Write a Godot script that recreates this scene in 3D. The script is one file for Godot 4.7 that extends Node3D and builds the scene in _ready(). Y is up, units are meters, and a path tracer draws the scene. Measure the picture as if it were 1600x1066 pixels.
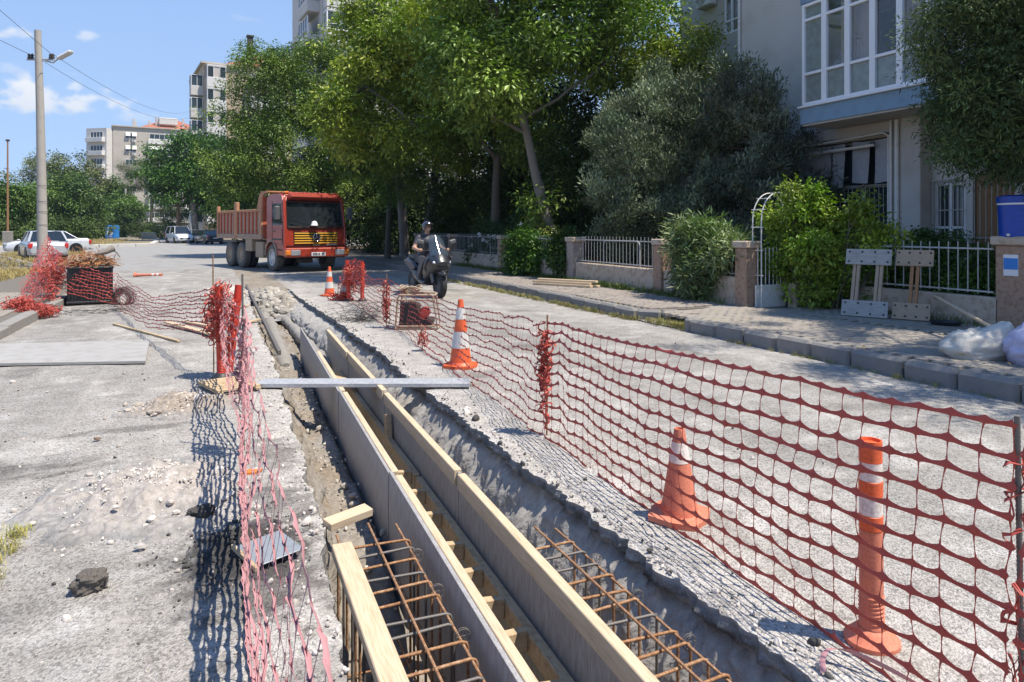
extends Node3D
# A street with a cable trench being formed up, nets and cones round it, a tipper lorry, a scooter, and flats behind trees.
# x runs across the street to the right, -z along it, y is up; W(u, h, v) is the point u across, h up, v along.

const EXPOSURE := 1.6
const SUN := 1.45


func _ready() -> void:
	var cam := Camera3D.new()
	cam.name = "camera"
	cam.projection = Camera3D.PROJECTION_FRUSTUM
	cam.near = 0.05
	cam.far = 1500.0
	cam.size = 2.0 * cam.near * 533.0 / 1100.0
	cam.frustum_offset = Vector2(0, -cam.near * 176.0 / 1100.0)
	cam.position = Vector3(0, 1.6, 0)
	cam.rotation_degrees.y = -23.5
	add_child(cam)
	cam.current = true
	var env := Environment.new()
	env.background_mode = Environment.BG_SKY
	var sky := Sky.new()
	var pan := PanoramaSkyMaterial.new()
	pan.panorama = ImageTexture.create_from_image(sky_image())
	sky.sky_material = pan
	env.sky = sky
	env.background_energy_multiplier = 1.0
	env.tonemap_mode = Environment.TONE_MAPPER_LINEAR
	env.tonemap_exposure = EXPOSURE
	env.sdfgi_enabled = true
	env.ssao_enabled = true
	env.ssil_enabled = true
	env.fog_enabled = true
	env.fog_density = 0.0002
	env.fog_light_color = Color(0.72, 0.8, 0.9)
	var we := WorldEnvironment.new()
	we.name = "world"
	we.environment = env
	add_child(we)
	var sun := DirectionalLight3D.new()
	sun.name = "sun"
	sun.light_energy = SUN
	sun.light_color = Color(1.0, 0.965, 0.91)
	sun.light_angular_distance = 0.5
	sun.shadow_enabled = true
	add_child(sun)
	sun.look_at_from_position(Vector3(3.3, 10, 3.3), Vector3.ZERO)
	noise.seed = 5
	noise.frequency = 1.0
	noise.fractal_octaves = 3
	make_materials()
	build_ground()
	build_kerbs()
	build_buildings()
	build_walls_and_fences()
	build_trees()
	build_trench_works()
	build_barriers()
	build_vehicles()
	build_street_things()
	build_debris()


func sky_image() -> Image:
	var w := 4096
	var h := 2048
	var im := Image.create(w, h, false, Image.FORMAT_RGBF)
	for y in h:
		var e := (0.5 - (y + 0.5) / h) * PI
		var c := Color(0.24, 0.23, 0.21)
		if e > -0.02:
			var s := clampf(sin(maxf(e, 0.0)), 0, 1)
			c = Color(0.39, 0.53, 0.71).lerp(Color(0.08, 0.195, 0.49), pow(s, 0.5))
		im.fill_rect(Rect2i(0, y, w, 1), c)
	var f := FastNoiseLite.new()
	f.seed = 12
	f.frequency = 14.0
	f.fractal_octaves = 5
	# azimuth and height in degrees, half width, half height, density
	var clouds := [[-10.5, 8.6, 7.5, 2.1, 1.0], [-4.5, 7.9, 2.5, 0.8, 0.3], [-17.0, 8.2, 6.0, 1.6, 0.8], [-13.0, 12.6, 3.0, 0.8, 0.85], [-7.8, 13.0, 1.8, 0.6, 0.6], [-12.0, 10.3, 1.6, 1.0, 0.3], [3.0, 15.5, 2.0, 0.5, 0.12]]
	var r := rnd(44)
	for i in 26:
		clouds.append([r.randf_range(65, 330), r.randf_range(6, 30), r.randf_range(4, 11), r.randf_range(1, 3), r.randf_range(0.4, 1.0)])
	for q in clouds:
		var x0 := int((q[0] - q[2] * 1.3) / 360.0 * w)
		var x1 := int((q[0] + q[2] * 1.3) / 360.0 * w)
		var y0 := int((90.0 - q[1] - q[3] * 1.5) / 180.0 * h)
		var y1 := int((90.0 - q[1] + q[3] * 1.5) / 180.0 * h)
		for y in range(y0, y1):
			for x in range(x0, x1):
				var az: float = (x + 0.5) / w * 360.0
				var el: float = 90.0 - (y + 0.5) / h * 180.0
				var ex: float = (az - q[0]) / q[2]
				var ey: float = (el - q[1]) / q[3]
				if ey < 0:
					ey *= 1.5
				var d := 0.72 - sqrt(ex * ex + ey * ey) + 0.75 * f.get_noise_2d(az * 0.03, el * 0.06)
				if d > 0:
					var xx := posmod(x, w)
					var a: float = smoothstep(0.0, 0.6, d) * q[4] * 0.8
					var wh := Color(0.5, 0.53, 0.58).lerp(Color(0.62, 0.62, 0.62), clampf(0.5 + ey, 0, 1))
					im.set_pixel(xx, y, im.get_pixel(xx, y).lerp(wh, a))
	return im

# ---------------------------------------------------------------- mesh helpers
class Geo:
	var v := PackedVector3Array()
	var n := PackedVector3Array()
	var c := PackedColorArray()
	var idx := PackedInt32Array()
	var col := Color(1, 1, 1)

	func vert(p: Vector3, nn: Vector3) -> int:
		v.append(p)
		n.append(nn)
		c.append(col)
		return v.size() - 1

	func face(i: int, j: int, k: int) -> void:  # counter-clockwise seen from outside
		idx.append(i)
		idx.append(k)
		idx.append(j)

	func tri(a: Vector3, b: Vector3, d: Vector3) -> void:
		var nn := (b - a).cross(d - a).normalized()
		var i := vert(a, nn)
		vert(b, nn)
		vert(d, nn)
		face(i, i + 1, i + 2)

	func quad(a: Vector3, b: Vector3, d: Vector3, e: Vector3) -> void:
		var nn := (d - a).cross(e - b).normalized()
		var i := vert(a, nn)
		vert(b, nn)
		vert(d, nn)
		vert(e, nn)
		face(i, i + 1, i + 2)
		face(i, i + 2, i + 3)

	func poly_out(p: Array, mid: Vector3) -> void:
		var a: Vector3 = p[0]
		var b: Vector3 = p[1]
		var d: Vector3 = p[2]
		var cen := Vector3()
		for q in p:
			cen += q
		cen /= p.size()
		if (b - a).cross(d - a).dot(cen - mid) < 0:
			p.reverse()
		if p.size() == 3:
			tri(p[0], p[1], p[2])
		else:
			quad(p[0], p[1], p[2], p[3])

	# a box with chamfered edges
	func box(xf: Transform3D, s: Vector3, b := 0.0) -> void:
		var h := s * 0.5
		b = minf(b, minf(h.x, minf(h.y, h.z)) * 0.9)
		var mid := xf.origin
		for a in 3:
			var a1 := (a + 1) % 3
			var a2 := (a + 2) % 3
			for sg in [-1, 1]:
				var q := []
				for e in [[-1, -1], [1, -1], [1, 1], [-1, 1]]:
					var p := Vector3()
					p[a] = sg * h[a]
					p[a1] = e[0] * (h[a1] - b)
					p[a2] = e[1] * (h[a2] - b)
					q.append(xf * p)
				poly_out(q, mid)
		if b <= 0.0:
			return
		for a in 3:  # edges that run along axis a
			var a1 := (a + 1) % 3
			var a2 := (a + 2) % 3
			for e in [[-1, -1], [1, -1], [1, 1], [-1, 1]]:
				var q := []
				for w in [[-1, 0], [1, 0], [1, 1], [-1, 1]]:
					var p := Vector3()
					p[a] = w[0] * (h[a] - b)
					p[a1] = e[0] * (h[a1] if w[1] == 0 else h[a1] - b)
					p[a2] = e[1] * (h[a2] - b if w[1] == 0 else h[a2])
					q.append(xf * p)
				poly_out(q, mid)
		for sx in [-1, 1]:
			for sy in [-1, 1]:
				for sz in [-1, 1]:
					var i := Vector3(sx * (h.x - b), sy * (h.y - b), sz * (h.z - b))
					poly_out([xf * (i + Vector3(sx * b, 0, 0)), xf * (i + Vector3(0, sy * b, 0)), xf * (i + Vector3(0, 0, sz * b))], mid)

	func bx(at: Vector3, s: Vector3, b := 0.0, e := Vector3()) -> void:
		box(Transform3D(Basis.from_euler(e), at), s, b)

	# a bar of rectangular section from p to q; w across, h high
	func bar(p: Vector3, q: Vector3, w: float, h: float, b := 0.0, up := Vector3.UP) -> void:
		var z := (q - p).normalized()
		if absf(z.dot(up)) > 0.98:
			up = Vector3(1, 0, 0.01)
		var x := up.cross(z).normalized()
		box(Transform3D(Basis(x, z.cross(x), z), (p + q) * 0.5), Vector3(w, h, p.distance_to(q)), b)

	func tube(p: PackedVector3Array, r: Variant, sides := 8, caps := true) -> void:
		var cnt := p.size()
		var x := Vector3()
		var first := v.size()
		for i in cnt:
			var d := (p[mini(i + 1, cnt - 1)] - p[maxi(i - 1, 0)]).normalized()
			if i == 0:
				x = d.cross(Vector3(0.31, 0.9, 0.2)).normalized() if absf(d.y) < 0.9 else d.cross(Vector3(1, 0.1, 0.2)).normalized()
			else:
				x = (x - d * d.dot(x)).normalized()
			var y := d.cross(x)
			var rr: float = r if r is float else r[i]
			for k in sides:
				var a := TAU * k / sides
				var o := x * cos(a) + y * sin(a)
				vert(p[i] + o * rr, o)
		for i in cnt - 1:
			for k in sides:
				var a := first + i * sides + k
				var b := first + i * sides + (k + 1) % sides
				face(a, b, b + sides)
				face(a, b + sides, a + sides)
		if caps:
			for e in [0, cnt - 1]:
				var d := (p[1] - p[0]).normalized() * -1.0 if e == 0 else (p[cnt - 1] - p[cnt - 2]).normalized()
				var m := vert(p[e], d)
				var ring := v.size()
				for k in sides:
					vert(v[first + e * sides + k], d)
				for k in sides:
					if e == 0:
						face(m, ring + (k + 1) % sides, ring + k)
					else:
						face(m, ring + k, ring + (k + 1) % sides)

	func rod(a: Vector3, b: Vector3, r: float, sides := 8) -> void:
		tube(PackedVector3Array([a, b]), r, sides)

	# profile of (radius, height) pairs turned round the y axis
	func lathe(prof: Array, seg: int, xf := Transform3D(), smooth := false) -> void:
		var m := prof.size()
		var ns := []
		for i in m - 1:
			var d: Vector2 = (prof[i + 1] - prof[i]).normalized()
			ns.append(Vector2(d.y, -d.x))
		for i in m - 1:
			var first := v.size()
			for e in 2:
				var q: Vector2 = prof[i + e]
				var nn: Vector2 = ns[i]
				if smooth:
					var o: int = clampi(i + (1 if e == 1 else -1), 0, m - 2)
					if ns[o].dot(nn) > 0.3:
						nn = (nn + ns[o]).normalized()
				for k in seg:
					var a := TAU * k / seg
					var dir := Vector3(cos(a), 0, sin(a))
					vert(xf * (dir * q.x + Vector3(0, q.y, 0)), (xf.basis * (dir * nn.x + Vector3(0, nn.y, 0))).normalized())
			for k in seg:
				var a := first + k
				var b := first + (k + 1) % seg
				face(a, a + seg, b + seg)
				face(a, b + seg, b)

	# a sheet through rows of points, with smooth normals
	func grid(rows: Array, wrap := false, flip := false, colors: Array = []) -> void:
		var first := v.size()
		var nr := rows.size()
		var nc: int = rows[0].size()
		for i in nr:
			var row: PackedVector3Array = rows[i]
			for j in nc:
				if colors.size():
					col = colors[i][j]
				vert(row[j], Vector3())
		for i in nr - 1:
			for j in (nc if wrap else nc - 1):
				var a := first + i * nc + j
				var b := first + i * nc + (j + 1) % nc
				var pa := v[a]
				var pb := v[b]
				var pc := v[b + nc]
				var pd := v[a + nc]
				var nn := (pc - pa).cross(pd - pb)
				if flip:
					nn = -nn
					face(a, a + nc, b + nc)
					face(a, b + nc, b)
				else:
					face(a, b, b + nc)
					face(a, b + nc, a + nc)
				n[a] += nn
				n[b] += nn
				n[a + nc] += nn
				n[b + nc] += nn
		for i in range(first, v.size()):
			n[i] = n[i].normalized() if n[i].length_squared() > 1e-20 else Vector3.UP

	# polygon in x, y pushed out along z, from -d/2 to d/2
	func prism(p: PackedVector2Array, d: float, xf := Transform3D(), caps := true) -> void:
		if Geometry2D.is_polygon_clockwise(p):
			p = p.duplicate()
			p.reverse()
		var m := p.size()
		for i in m:
			var a := p[i]
			var b := p[(i + 1) % m]
			quad(xf * Vector3(a.x, a.y, d / 2), xf * Vector3(a.x, a.y, -d / 2), xf * Vector3(b.x, b.y, -d / 2), xf * Vector3(b.x, b.y, d / 2))
		if caps:
			var t := Geometry2D.triangulate_polygon(p)
			for k in range(0, t.size(), 3):
				var a := p[t[k]]
				var b := p[t[k + 1]]
				var e := p[t[k + 2]]
				if (b - a).cross(e - a) < 0:
					var w := b
					b = e
					e = w
				tri(xf * Vector3(a.x, a.y, d / 2), xf * Vector3(b.x, b.y, d / 2), xf * Vector3(e.x, e.y, d / 2))
				tri(xf * Vector3(a.x, a.y, -d / 2), xf * Vector3(e.x, e.y, -d / 2), xf * Vector3(b.x, b.y, -d / 2))

	# horizontal polygon of (u, v) points with its top at height h, going down by d
	func slab(p: Array, h: float, d: float) -> void:
		var q := PackedVector2Array()
		for e in p:
			q.append(Vector2(e.x, e.y))
		prism(q, d, Transform3D(Basis(Vector3(1, 0, 0), Vector3(0, 0, -1), Vector3(0, 1, 0)), Vector3(0, h - d / 2, 0)))

	func rock(at: Vector3, s: Vector3, rng: RandomNumberGenerator) -> void:
		var t := (1.0 + sqrt(5.0)) / 2.0
		var p := [Vector3(-1, t, 0), Vector3(1, t, 0), Vector3(-1, -t, 0), Vector3(1, -t, 0), Vector3(0, -1, t), Vector3(0, 1, t), Vector3(0, -1, -t), Vector3(0, 1, -t), Vector3(t, 0, -1), Vector3(t, 0, 1), Vector3(-t, 0, -1), Vector3(-t, 0, 1)]
		var f := [[0, 11, 5], [0, 5, 1], [0, 1, 7], [0, 7, 10], [0, 10, 11], [1, 5, 9], [5, 11, 4], [11, 10, 2], [10, 7, 6], [7, 1, 8], [3, 9, 4], [3, 4, 2], [3, 2, 6], [3, 6, 8], [3, 8, 9], [4, 9, 5], [2, 4, 11], [6, 2, 10], [8, 6, 7], [9, 8, 1]]
		var mids := {}
		var turn := Basis.from_euler(Vector3(rng.randf() * TAU, rng.randf() * TAU, rng.randf() * TAU))
		for i in p.size():
			p[i] = p[i].normalized() * rng.randf_range(0.72, 1.12)
		var g := []
		for e in f:
			var m := []
			for k in 3:
				var a: int = mini(e[k], e[(k + 1) % 3])
				var b: int = maxi(e[k], e[(k + 1) % 3])
				var key := a * 100 + b
				if not mids.has(key):
					mids[key] = p.size()
					p.append((p[a] + p[b]).normalized() * ((p[a].length() + p[b].length()) * 0.5) * rng.randf_range(0.86, 1.1))
				m.append(mids[key])
			g.append([e[0], m[0], m[2]])
			g.append([e[1], m[1], m[0]])
			g.append([e[2], m[2], m[1]])
			g.append(m)
		for e in g:
			tri(at + (turn * p[e[0]]) * s, at + (turn * p[e[1]]) * s, at + (turn * p[e[2]]) * s)

	# a flat plastic strap: half width hw[i] along side[i], half thickness th
	func strap(p: PackedVector3Array, side: PackedVector3Array, hw: PackedFloat32Array, th: float) -> void:
		var first := v.size()
		var cnt := p.size()
		for i in cnt:
			var d := (p[mini(i + 1, cnt - 1)] - p[maxi(i - 1, 0)]).normalized()
			var s := (side[i] - d * d.dot(side[i])).normalized()
			var o := d.cross(s)
			vert(p[i] + s * hw[i] + o * th * 0.4, (o + s * 0.25).normalized())
			vert(p[i] - s * hw[i] + o * th * 0.4, (o - s * 0.25).normalized())
			vert(p[i] - s * hw[i] - o * th * 0.4, (-o - s * 0.25).normalized())
			vert(p[i] + s * hw[i] - o * th * 0.4, (s * 0.25 - o).normalized())
		for i in cnt - 1:
			for k in 4:
				var a := first + i * 4 + k
				var b := first + i * 4 + (k + 1) % 4
				face(a, b, b + 4)
				face(a, b + 4, a + 4)

	func add(g: Geo, xf := Transform3D()) -> void:
		var first := v.size()
		for i in g.v.size():
			v.append(xf * g.v[i])
			n.append((xf.basis * g.n[i]).normalized())
			c.append(g.c[i])
		for i in g.idx:
			idx.append(first + i)

	func mesh() -> ArrayMesh:
		var a := []
		a.resize(Mesh.ARRAY_MAX)
		a[Mesh.ARRAY_VERTEX] = v
		a[Mesh.ARRAY_NORMAL] = n
		a[Mesh.ARRAY_COLOR] = c
		a[Mesh.ARRAY_INDEX] = idx
		var r := ArrayMesh.new()
		r.add_surface_from_arrays(Mesh.PRIMITIVE_TRIANGLES, a)
		return r


# a body as one surface: tapered capsules joined by a smooth minimum and meshed as surface nets
class Body:
	var bones := []  # [a, b, ra, rb, colour]
	var k := 0.03

	func bone(a: Vector3, b: Vector3, ra: float, rb: float, col: Color) -> void:
		bones.append([a, b, ra, rb, col])

	func at(p: Vector3) -> float:
		var d := 9.0
		for e in bones:
			var a: Vector3 = e[0]
			var ab: Vector3 = e[1] - a
			var t := clampf((p - a).dot(ab) / maxf(ab.length_squared(), 1e-9), 0, 1)
			var q := (p - a - ab * t).length() - lerpf(e[2], e[3], t)
			var h := clampf(0.5 + 0.5 * (d - q) / k, 0, 1)
			d = lerpf(d, q, h) - k * h * (1.0 - h)
		return d

	func color_at(p: Vector3) -> Color:
		var best := 9.0
		var col := Color.WHITE
		for e in bones:
			var a: Vector3 = e[0]
			var ab: Vector3 = e[1] - a
			var t := clampf((p - a).dot(ab) / maxf(ab.length_squared(), 1e-9), 0, 1)
			var q := (p - a - ab * t).length() - lerpf(e[2], e[3], t)
			if q < best:
				best = q
				col = e[4]
		return col

	func build(g: Geo, cell: float) -> void:
		var lo := Vector3(99, 99, 99)
		var hi := -lo
		for e in bones:
			var r := maxf(e[2], e[3]) + k + cell * 2
			for q in [e[0], e[1]]:
				lo = lo.min(q - Vector3(r, r, r))
				hi = hi.max(q + Vector3(r, r, r))
		var s := Vector3i(((hi - lo) / cell).ceil()) + Vector3i(2, 2, 2)
		var f := PackedFloat32Array()
		f.resize(s.x * s.y * s.z)
		f.fill(1.0)
		var near := {}
		for e in bones:  # only the cells near a bone are looked at
			var r := maxf(e[2], e[3]) + cell * 2.5
			var l2 := Vector3i(((Vector3(e[0]).min(e[1]) - Vector3(r, r, r) - lo) / cell).floor()).clamp(Vector3i(), s - Vector3i(1, 1, 1))
			var h2 := Vector3i(((Vector3(e[0]).max(e[1]) + Vector3(r, r, r) - lo) / cell).ceil()).clamp(Vector3i(), s - Vector3i(1, 1, 1))
			var a: Vector3 = e[0]
			var ab: Vector3 = e[1] - a
			for z in range(l2.z, h2.z + 1):
				for y in range(l2.y, h2.y + 1):
					for x in range(l2.x, h2.x + 1):
						var i := x + s.x * (y + s.y * z)
						if near.has(i):
							continue
						var p := lo + Vector3(x, y, z) * cell
						var t := clampf((p - a).dot(ab) / maxf(ab.length_squared(), 1e-9), 0, 1)
						if (p - a - ab * t).length() < r:
							near[i] = true
							f[i] = at(p)
		var id := {}
		for i in near:
			var x: int = i % s.x
			var y: int = (i / s.x) % s.y
			var z: int = i / (s.x * s.y)
			if x >= s.x - 1 or y >= s.y - 1 or z >= s.z - 1:
				continue
			var sum := Vector3()
			var cnt := 0
			for e in [[0, 0, 0, 1, 0, 0], [0, 1, 0, 1, 1, 0], [0, 0, 1, 1, 0, 1], [0, 1, 1, 1, 1, 1], [0, 0, 0, 0, 1, 0], [1, 0, 0, 1, 1, 0], [0, 0, 1, 0, 1, 1], [1, 0, 1, 1, 1, 1], [0, 0, 0, 0, 0, 1], [1, 0, 0, 1, 0, 1], [0, 1, 0, 0, 1, 1], [1, 1, 0, 1, 1, 1]]:
				var va := f[i + e[0] + s.x * (e[1] + s.y * e[2])]
				var vb := f[i + e[3] + s.x * (e[4] + s.y * e[5])]
				if (va < 0) != (vb < 0):
					var t := va / (va - vb)
					sum += Vector3(e[0], e[1], e[2]).lerp(Vector3(e[3], e[4], e[5]), t)
					cnt += 1
			if cnt:
				var p := lo + (Vector3(x, y, z) + sum / cnt) * cell
				var d := cell * 0.5
				var nn := Vector3(at(p + Vector3(d, 0, 0)) - at(p - Vector3(d, 0, 0)), at(p + Vector3(0, d, 0)) - at(p - Vector3(0, d, 0)), at(p + Vector3(0, 0, d)) - at(p - Vector3(0, 0, d))).normalized()
				g.col = color_at(p)
				id[i] = g.vert(p, nn)
		for i in id:
			var steps := [1, s.x, s.x * s.y]
			for a in 3:
				var b: int = steps[(a + 1) % 3]
				var c: int = steps[(a + 2) % 3]
				var va := f[i]
				var vb := f[i + steps[a]]
				if (va < 0) != (vb < 0) and id.has(i - b) and id.has(i - c) and id.has(i - b - c):
					var q := [id[i], id[i - b], id[i - b - c], id[i - c]]
					if va < 0:
						q = [id[i], id[i - c], id[i - b - c], id[i - b]]
					# keep the face on the side its vertex normals point to
					var fn: Vector3 = (g.v[q[1]] - g.v[q[0]]).cross(g.v[q[2]] - g.v[q[0]])
					if fn.dot(g.n[q[0]]) < 0:
						q.reverse()
					g.face(q[0], q[1], q[2])
					g.face(q[0], q[2], q[3])
		g.col = Color.WHITE


var used := {}
var m := {}
var tx := {}
var noise := FastNoiseLite.new()


func W(u: float, h: float, v: float) -> Vector3:
	return Vector3(u, h, -v)


func rnd(sd: int) -> RandomNumberGenerator:
	var r := RandomNumberGenerator.new()
	r.seed = sd
	return r


func numbered(s: String) -> String:
	var k: int = used.get(s, 0)
	used[s] = k + 1
	return s if k == 0 else "%s_%03d" % [s, k]


func tag(o: Node3D, label := "", category := "", group := "", kind := "") -> Node3D:
	for e in [["label", label], ["category", category], ["group", group], ["kind", kind]]:
		if e[1]:
			o.set_meta(e[0], e[1])
	return o


func thing(called: String, label: String, category: String, at := Vector3.ZERO, turn := 0.0, group := "") -> Node3D:
	var o := Node3D.new()
	o.name = numbered(called)
	add_child(o)
	o.position = at
	o.rotation.y = turn
	tag(o, label, category, group)
	return o


func part(called: String, g: Variant, mm: Material, parent: Node3D, at := Vector3.ZERO) -> MeshInstance3D:
	var o := MeshInstance3D.new()
	o.name = called
	o.mesh = g.mesh() if g is Geo else g
	o.material_override = mm
	o.position = at
	parent.add_child(o, true)
	return o


func solo(called: String, g: Variant, mm: Material, label: String, category: String, at := Vector3.ZERO, group := "") -> MeshInstance3D:
	var o := MeshInstance3D.new()
	o.name = numbered(called)
	o.mesh = g.mesh() if g is Geo else g
	o.material_override = mm
	o.position = at
	add_child(o)
	tag(o, label, category, group)
	return o


func struct(called: String, g: Variant, mm: Material) -> MeshInstance3D:
	var o := MeshInstance3D.new()
	o.name = called
	o.mesh = g.mesh() if g is Geo else g
	o.material_override = mm
	add_child(o, true)
	o.set_meta("kind", "structure")
	return o


func scatter(called: String, mesh: Mesh, mm: Material, xs: Array, cols: PackedColorArray, parent: Node3D) -> MultiMeshInstance3D:
	var mu := MultiMesh.new()
	mu.transform_format = MultiMesh.TRANSFORM_3D
	mu.use_colors = true
	mu.mesh = mesh
	mu.instance_count = xs.size()
	for i in xs.size():
		mu.set_instance_transform(i, xs[i])
		mu.set_instance_color(i, cols[i])
	var o := MultiMeshInstance3D.new()
	o.name = called
	o.multimesh = mu
	o.material_override = mm
	parent.add_child(o, true)
	return o


# ---------------------------------------------------------------- materials
func ntex(sd: int, freq: float, lo: Variant, hi: Variant, oct := 4, kind := 0, size := 512, mid: Variant = null) -> NoiseTexture2D:
	var f := FastNoiseLite.new()
	f.seed = sd
	f.frequency = freq
	f.noise_type = [FastNoiseLite.TYPE_SIMPLEX_SMOOTH, FastNoiseLite.TYPE_CELLULAR, FastNoiseLite.TYPE_PERLIN][kind]
	f.fractal_octaves = oct
	if kind == 1:
		f.cellular_return_type = FastNoiseLite.RETURN_CELL_VALUE
		f.fractal_type = FastNoiseLite.FRACTAL_NONE
	var t := NoiseTexture2D.new()
	t.width = size
	t.height = size
	t.seamless = true
	t.seamless_blend_skirt = 0.15
	t.noise = f
	var g := Gradient.new()
	var a: Color = lo if lo is Color else Color(lo, lo, lo)
	var b: Color = hi if hi is Color else Color(hi, hi, hi)
	g.set_color(0, a.linear_to_srgb())
	g.set_color(1, b.linear_to_srgb())
	if mid != null:
		var q: Color = mid if mid is Color else Color(mid, mid, mid)
		g.add_point(0.5, q.linear_to_srgb())
	t.color_ramp = g
	return t


func nnorm(sd: int, freq: float, strength: float, oct := 4, kind := 0) -> NoiseTexture2D:
	var t := ntex(sd, freq, 0.0, 1.0, oct, kind)
	t.color_ramp = null
	t.as_normal_map = true
	t.bump_strength = strength
	return t


func mat(lin: Color, rough := 0.8, o := {}) -> StandardMaterial3D:
	var r := StandardMaterial3D.new()
	var a := lin.a
	r.albedo_color = lin.linear_to_srgb()
	r.albedo_color.a = a
	r.roughness = rough
	r.metallic = o.get("metal", 0.0)
	r.metallic_specular = o.get("spec", 0.5)
	var w: bool = o.get("world", true)
	if o.has("tex") or o.has("nt"):
		r.uv1_triplanar = true
		r.uv1_world_triplanar = w
		var s = o.get("ts", 1.0)
		r.uv1_scale = s if s is Vector3 else Vector3(s, s, s)
	if o.has("tex"):
		r.albedo_texture = tx[o.tex]
	if o.has("nt"):
		r.normal_enabled = true
		r.normal_texture = tx[o.nt]
		r.normal_scale = o.get("ns", 1.0)
	if o.has("det"):
		r.detail_enabled = true
		r.detail_blend_mode = BaseMaterial3D.BLEND_MODE_MUL
		r.detail_albedo = tx[o.det]
		r.detail_uv_layer = BaseMaterial3D.DETAIL_UV_2
		r.uv2_triplanar = true
		r.uv2_world_triplanar = w
		var s2 = o.get("ds", 0.2)
		r.uv2_scale = s2 if s2 is Vector3 else Vector3(s2, s2, s2)
	if o.get("vc", false):
		r.vertex_color_use_as_albedo = true
	if o.has("back"):
		r.backlight_enabled = true
		r.backlight = o.back
	if o.has("coat"):
		r.clearcoat_enabled = true
		r.clearcoat = o.coat
		r.clearcoat_roughness = 0.1
	if a < 1.0:
		r.transparency = BaseMaterial3D.TRANSPARENCY_ALPHA
	return r


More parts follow.
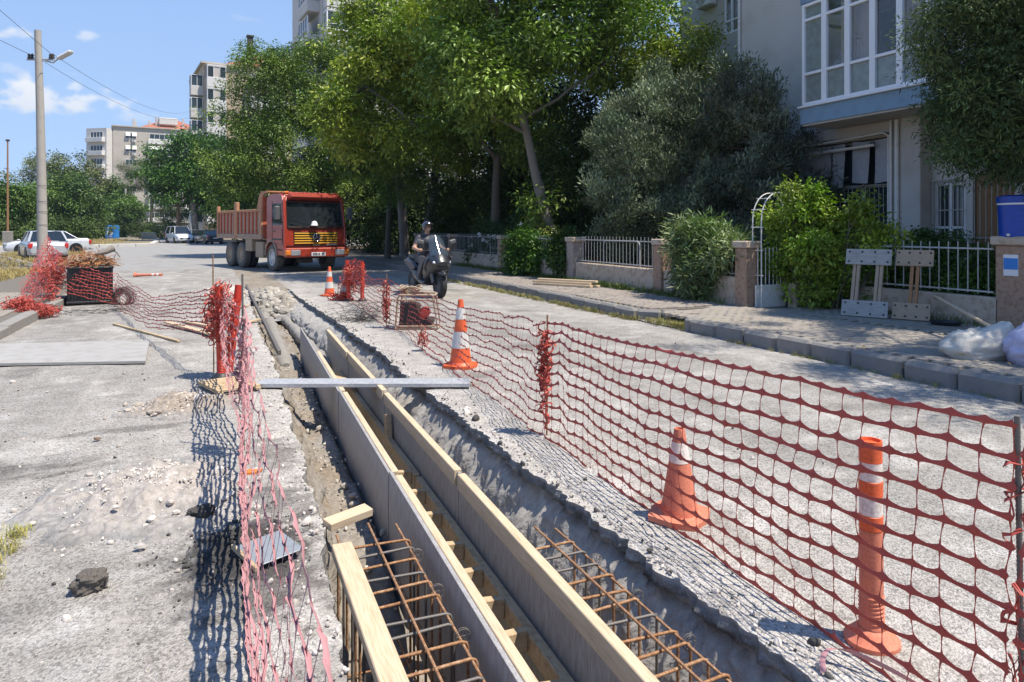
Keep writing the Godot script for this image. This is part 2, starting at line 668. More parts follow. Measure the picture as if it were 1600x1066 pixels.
func make_materials() -> void:
	tx.agg = ntex(1, 0.12, Color(0.5, 0.495, 0.49), Color(1, 1, 1), 1, 1, 512, Color(0.86, 0.85, 0.83))
	tx.fine = ntex(2, 0.09, 0.62, 1.0, 5)
	tx.blotch = ntex(3, 0.012, 0.66, 1.0, 5)
	tx.dust = ntex(4, 0.02, Color(0.72, 0.7, 0.68), Color(1, 1, 1), 6, 0, 512, Color(0.95, 0.93, 0.9))
	tx.wood = ntex(5, 0.02, Color(0.72, 0.62, 0.48), Color(1, 1, 1), 5, 0, 512, Color(0.95, 0.91, 0.84))
	tx.streak = ntex(6, 0.02, 0.7, 1.0, 5)
	tx.rust = ntex(7, 0.03, Color(0.22, 0.1, 0.045), Color(0.56, 0.4, 0.25), 5, 0, 256, Color(0.38, 0.21, 0.11))
	tx.bark = ntex(8, 0.03, 0.35, 1.0, 5)
	tx.dirt = ntex(9, 0.025, 0.5, 1.0, 6)
	tx.grime = ntex(10, 0.008, Color(0.8, 0.77, 0.73), Color(1, 1, 1), 5, 0, 512, Color(0.97, 0.96, 0.94))
	tx.worn = ntex(11, 0.02, Color(0.66, 0.56, 0.48), Color(1, 1, 1), 5, 0, 512, Color(1, 0.97, 0.95))
	tx.n_agg = nnorm(21, 0.1, 8.0, 3)
	tx.n_rough = nnorm(22, 0.03, 10.0, 5)
	tx.n_soft = nnorm(23, 0.015, 6.0, 4)
	tx.n_wood = nnorm(24, 0.03, 4.0, 4)
	# ground
	m.road = mat(Color(1, 1, 1), 0.92, {tex = "agg", ts = 1.35, nt = "n_agg", ns = 0.9, det = "dust", ds = 0.31, vc = true, spec = 0.35})
	m.road_far = mat(Color(0.34, 0.335, 0.325), 0.92, {tex = "dust", ts = 0.1, det = "fine", ds = 0.9})
	m.soil = mat(Color(1, 1, 1), 0.97, {tex = "dirt", ts = 1.1, nt = "n_rough", ns = 1.0, det = "fine", ds = 3.1, vc = true, spec = 0.2})
	m.dry = mat(Color(0.34, 0.28, 0.17), 0.97, {tex = "dirt", ts = 0.25, det = "fine", ds = 1.3})
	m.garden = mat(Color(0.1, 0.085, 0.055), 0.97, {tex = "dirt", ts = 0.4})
	m.kerb = mat(Color(0.33, 0.315, 0.29), 0.9, {tex = "fine", ts = 2.0, nt = "n_agg", ns = 0.35, det = "grime", ds = 0.7})
	m.kerb_old = mat(Color(0.27, 0.26, 0.245), 0.9, {tex = "fine", ts = 2.3, nt = "n_agg", ns = 0.45, det = "grime", ds = 1.1})
	m.kerb_white = mat(Color(0.62, 0.61, 0.58), 0.85, {tex = "fine", ts = 1.0, det = "grime", ds = 0.3})
	m.paver = mat(Color(0.34, 0.305, 0.265), 0.92, {tex = "fine", ts = 3.0, det = "grime", ds = 0.5, vc = true})
	m.paver_bed = mat(Color(0.19, 0.17, 0.14), 0.96, {tex = "dirt", ts = 1.2})
	m.rubble = mat(Color(1, 1, 1), 0.95, {tex = "fine", ts = 5.0, nt = "n_rough", ns = 0.6, vc = true, spec = 0.25})
	m.gravel = mat(Color(1, 1, 1), 0.95, {vc = true, spec = 0.25})
	# timber, boards, steel
	m.pine = mat(Color(0.6, 0.495, 0.36), 0.75, {tex = "wood", ts = Vector3(14, 14, 0.5), nt = "n_wood", ns = 0.35, det = "grime", ds = Vector3(3, 3, 0.6), world = false})
	m.pine_old = mat(Color(0.52, 0.42, 0.28), 0.85, {tex = "wood", ts = Vector3(14, 14, 0.5), nt = "n_wood", ns = 0.5, det = "worn", ds = 1.3, world = false})
	m.film = mat(Color(0.4, 0.4, 0.395), 0.55, {tex = "streak", ts = Vector3(2.2, 0.5, 2.2), det = "worn", ds = Vector3(6, 0.8, 6), nt = "n_soft", ns = 0.12, world = false})
	m.film_pale = mat(Color(0.4, 0.39, 0.37), 0.8, {tex = "streak", ts = Vector3(0.35, 3, 3), det = "grime", ds = 0.8, world = false})
	m.alu = mat(Color(0.56, 0.57, 0.58), 0.5, {tex = "blotch", ts = Vector3(1, 5, 5), metal = 0.35, world = false})
	m.rebar = mat(Color(1, 1, 1), 0.7, {tex = "rust", ts = 4.0, metal = 0.3, world = false, nt = "n_agg", ns = 0.6})
	m.rebar_grey = mat(Color(0.22, 0.2, 0.18), 0.65, {tex = "fine", ts = 5.0, metal = 0.5, world = false})
	m.rust_bar = mat(Color(0.86, 0.8, 0.72), 0.75, {tex = "rust", ts = 5.0, metal = 0.3, world = false})
	m.wire = mat(Color(0.09, 0.08, 0.075), 0.6, {metal = 0.4})
	m.scrap = mat(Color(1.0, 0.85, 0.7), 0.85, {tex = "rust", ts = 3.0})
	# plastics
	m.net = mat(Color(0.44, 0.07, 0.05), 0.6, {back = Color(0.2, 0.03, 0.02), tex = "grime", ts = 1.6, world = true})
	m.net_pale = mat(Color(0.5, 0.25, 0.26), 0.7, {back = Color(0.2, 0.06, 0.06), tex = "grime", ts = 1.6})
	m.cone = mat(Color(0.74, 0.13, 0.04), 0.5, {tex = "worn", ts = 5.0, det = "grime", ds = 3.0, world = false})
	m.cone_dust = mat(Color(0.62, 0.21, 0.13), 0.75, {tex = "worn", ts = 6.0, det = "grime", ds = 3.0, world = false})
	m.cone_red = mat(Color(0.52, 0.04, 0.02), 0.4, {tex = "grime", ts = 2.2, world = false})
	m.white_band = mat(Color(0.74, 0.73, 0.7), 0.45, {tex = "grime", ts = 6.0, det = "fine", ds = 9.0, world = false})
	m.scuffed_band = mat(Color(0.74, 0.7, 0.66), 0.5, {tex = "worn", ts = 5.0, det = "grime", ds = 9.0, world = false})
	m.black_plastic = mat(Color(0.018, 0.018, 0.02), 0.5)
	m.blue_plastic = mat(Color(0.004, 0.06, 0.42), 0.35, {tex = "blotch", ts = 2.0, world = false})
	m.sack = mat(Color(0.55, 0.53, 0.48), 0.95, {spec = 0.2, tex = "grime", ts = 2.5, nt = "n_rough", ns = 0.25, world = false})
	m.sack_lilac = mat(Color(0.52, 0.52, 0.7), 0.6, {nt = "n_rough", ns = 0.25, world = false, tex = "blotch", ts = 2.0})
	m.white = mat(Color(0.76, 0.76, 0.75), 0.5)
	m.white_paint = mat(Color(0.7, 0.69, 0.66), 0.5, {tex = "grime", ts = 1.5, world = false})
	# vehicles
	m.tyre = mat(Color(0.03, 0.029, 0.028), 0.85, {tex = "fine", ts = 4.0, world = false})
	m.tyre_dusty = mat(Color(0.16, 0.145, 0.125), 0.95, {tex = "blotch", ts = 3.0, world = false})
	m.truck_red = mat(Color(0.42, 0.05, 0.024), 0.35, {tex = "grime", ts = 0.8, det = "blotch", ds = 2.0, world = false, coat = 0.4})
	m.tipper = mat(Color(0.5, 0.12, 0.06), 0.75, {tex = "worn", ts = 0.7, det = "dust", ds = 1.5, world = false})
	m.tipper_dusty = mat(Color(0.45, 0.33, 0.25), 0.9, {tex = "worn", ts = 0.6, det = "blotch", ds = 1.5, world = false})
	m.tipper_tan = mat(Color(0.46, 0.24, 0.13), 0.8, {tex = "worn", ts = 0.6, world = false})
	m.chassis = mat(Color(0.05, 0.045, 0.04), 0.8, {tex = "fine", ts = 3.0, world = false})
	m.dusty_steel = mat(Color(0.36, 0.28, 0.2), 0.9, {tex = "grime", ts = 1.5, world = false})
	m.yellow = mat(Color(0.72, 0.38, 0.02), 0.5)
	m.black = mat(Color(0.012, 0.012, 0.013), 0.4)
	m.grey_plastic = mat(Color(0.09, 0.09, 0.095), 0.55)
	m.chrome = mat(Color(0.75, 0.75, 0.76), 0.18, {metal = 1.0})
	m.lamp_glass = mat(Color(0.55, 0.57, 0.6), 0.15, {metal = 0.5})
	m.amber = mat(Color(0.75, 0.22, 0.03), 0.25)
	m.red_lamp = mat(Color(0.5, 0.025, 0.02), 0.2, {coat = 0.7})
	m.glass_dark = mat(Color(0.016, 0.021, 0.024), 0.04, {spec = 0.9})
	m.windscreen = mat(Color(0.1, 0.14, 0.17, 0.35), 0.04)
	m.glass_house = mat(Color(0.03, 0.045, 0.05), 0.08, {spec = 0.6})
	m.silver = mat(Color(0.5, 0.51, 0.52), 0.3, {metal = 0.35, coat = 0.8})
	m.silver_pale = mat(Color(0.66, 0.67, 0.69), 0.3, {metal = 0.25, coat = 0.8})
	m.van_grey = mat(Color(0.36, 0.39, 0.43), 0.3, {metal = 0.3, coat = 0.8})
	m.car_black = mat(Color(0.02, 0.021, 0.024), 0.25, {coat = 0.9})
	m.car_red = mat(Color(0.5, 0.03, 0.03), 0.3, {coat = 0.8})
	m.car_blue = mat(Color(0.05, 0.08, 0.16), 0.3, {coat = 0.8})
	m.alloy = mat(Color(0.55, 0.55, 0.56), 0.35, {metal = 0.7})
	m.scooter = mat(Color(0.022, 0.024, 0.027), 0.35, {coat = 0.4})
	m.scooter_silver = mat(Color(0.09, 0.09, 0.095), 0.45, {metal = 0.3})
	m.smoke_screen = mat(Color(0.05, 0.07, 0.09, 0.6), 0.05)
	m.skin = mat(Color(1, 1, 1), 0.6, {vc = true})
	m.helmet = mat(Color(0.03, 0.033, 0.05), 0.18, {coat = 0.9})
	m.plate_white = mat(Color(0.7, 0.7, 0.7), 0.5)
	# buildings
	m.render_grey = mat(Color(0.74, 0.705, 0.66), 0.92, {tex = "grime", ts = 0.15, det = "fine", ds = 3.0})
	m.render_dark = mat(Color(0.62, 0.59, 0.555), 0.92, {tex = "grime", ts = 0.2, det = "fine", ds = 3.0})
	m.render_white = mat(Color(0.6, 0.58, 0.55), 0.9, {tex = "grime", ts = 0.3})
	m.render_cream = mat(Color(0.6, 0.555, 0.49), 0.92, {tex = "grime", ts = 0.07, det = "fine", ds = 0.8})
	m.render_tan = mat(Color(0.55, 0.47, 0.37), 0.92, {tex = "grime", ts = 0.07, det = "worn", ds = 0.12})
	m.bay_white = mat(Color(0.68, 0.67, 0.65), 0.8, {tex = "grime", ts = 0.12})
	m.blue_band = mat(Color(0.2, 0.31, 0.43), 0.75, {tex = "grime", ts = 0.6})
	m.upvc = mat(Color(0.78, 0.78, 0.79), 0.4)
	m.frosted = mat(Color(0.26, 0.3, 0.285), 0.2, {tex = "blotch", ts = 0.6, spec = 0.6})
	m.clear_pane = mat(Color(0.08, 0.1, 0.1, 0.15), 0.04)
	m.curtain = mat(Color(0.62, 0.56, 0.5), 0.9, {tex = "streak", ts = Vector3(3, 0.1, 3)})
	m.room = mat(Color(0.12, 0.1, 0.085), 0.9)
	m.tarp = mat(Color(0.42, 0.43, 0.47), 0.75, {tex = "streak", ts = Vector3(2, 0.6, 2)})
	m.tile_roof = mat(Color(0.42, 0.15, 0.09), 0.85, {tex = "blotch", ts = 0.3})
	m.iron = mat(Color(0.36, 0.36, 0.36), 0.6, {tex = "grime", ts = 3.0})
	m.iron_pale = mat(Color(0.45, 0.45, 0.43), 0.6, {tex = "grime", ts = 3.0})
	m.plaster_wall = mat(Color(0.47, 0.4, 0.32), 0.92, {tex = "grime", ts = 0.8, det = "worn", ds = 0.5, nt = "n_rough", ns = 0.2})
	m.post_brown = mat(Color(0.36, 0.25, 0.18), 0.9, {tex = "grime", ts = 1.4, det = "worn", ds = 1.1, nt = "n_rough", ns = 0.25})
	m.post_grey = mat(Color(0.34, 0.3, 0.27), 0.9, {tex = "worn", ts = 1.6, det = "grime", ds = 1.1, nt = "n_rough", ns = 0.3})
	m.pole = mat(Color(0.5, 0.47, 0.43), 0.9, {tex = "grime", ts = 0.6, det = "fine", ds = 4.0})
	m.door_wood = mat(Color(0.3, 0.17, 0.08), 0.7, {tex = "wood", ts = Vector3(6, 0.5, 6)})
	m.ac = mat(Color(0.6, 0.6, 0.57), 0.6)
	m.bin_blue = mat(Color(0.02, 0.19, 0.55), 0.5)
	# plants
	m.bark = mat(Color(0.2, 0.165, 0.13), 0.95, {tex = "bark", ts = Vector3(4, 0.9, 4), nt = "n_rough", ns = 0.6})
	m.bark_pale = mat(Color(0.33, 0.29, 0.25), 0.95, {tex = "bark", ts = Vector3(4, 0.9, 4), nt = "n_rough", ns = 0.6})
	m.leaf = mat(Color(1, 1, 1), 0.45, {vc = true, back = Color(0.5, 0.62, 0.2), spec = 0.4})
	m.leaf_dull = mat(Color(1, 1, 1), 0.6, {vc = true, back = Color(0.25, 0.3, 0.15), spec = 0.3})
	m.petal = mat(Color(0.8, 0.79, 0.76), 0.7, {back = Color(0.5, 0.5, 0.5)})
	m.straw = mat(Color(1, 1, 1), 0.9, {vc = true, back = Color(0.3, 0.25, 0.1)})


# ---------------------------------------------------------------- ground
func lip_l(v: float) -> float:
	var b := 0.43
	var t := [[1.0, 0.36], [2.5, 0.46], [4.0, 0.58], [5.3, 0.63], [7.3, 0.7], [9.1, 0.75], [13.0, 0.8], [20.0, 0.95], [40.0, 0.95]]
	for i in t.size() - 1:
		if v >= t[i][0]:
			b = lerpf(t[i][1], t[i + 1][1], clampf((v - t[i][0]) / (t[i + 1][0] - t[i][0]), 0, 1))
	return b + 0.05 * noise.get_noise_2d(v * 0.9, 3.0) + 0.035 * noise.get_noise_2d(v * 4.0, 9.0)


func lip_r(v: float) -> float:
	var b := 1.98 + 0.1 * smoothstep(5.0, 10.0, v) - 0.08 * smoothstep(12.0, 17.0, v)
	return b + 0.04 * noise.get_noise_2d(v * 0.7, 33.0) + 0.035 * noise.get_noise_2d(v * 3.1, 39.0) + 0.035 * noise.get_noise_2d(v * 11.0, 45.0) + 0.015 * noise.get_noise_2d(v * 27.0, 48.0)


func floor_depth(v: float) -> float:
	var d := lerpf(0.86, 0.5, smoothstep(10.5, 13.5, v))
	d = lerpf(d, 0.3, smoothstep(14.5, 17.5, v))
	return lerpf(d, 0.0, smoothstep(18.2, 19.8, v))


func lip_base(v: float) -> float:
	return 1.98 + 0.1 * smoothstep(5.0, 10.0, v) - 0.08 * smoothstep(12.0, 17.0, v) + 0.04 * noise.get_noise_2d(v * 0.7, 33.0) + 0.02 * noise.get_noise_2d(v * 3.1, 39.0)


func left_floor(v: float) -> float:
	return lerpf(floor_depth(v), minf(floor_depth(v), 0.42), smoothstep(3.6, 4.6, v))


func road_height(u: float, v: float) -> float:
	return 0.012 * noise.get_noise_2d(u * 0.5, v * 0.5) + 0.006 * noise.get_noise_2d(u * 2.5, v * 2.5)


# the dark crumbs of torn asphalt, the pale dust along the trench, and worn patches that stay where they are
func road_color(u: float, v: float, edge: float) -> Color:
	var c := Color(0.46, 0.447, 0.425)
	c = c * (0.93 + 0.16 * noise.get_noise_2d(u * 0.35 + 7, v * 0.2))
	var lane := exp(-pow((u - 3.9 - 0.02 * v) / 0.32, 2)) + exp(-pow((u - 5.5 - 0.02 * v) / 0.32, 2)) + 0.8 * exp(-pow((u + 1.75) / 0.3, 2)) + 0.8 * exp(-pow((u + 0.35) / 0.25, 2)) * smoothstep(5.0, 8.0, v)
	c = c * (1.0 - 0.16 * lane * (0.6 + 0.7 * noise.get_noise_2d(u * 1.5 + 20, v * 0.6)))
	var oil := smoothstep(0.34, 0.6, noise.get_noise_2d(u * 0.8 + 400, v * 0.55))
	c = c * (1.0 - 0.3 * oil)
	var streak := noise.get_noise_2d(u * 2.2 + 50, v * 0.35)
	c = c * (1.0 + 0.1 * streak)
	var dust := exp(-edge / 0.45) * (0.65 + 0.5 * noise.get_noise_2d(u * 2.0, v * 2.0 + 90))
	c = c.lerp(Color(0.64, 0.61, 0.57), clampf(dust, 0, 0.85))
	var wht := smoothstep(0.18, 0.5, noise.get_noise_2d(u * 1.6 + 200, v * 1.1)) * 0.45
	c = c.lerp(Color(0.68, 0.665, 0.64), wht)
	for q in [[0.2, 3.55, 0.42, 0.55, 0.8], [0.4, 4.3, 0.2, 0.35, 0.6], [-1.3, 5.55, 0.65, 0.22, 0.65], [-0.45, 6.35, 0.5, 0.1, 0.5], [0.45, 5.3, 0.15, 0.5, 0.55], [-1.9, 5.2, 0.5, 0.15, 0.5], [0.38, 2.5, 0.12, 0.4, 0.45]]:
		var e := Vector2((u - q[0]) / q[2], (v - q[1]) / q[3]).length() + 0.9 * noise.get_noise_2d(u * 6.0, v * 6.0 + 300)
		c = c.lerp(Color(0.085, 0.08, 0.077), clampf((1.15 - e) * 1.6, 0, 1) * q[4])
	c.a = 1.0
	return c


func build_ground() -> void:
	# dry earth to the horizon, with an opening where the street lies
	var g := Geo.new()
	var far := 900.0
	for r in [[-far, -far, far, -12.0], [-far, 28.0, far, far], [-far, -12.0, -3.2, 28.0], [7.4, -12.0, far, 28.0]]:
		g.quad(W(r[0], -0.016, r[1]), W(r[2], -0.016, r[1]), W(r[2], -0.016, r[3]), W(r[0], -0.016, r[3]))
	struct("ground", g, m.dry)
	g = Geo.new()
	g.quad(W(-3.15, -0.004, -11.9), W(7.35, -0.004, -11.9), W(7.35, -0.004, -3.96), W(-3.15, -0.004, -3.96))
	g.quad(W(-80, -0.006, 27.9), W(12, -0.006, 27.9), W(12, -0.006, 135), W(-80, -0.006, 135))
	struct("road", g, m.road_far)
	# rows along the street: near the camera they lie close together
	var vs := []
	var v := -4.0
	while v < 30.0:
		vs.append(v)
		v += 0.3 if v < 1.2 else 0.035 if v < 8.0 else 0.08 if v < 20.0 else 0.3
	vs.append(30.0)
	var left := []
	var left_c := []
	var right := []
	var right_c := []
	var tr := []
	var tr_c := []
	for i in vs.size():
		v = vs[i]
		var ul := lip_l(v)
		var ur := lip_r(v)
		var d := floor_depth(v)
		var open := clampf(d / 0.4, 0, 1)
		var p := PackedVector3Array()
		var c := []
		for k in 35:
			var u := lerpf(-3.1, ul, 1.0 - pow(1.0 - k / 34.0, 1.35))
			p.append(W(u, road_height(u, v) - (0.012 * open * exp(-(ul - u) / 0.08)), v))
			c.append(road_color(u, v, ul - u if open > 0.1 else 9.0))
		left.append(p)
		left_c.append(c)
		var pr := PackedVector3Array()
		c = []
		for k in 37:
			var u := lerpf(ur, 7.3, pow(k / 36.0, 1.35))
			pr.append(W(u, road_height(u, v) - (0.012 * open * exp(-(u - ur) / 0.06)), v))
			c.append(road_color(u, v, u - ur if open > 0.1 else 9.0))
		right.append(pr)
		right_c.append(c)
		# the trench: broken asphalt, left slope, floor, steep right side
		var q := PackedVector3Array()
		c = []
		var lp := p[34]
		var rp := pr[0]
		var soil := Color(0.4, 0.33, 0.25)
		var pale := Color(0.46, 0.43, 0.385)
		var grey := Color(0.27, 0.26, 0.245)
		var dl := left_floor(v)
		var wl := lerpf(0.1, 0.2, smoothstep(3.4, 5.6, v)) * open
		q.append(lp)
		c.append(road_color(ul, v, 0.0))
		q.append(lp + Vector3(0.012 * noise.get_noise_2d(v * 20, 70), -0.07 * open, 0))
		c.append(grey * 0.9)
		for k in range(1, 12):
			var f := k / 11.0
			var bump := 0.06 * noise.get_noise_3d(v * 2.6, f * 2.5, 12) + 0.03 * noise.get_noise_3d(v * 8.0, f * 7.0, 15)
			q.append(Vector3(ul + wl * pow(f, 0.8) + bump * open, lerpf(lp.y - 0.07 * open, -dl, pow(f, 0.9)) + 0.02 * open * noise.get_noise_3d(v * 7.0, f * 6.0, 19), -v))
			c.append(soil.lerp(pale, clampf(0.45 + 0.8 * noise.get_noise_3d(v * 1.5, f * 2.0, 90), 0, 1)))
		var fl := q[q.size() - 1].x
		var under := lerpf(0.2, 0.32, smoothstep(4.0, 8.0, v)) * open
		for k in range(1, 18):
			var f := k / 17.0
			var u := lerpf(fl, lip_base(v) - under, f)
			var y := -lerpf(dl, d, smoothstep(board_l(v) - 0.06, board_l(v) + 0.06, u)) + open * (0.05 * noise.get_noise_2d(u * 3.0, v * 1.3 + 50) + 0.025 * noise.get_noise_2d(u * 9.0, v * 8.0) + 0.1 * exp(-(rp.x - u) / 0.12))
			q.append(Vector3(u, y, -v))
			c.append(soil.lerp(pale, clampf(0.4 + 0.9 * noise.get_noise_2d(u * 2.0, v * 0.9 + 20), 0, 1)))
		for k in range(1, 13):
			var f := k / 13.0
			var bump := 0.035 * noise.get_noise_3d(v * 2.1, f * 2.2, 52) + 0.045 * noise.get_noise_3d(v * 6.0, f * 4.0, 55) + 0.05 * noise.get_noise_3d(v * 15.0, f * 9.0, 57) + 0.02 * noise.get_noise_3d(v * 37.0, f * 19.0, 59)
			q.append(Vector3(lerpf(lip_base(v), rp.x + 0.02, pow(f, 5.0)) - (under * (1.0 - f * f) + bump) * open - 0.03 * open * (1.0 - absf(f * 2.0 - 1.0)), lerpf(-d + 0.1 * open, rp.y - 0.09 * open, f), -v))
			c.append(Color(0.56, 0.53, 0.49).lerp(Color(0.68, 0.63, 0.55), clampf(0.35 + 1.1 * noise.get_noise_3d(v * 1.2, f * 3.0, 190), 0, 1)))
		for e in [[-0.085, 0.02, 75], [-0.06, -0.012, 83], [-0.04, -0.004, 87]]:
			q.append(rp + Vector3(e[1] + 0.035 * noise.get_noise_2d(v * 23, e[2]) + 0.02 * noise.get_noise_2d(v * 60, e[2]), e[0] + 0.012 * noise.get_noise_2d(v * 17, e[2] + 3.0), 0) * open)
			c.append(Color(0.16, 0.155, 0.15).lerp(Color(0.46, 0.45, 0.42), clampf(0.55 + 1.3 * noise.get_noise_2d(v * 6.0, e[2]), 0, 1)))
		q.append(rp + Vector3(0.012 * noise.get_noise_2d(v * 20, 79), -0.022, 0) * open)
		c.append(Color(0.36, 0.35, 0.33))
		q.append(rp)
		c.append(road_color(ur, v, 0.0))
		tr.append(q)
		tr_c.append(c)
	g = Geo.new()
	g.grid(left, false, false, left_c)
	struct("road", g, m.road)
	g = Geo.new()
	g.grid(right, false, false, right_c)
	struct("road", g, m.road)
	g = Geo.new()
	g.grid(tr, false, false, tr_c)
	struct("trench", g, m.soil)


# ---------------------------------------------------------------- kerbs and pavements
func line_at(line: Array, s: float) -> Array:  # point and direction at arc length s of a polyline of (u, v)
	for i in line.size() - 1:
		var d: Vector2 = line[i + 1] - line[i]
		if s <= d.length() or i == line.size() - 2:
			return [line[i] + d.normalized() * s, d.normalized()]
		s -= d.length()
	return []


func line_length(line: Array) -> float:
	var s := 0.0
	for i in line.size() - 1:
		s += line[i].distance_to(line[i + 1])
	return s


func kerb_run(parent: Node3D, line: Array, stone: float, w: float, h: float, mm: Material, sd: int, chip := 0.012) -> void:
	var r := rnd(sd)
	var total := line_length(line)
	var s := 0.0
	while s < total - 0.1:
		var l := minf(stone * r.randf_range(0.9, 1.08), total - s)
		var a: Array = line_at(line, s + 0.008)
		var b: Array = line_at(line, s + l - 0.008)
		var g := Geo.new()
		var p := W(a[0].x, 0, a[0].y)
		var q := W(b[0].x, 0, b[0].y)
		var z := (q - p).normalized()
		var x := Vector3.UP.cross(z)
		var rise := r.randf_range(-0.008, 0.008)
		var b3 := Basis(x, Vector3.UP, z).rotated(Vector3.UP, r.randf_range(-0.012, 0.012))
		g.box(Transform3D(b3, (p + q) * 0.5 + Vector3(0, h / 2 - 0.08 + rise, 0)), Vector3(w, h + 0.16, p.distance_to(q)), chip * r.randf_range(0.7, 1.6))
		part("kerb_stone", g, mm, parent)
		s += l


func setting(called: String) -> Node3D:
	var o := Node3D.new()
	o.name = called
	add_child(o, true)
	o.set_meta("kind", "structure")
	return o


const KERB_L := [Vector2(-2.8, -6), Vector2(-2.8, 19.0), Vector2(-3.05, 21.5), Vector2(-3.9, 25.5), Vector2(-5.4, 31.0), Vector2(-7.3, 37.0), Vector2(-10.6, 47.0), Vector2(-16.4, 71.0), Vector2(-30.0, 110.0)]
const KERB_R := [Vector2(6.92, 10.45), Vector2(6.98, 13.0), Vector2(7.1, 17.0), Vector2(7.15, 22.0), Vector2(6.7, 30.0), Vector2(6.0, 38.0), Vector2(4.4, 50.0), Vector2(2.6, 64.0), Vector2(1.6, 80.0), Vector2(0.6, 105.0)]


func build_kerbs() -> void:
	var k := setting("kerb")
	kerb_run(k, [Vector2(6.92, -4.0), Vector2(6.92, 9.0)], 0.62, 0.19, 0.2, m.kerb_old, 1, 0.035)
	kerb_run(k, KERB_R.slice(0, 7), 0.6, 0.19, 0.2, m.kerb_old, 2, 0.03)
	# the kerb turns in at the dropped crossing
	for e in [[Vector2(6.92, 10.42), Vector2(7.15, 10.12), Vector2(7.5, 10.0)], [Vector2(6.95, 9.02), Vector2(7.3, 9.2)]]:
		kerb_run(k, e, 0.45, 0.15, 0.19, m.kerb_old, 7, 0.03)
	k = setting("kerb")
	kerb_run(k, KERB_L.slice(0, 8), 0.75, 0.2, 0.15, m.kerb, 3, 0.014)
	# pavements: bedding under the paving stones
	var g := Geo.new()
	var far := KERB_R.duplicate()
	far.reverse()
	g.slab([Vector2(7.0, -6), Vector2(10.6, -6), Vector2(10.6, 9.6), Vector2(9.3, 9.6), Vector2(9.3, 10.0), Vector2(7.0, 9.05)], 0.165, 0.24)
	g.slab([Vector2(7.1, 10.3), Vector2(9.3, 10.3), Vector2(9.3, 34.0), Vector2(8.8, 40.0), Vector2(7.2, 50.0), Vector2(5.0, 64.0), Vector2(4.0, 105.0)] + far.map(func(q): return q + Vector2(0.06, 0)), 0.165, 0.24)
	g.slab([Vector2(9.3, 9.6), Vector2(10.6, 9.6), Vector2(10.6, 10.3), Vector2(9.3, 10.3)], 0.163, 0.23)
	struct("pavement", g, m.paver_bed)
	g = Geo.new()  # dropped crossing between the two kerbs
	var rows := []
	for i in 9:
		var p := PackedVector3Array()
		for j in 13:
			var u := lerpf(6.86, 9.25, i / 8.0)
			var v := lerpf(8.9, 10.5, j / 12.0)
			p.append(W(u, 0.012 + 0.168 * smoothstep(0.05, 0.75, i / 8.0) + 0.018 * noise.get_noise_2d(u * 3.0, v * 3.0), v))
		rows.append(p)
	g.grid(rows, false, true)
	struct("pavement_ramp", g, m.kerb)
	# paving stones in courses across the pavement; each a piece of its own where they show
	paving("pavement", 7.02, 9.0, 2.2, 9.9, 0.1, 0.2, 300, 21, true)
	paving("pavement", 7.16, 8.86, 10.45, 30.0, 0.1, 0.2, 0, 22, true)
	paving("pavement", 9.02, 10.42, 2.2, 9.4, 0.1, 0.2, 0, 24, true)
	paving("pavement", -5.1, -2.92, 2.0, 19.0, 0.2, 0.2, 0, 23, false, 0.128)
	# the left pavement, its verge of straw and the open ground beyond
	g = Geo.new()
	var edge := KERB_L.map(func(q): return q + Vector2(-0.06, 0))
	g.slab(edge + [Vector2(-33, 110), Vector2(-19, 72), Vector2(-12.5, 50), Vector2(-9.0, 37.0), Vector2(-7.0, 30.0), Vector2(-5.4, 22.0), Vector2(-5.15, 19.0), Vector2(-5.15, -6)], 0.13, 0.2)
	struct("pavement", g, m.paver_bed)
	g = Geo.new()
	g.slab([Vector2(-5.15, -6), Vector2(-5.15, 19.0), Vector2(-5.4, 22.0), Vector2(-7.0, 30.0), Vector2(-9.0, 37.0), Vector2(-12.5, 50), Vector2(-19, 72), Vector2(-33, 110), Vector2(-120, 110), Vector2(-120, -6)], 0.12, 0.2)
	struct("verge", g, m.dry)
	g = Geo.new()
	g.slab([Vector2(10.3, -6), Vector2(60, -6), Vector2(60, 120), Vector2(5.0, 120), Vector2(5.0, 64), Vector2(7.2, 50.0), Vector2(8.8, 40), Vector2(9.1, 34), Vector2(9.1, 10.2), Vector2(10.3, 10.2)], 0.11, 0.2)
	struct("garden_soil", g, m.garden)
	# the island at the junction
	k = setting("island_kerb")
	var isl := [Vector2(-34, 60.0), Vector2(-16, 65.0), Vector2(-9.0, 67.6), Vector2(-5.6, 70.5), Vector2(-4.6, 73.0), Vector2(-4.7, 76.0), Vector2(-5.2, 92.0), Vector2(-8.0, 112.0), Vector2(-20.0, 128.0)]
	kerb_run(k, isl, 1.6, 0.45, 0.26, m.kerb_white, 5, 0.03)
	g = Geo.new()
	g.slab([Vector2(-34, 60.2), Vector2(-16, 65.2), Vector2(-9.1, 67.8), Vector2(-5.8, 70.6), Vector2(-4.8, 73.0), Vector2(-4.9, 76.0), Vector2(-5.4, 92.0), Vector2(-8.2, 112.0), Vector2(-20.2, 128.0), Vector2(-60, 128)], 0.2, 0.3)
	struct("island", g, m.dry)


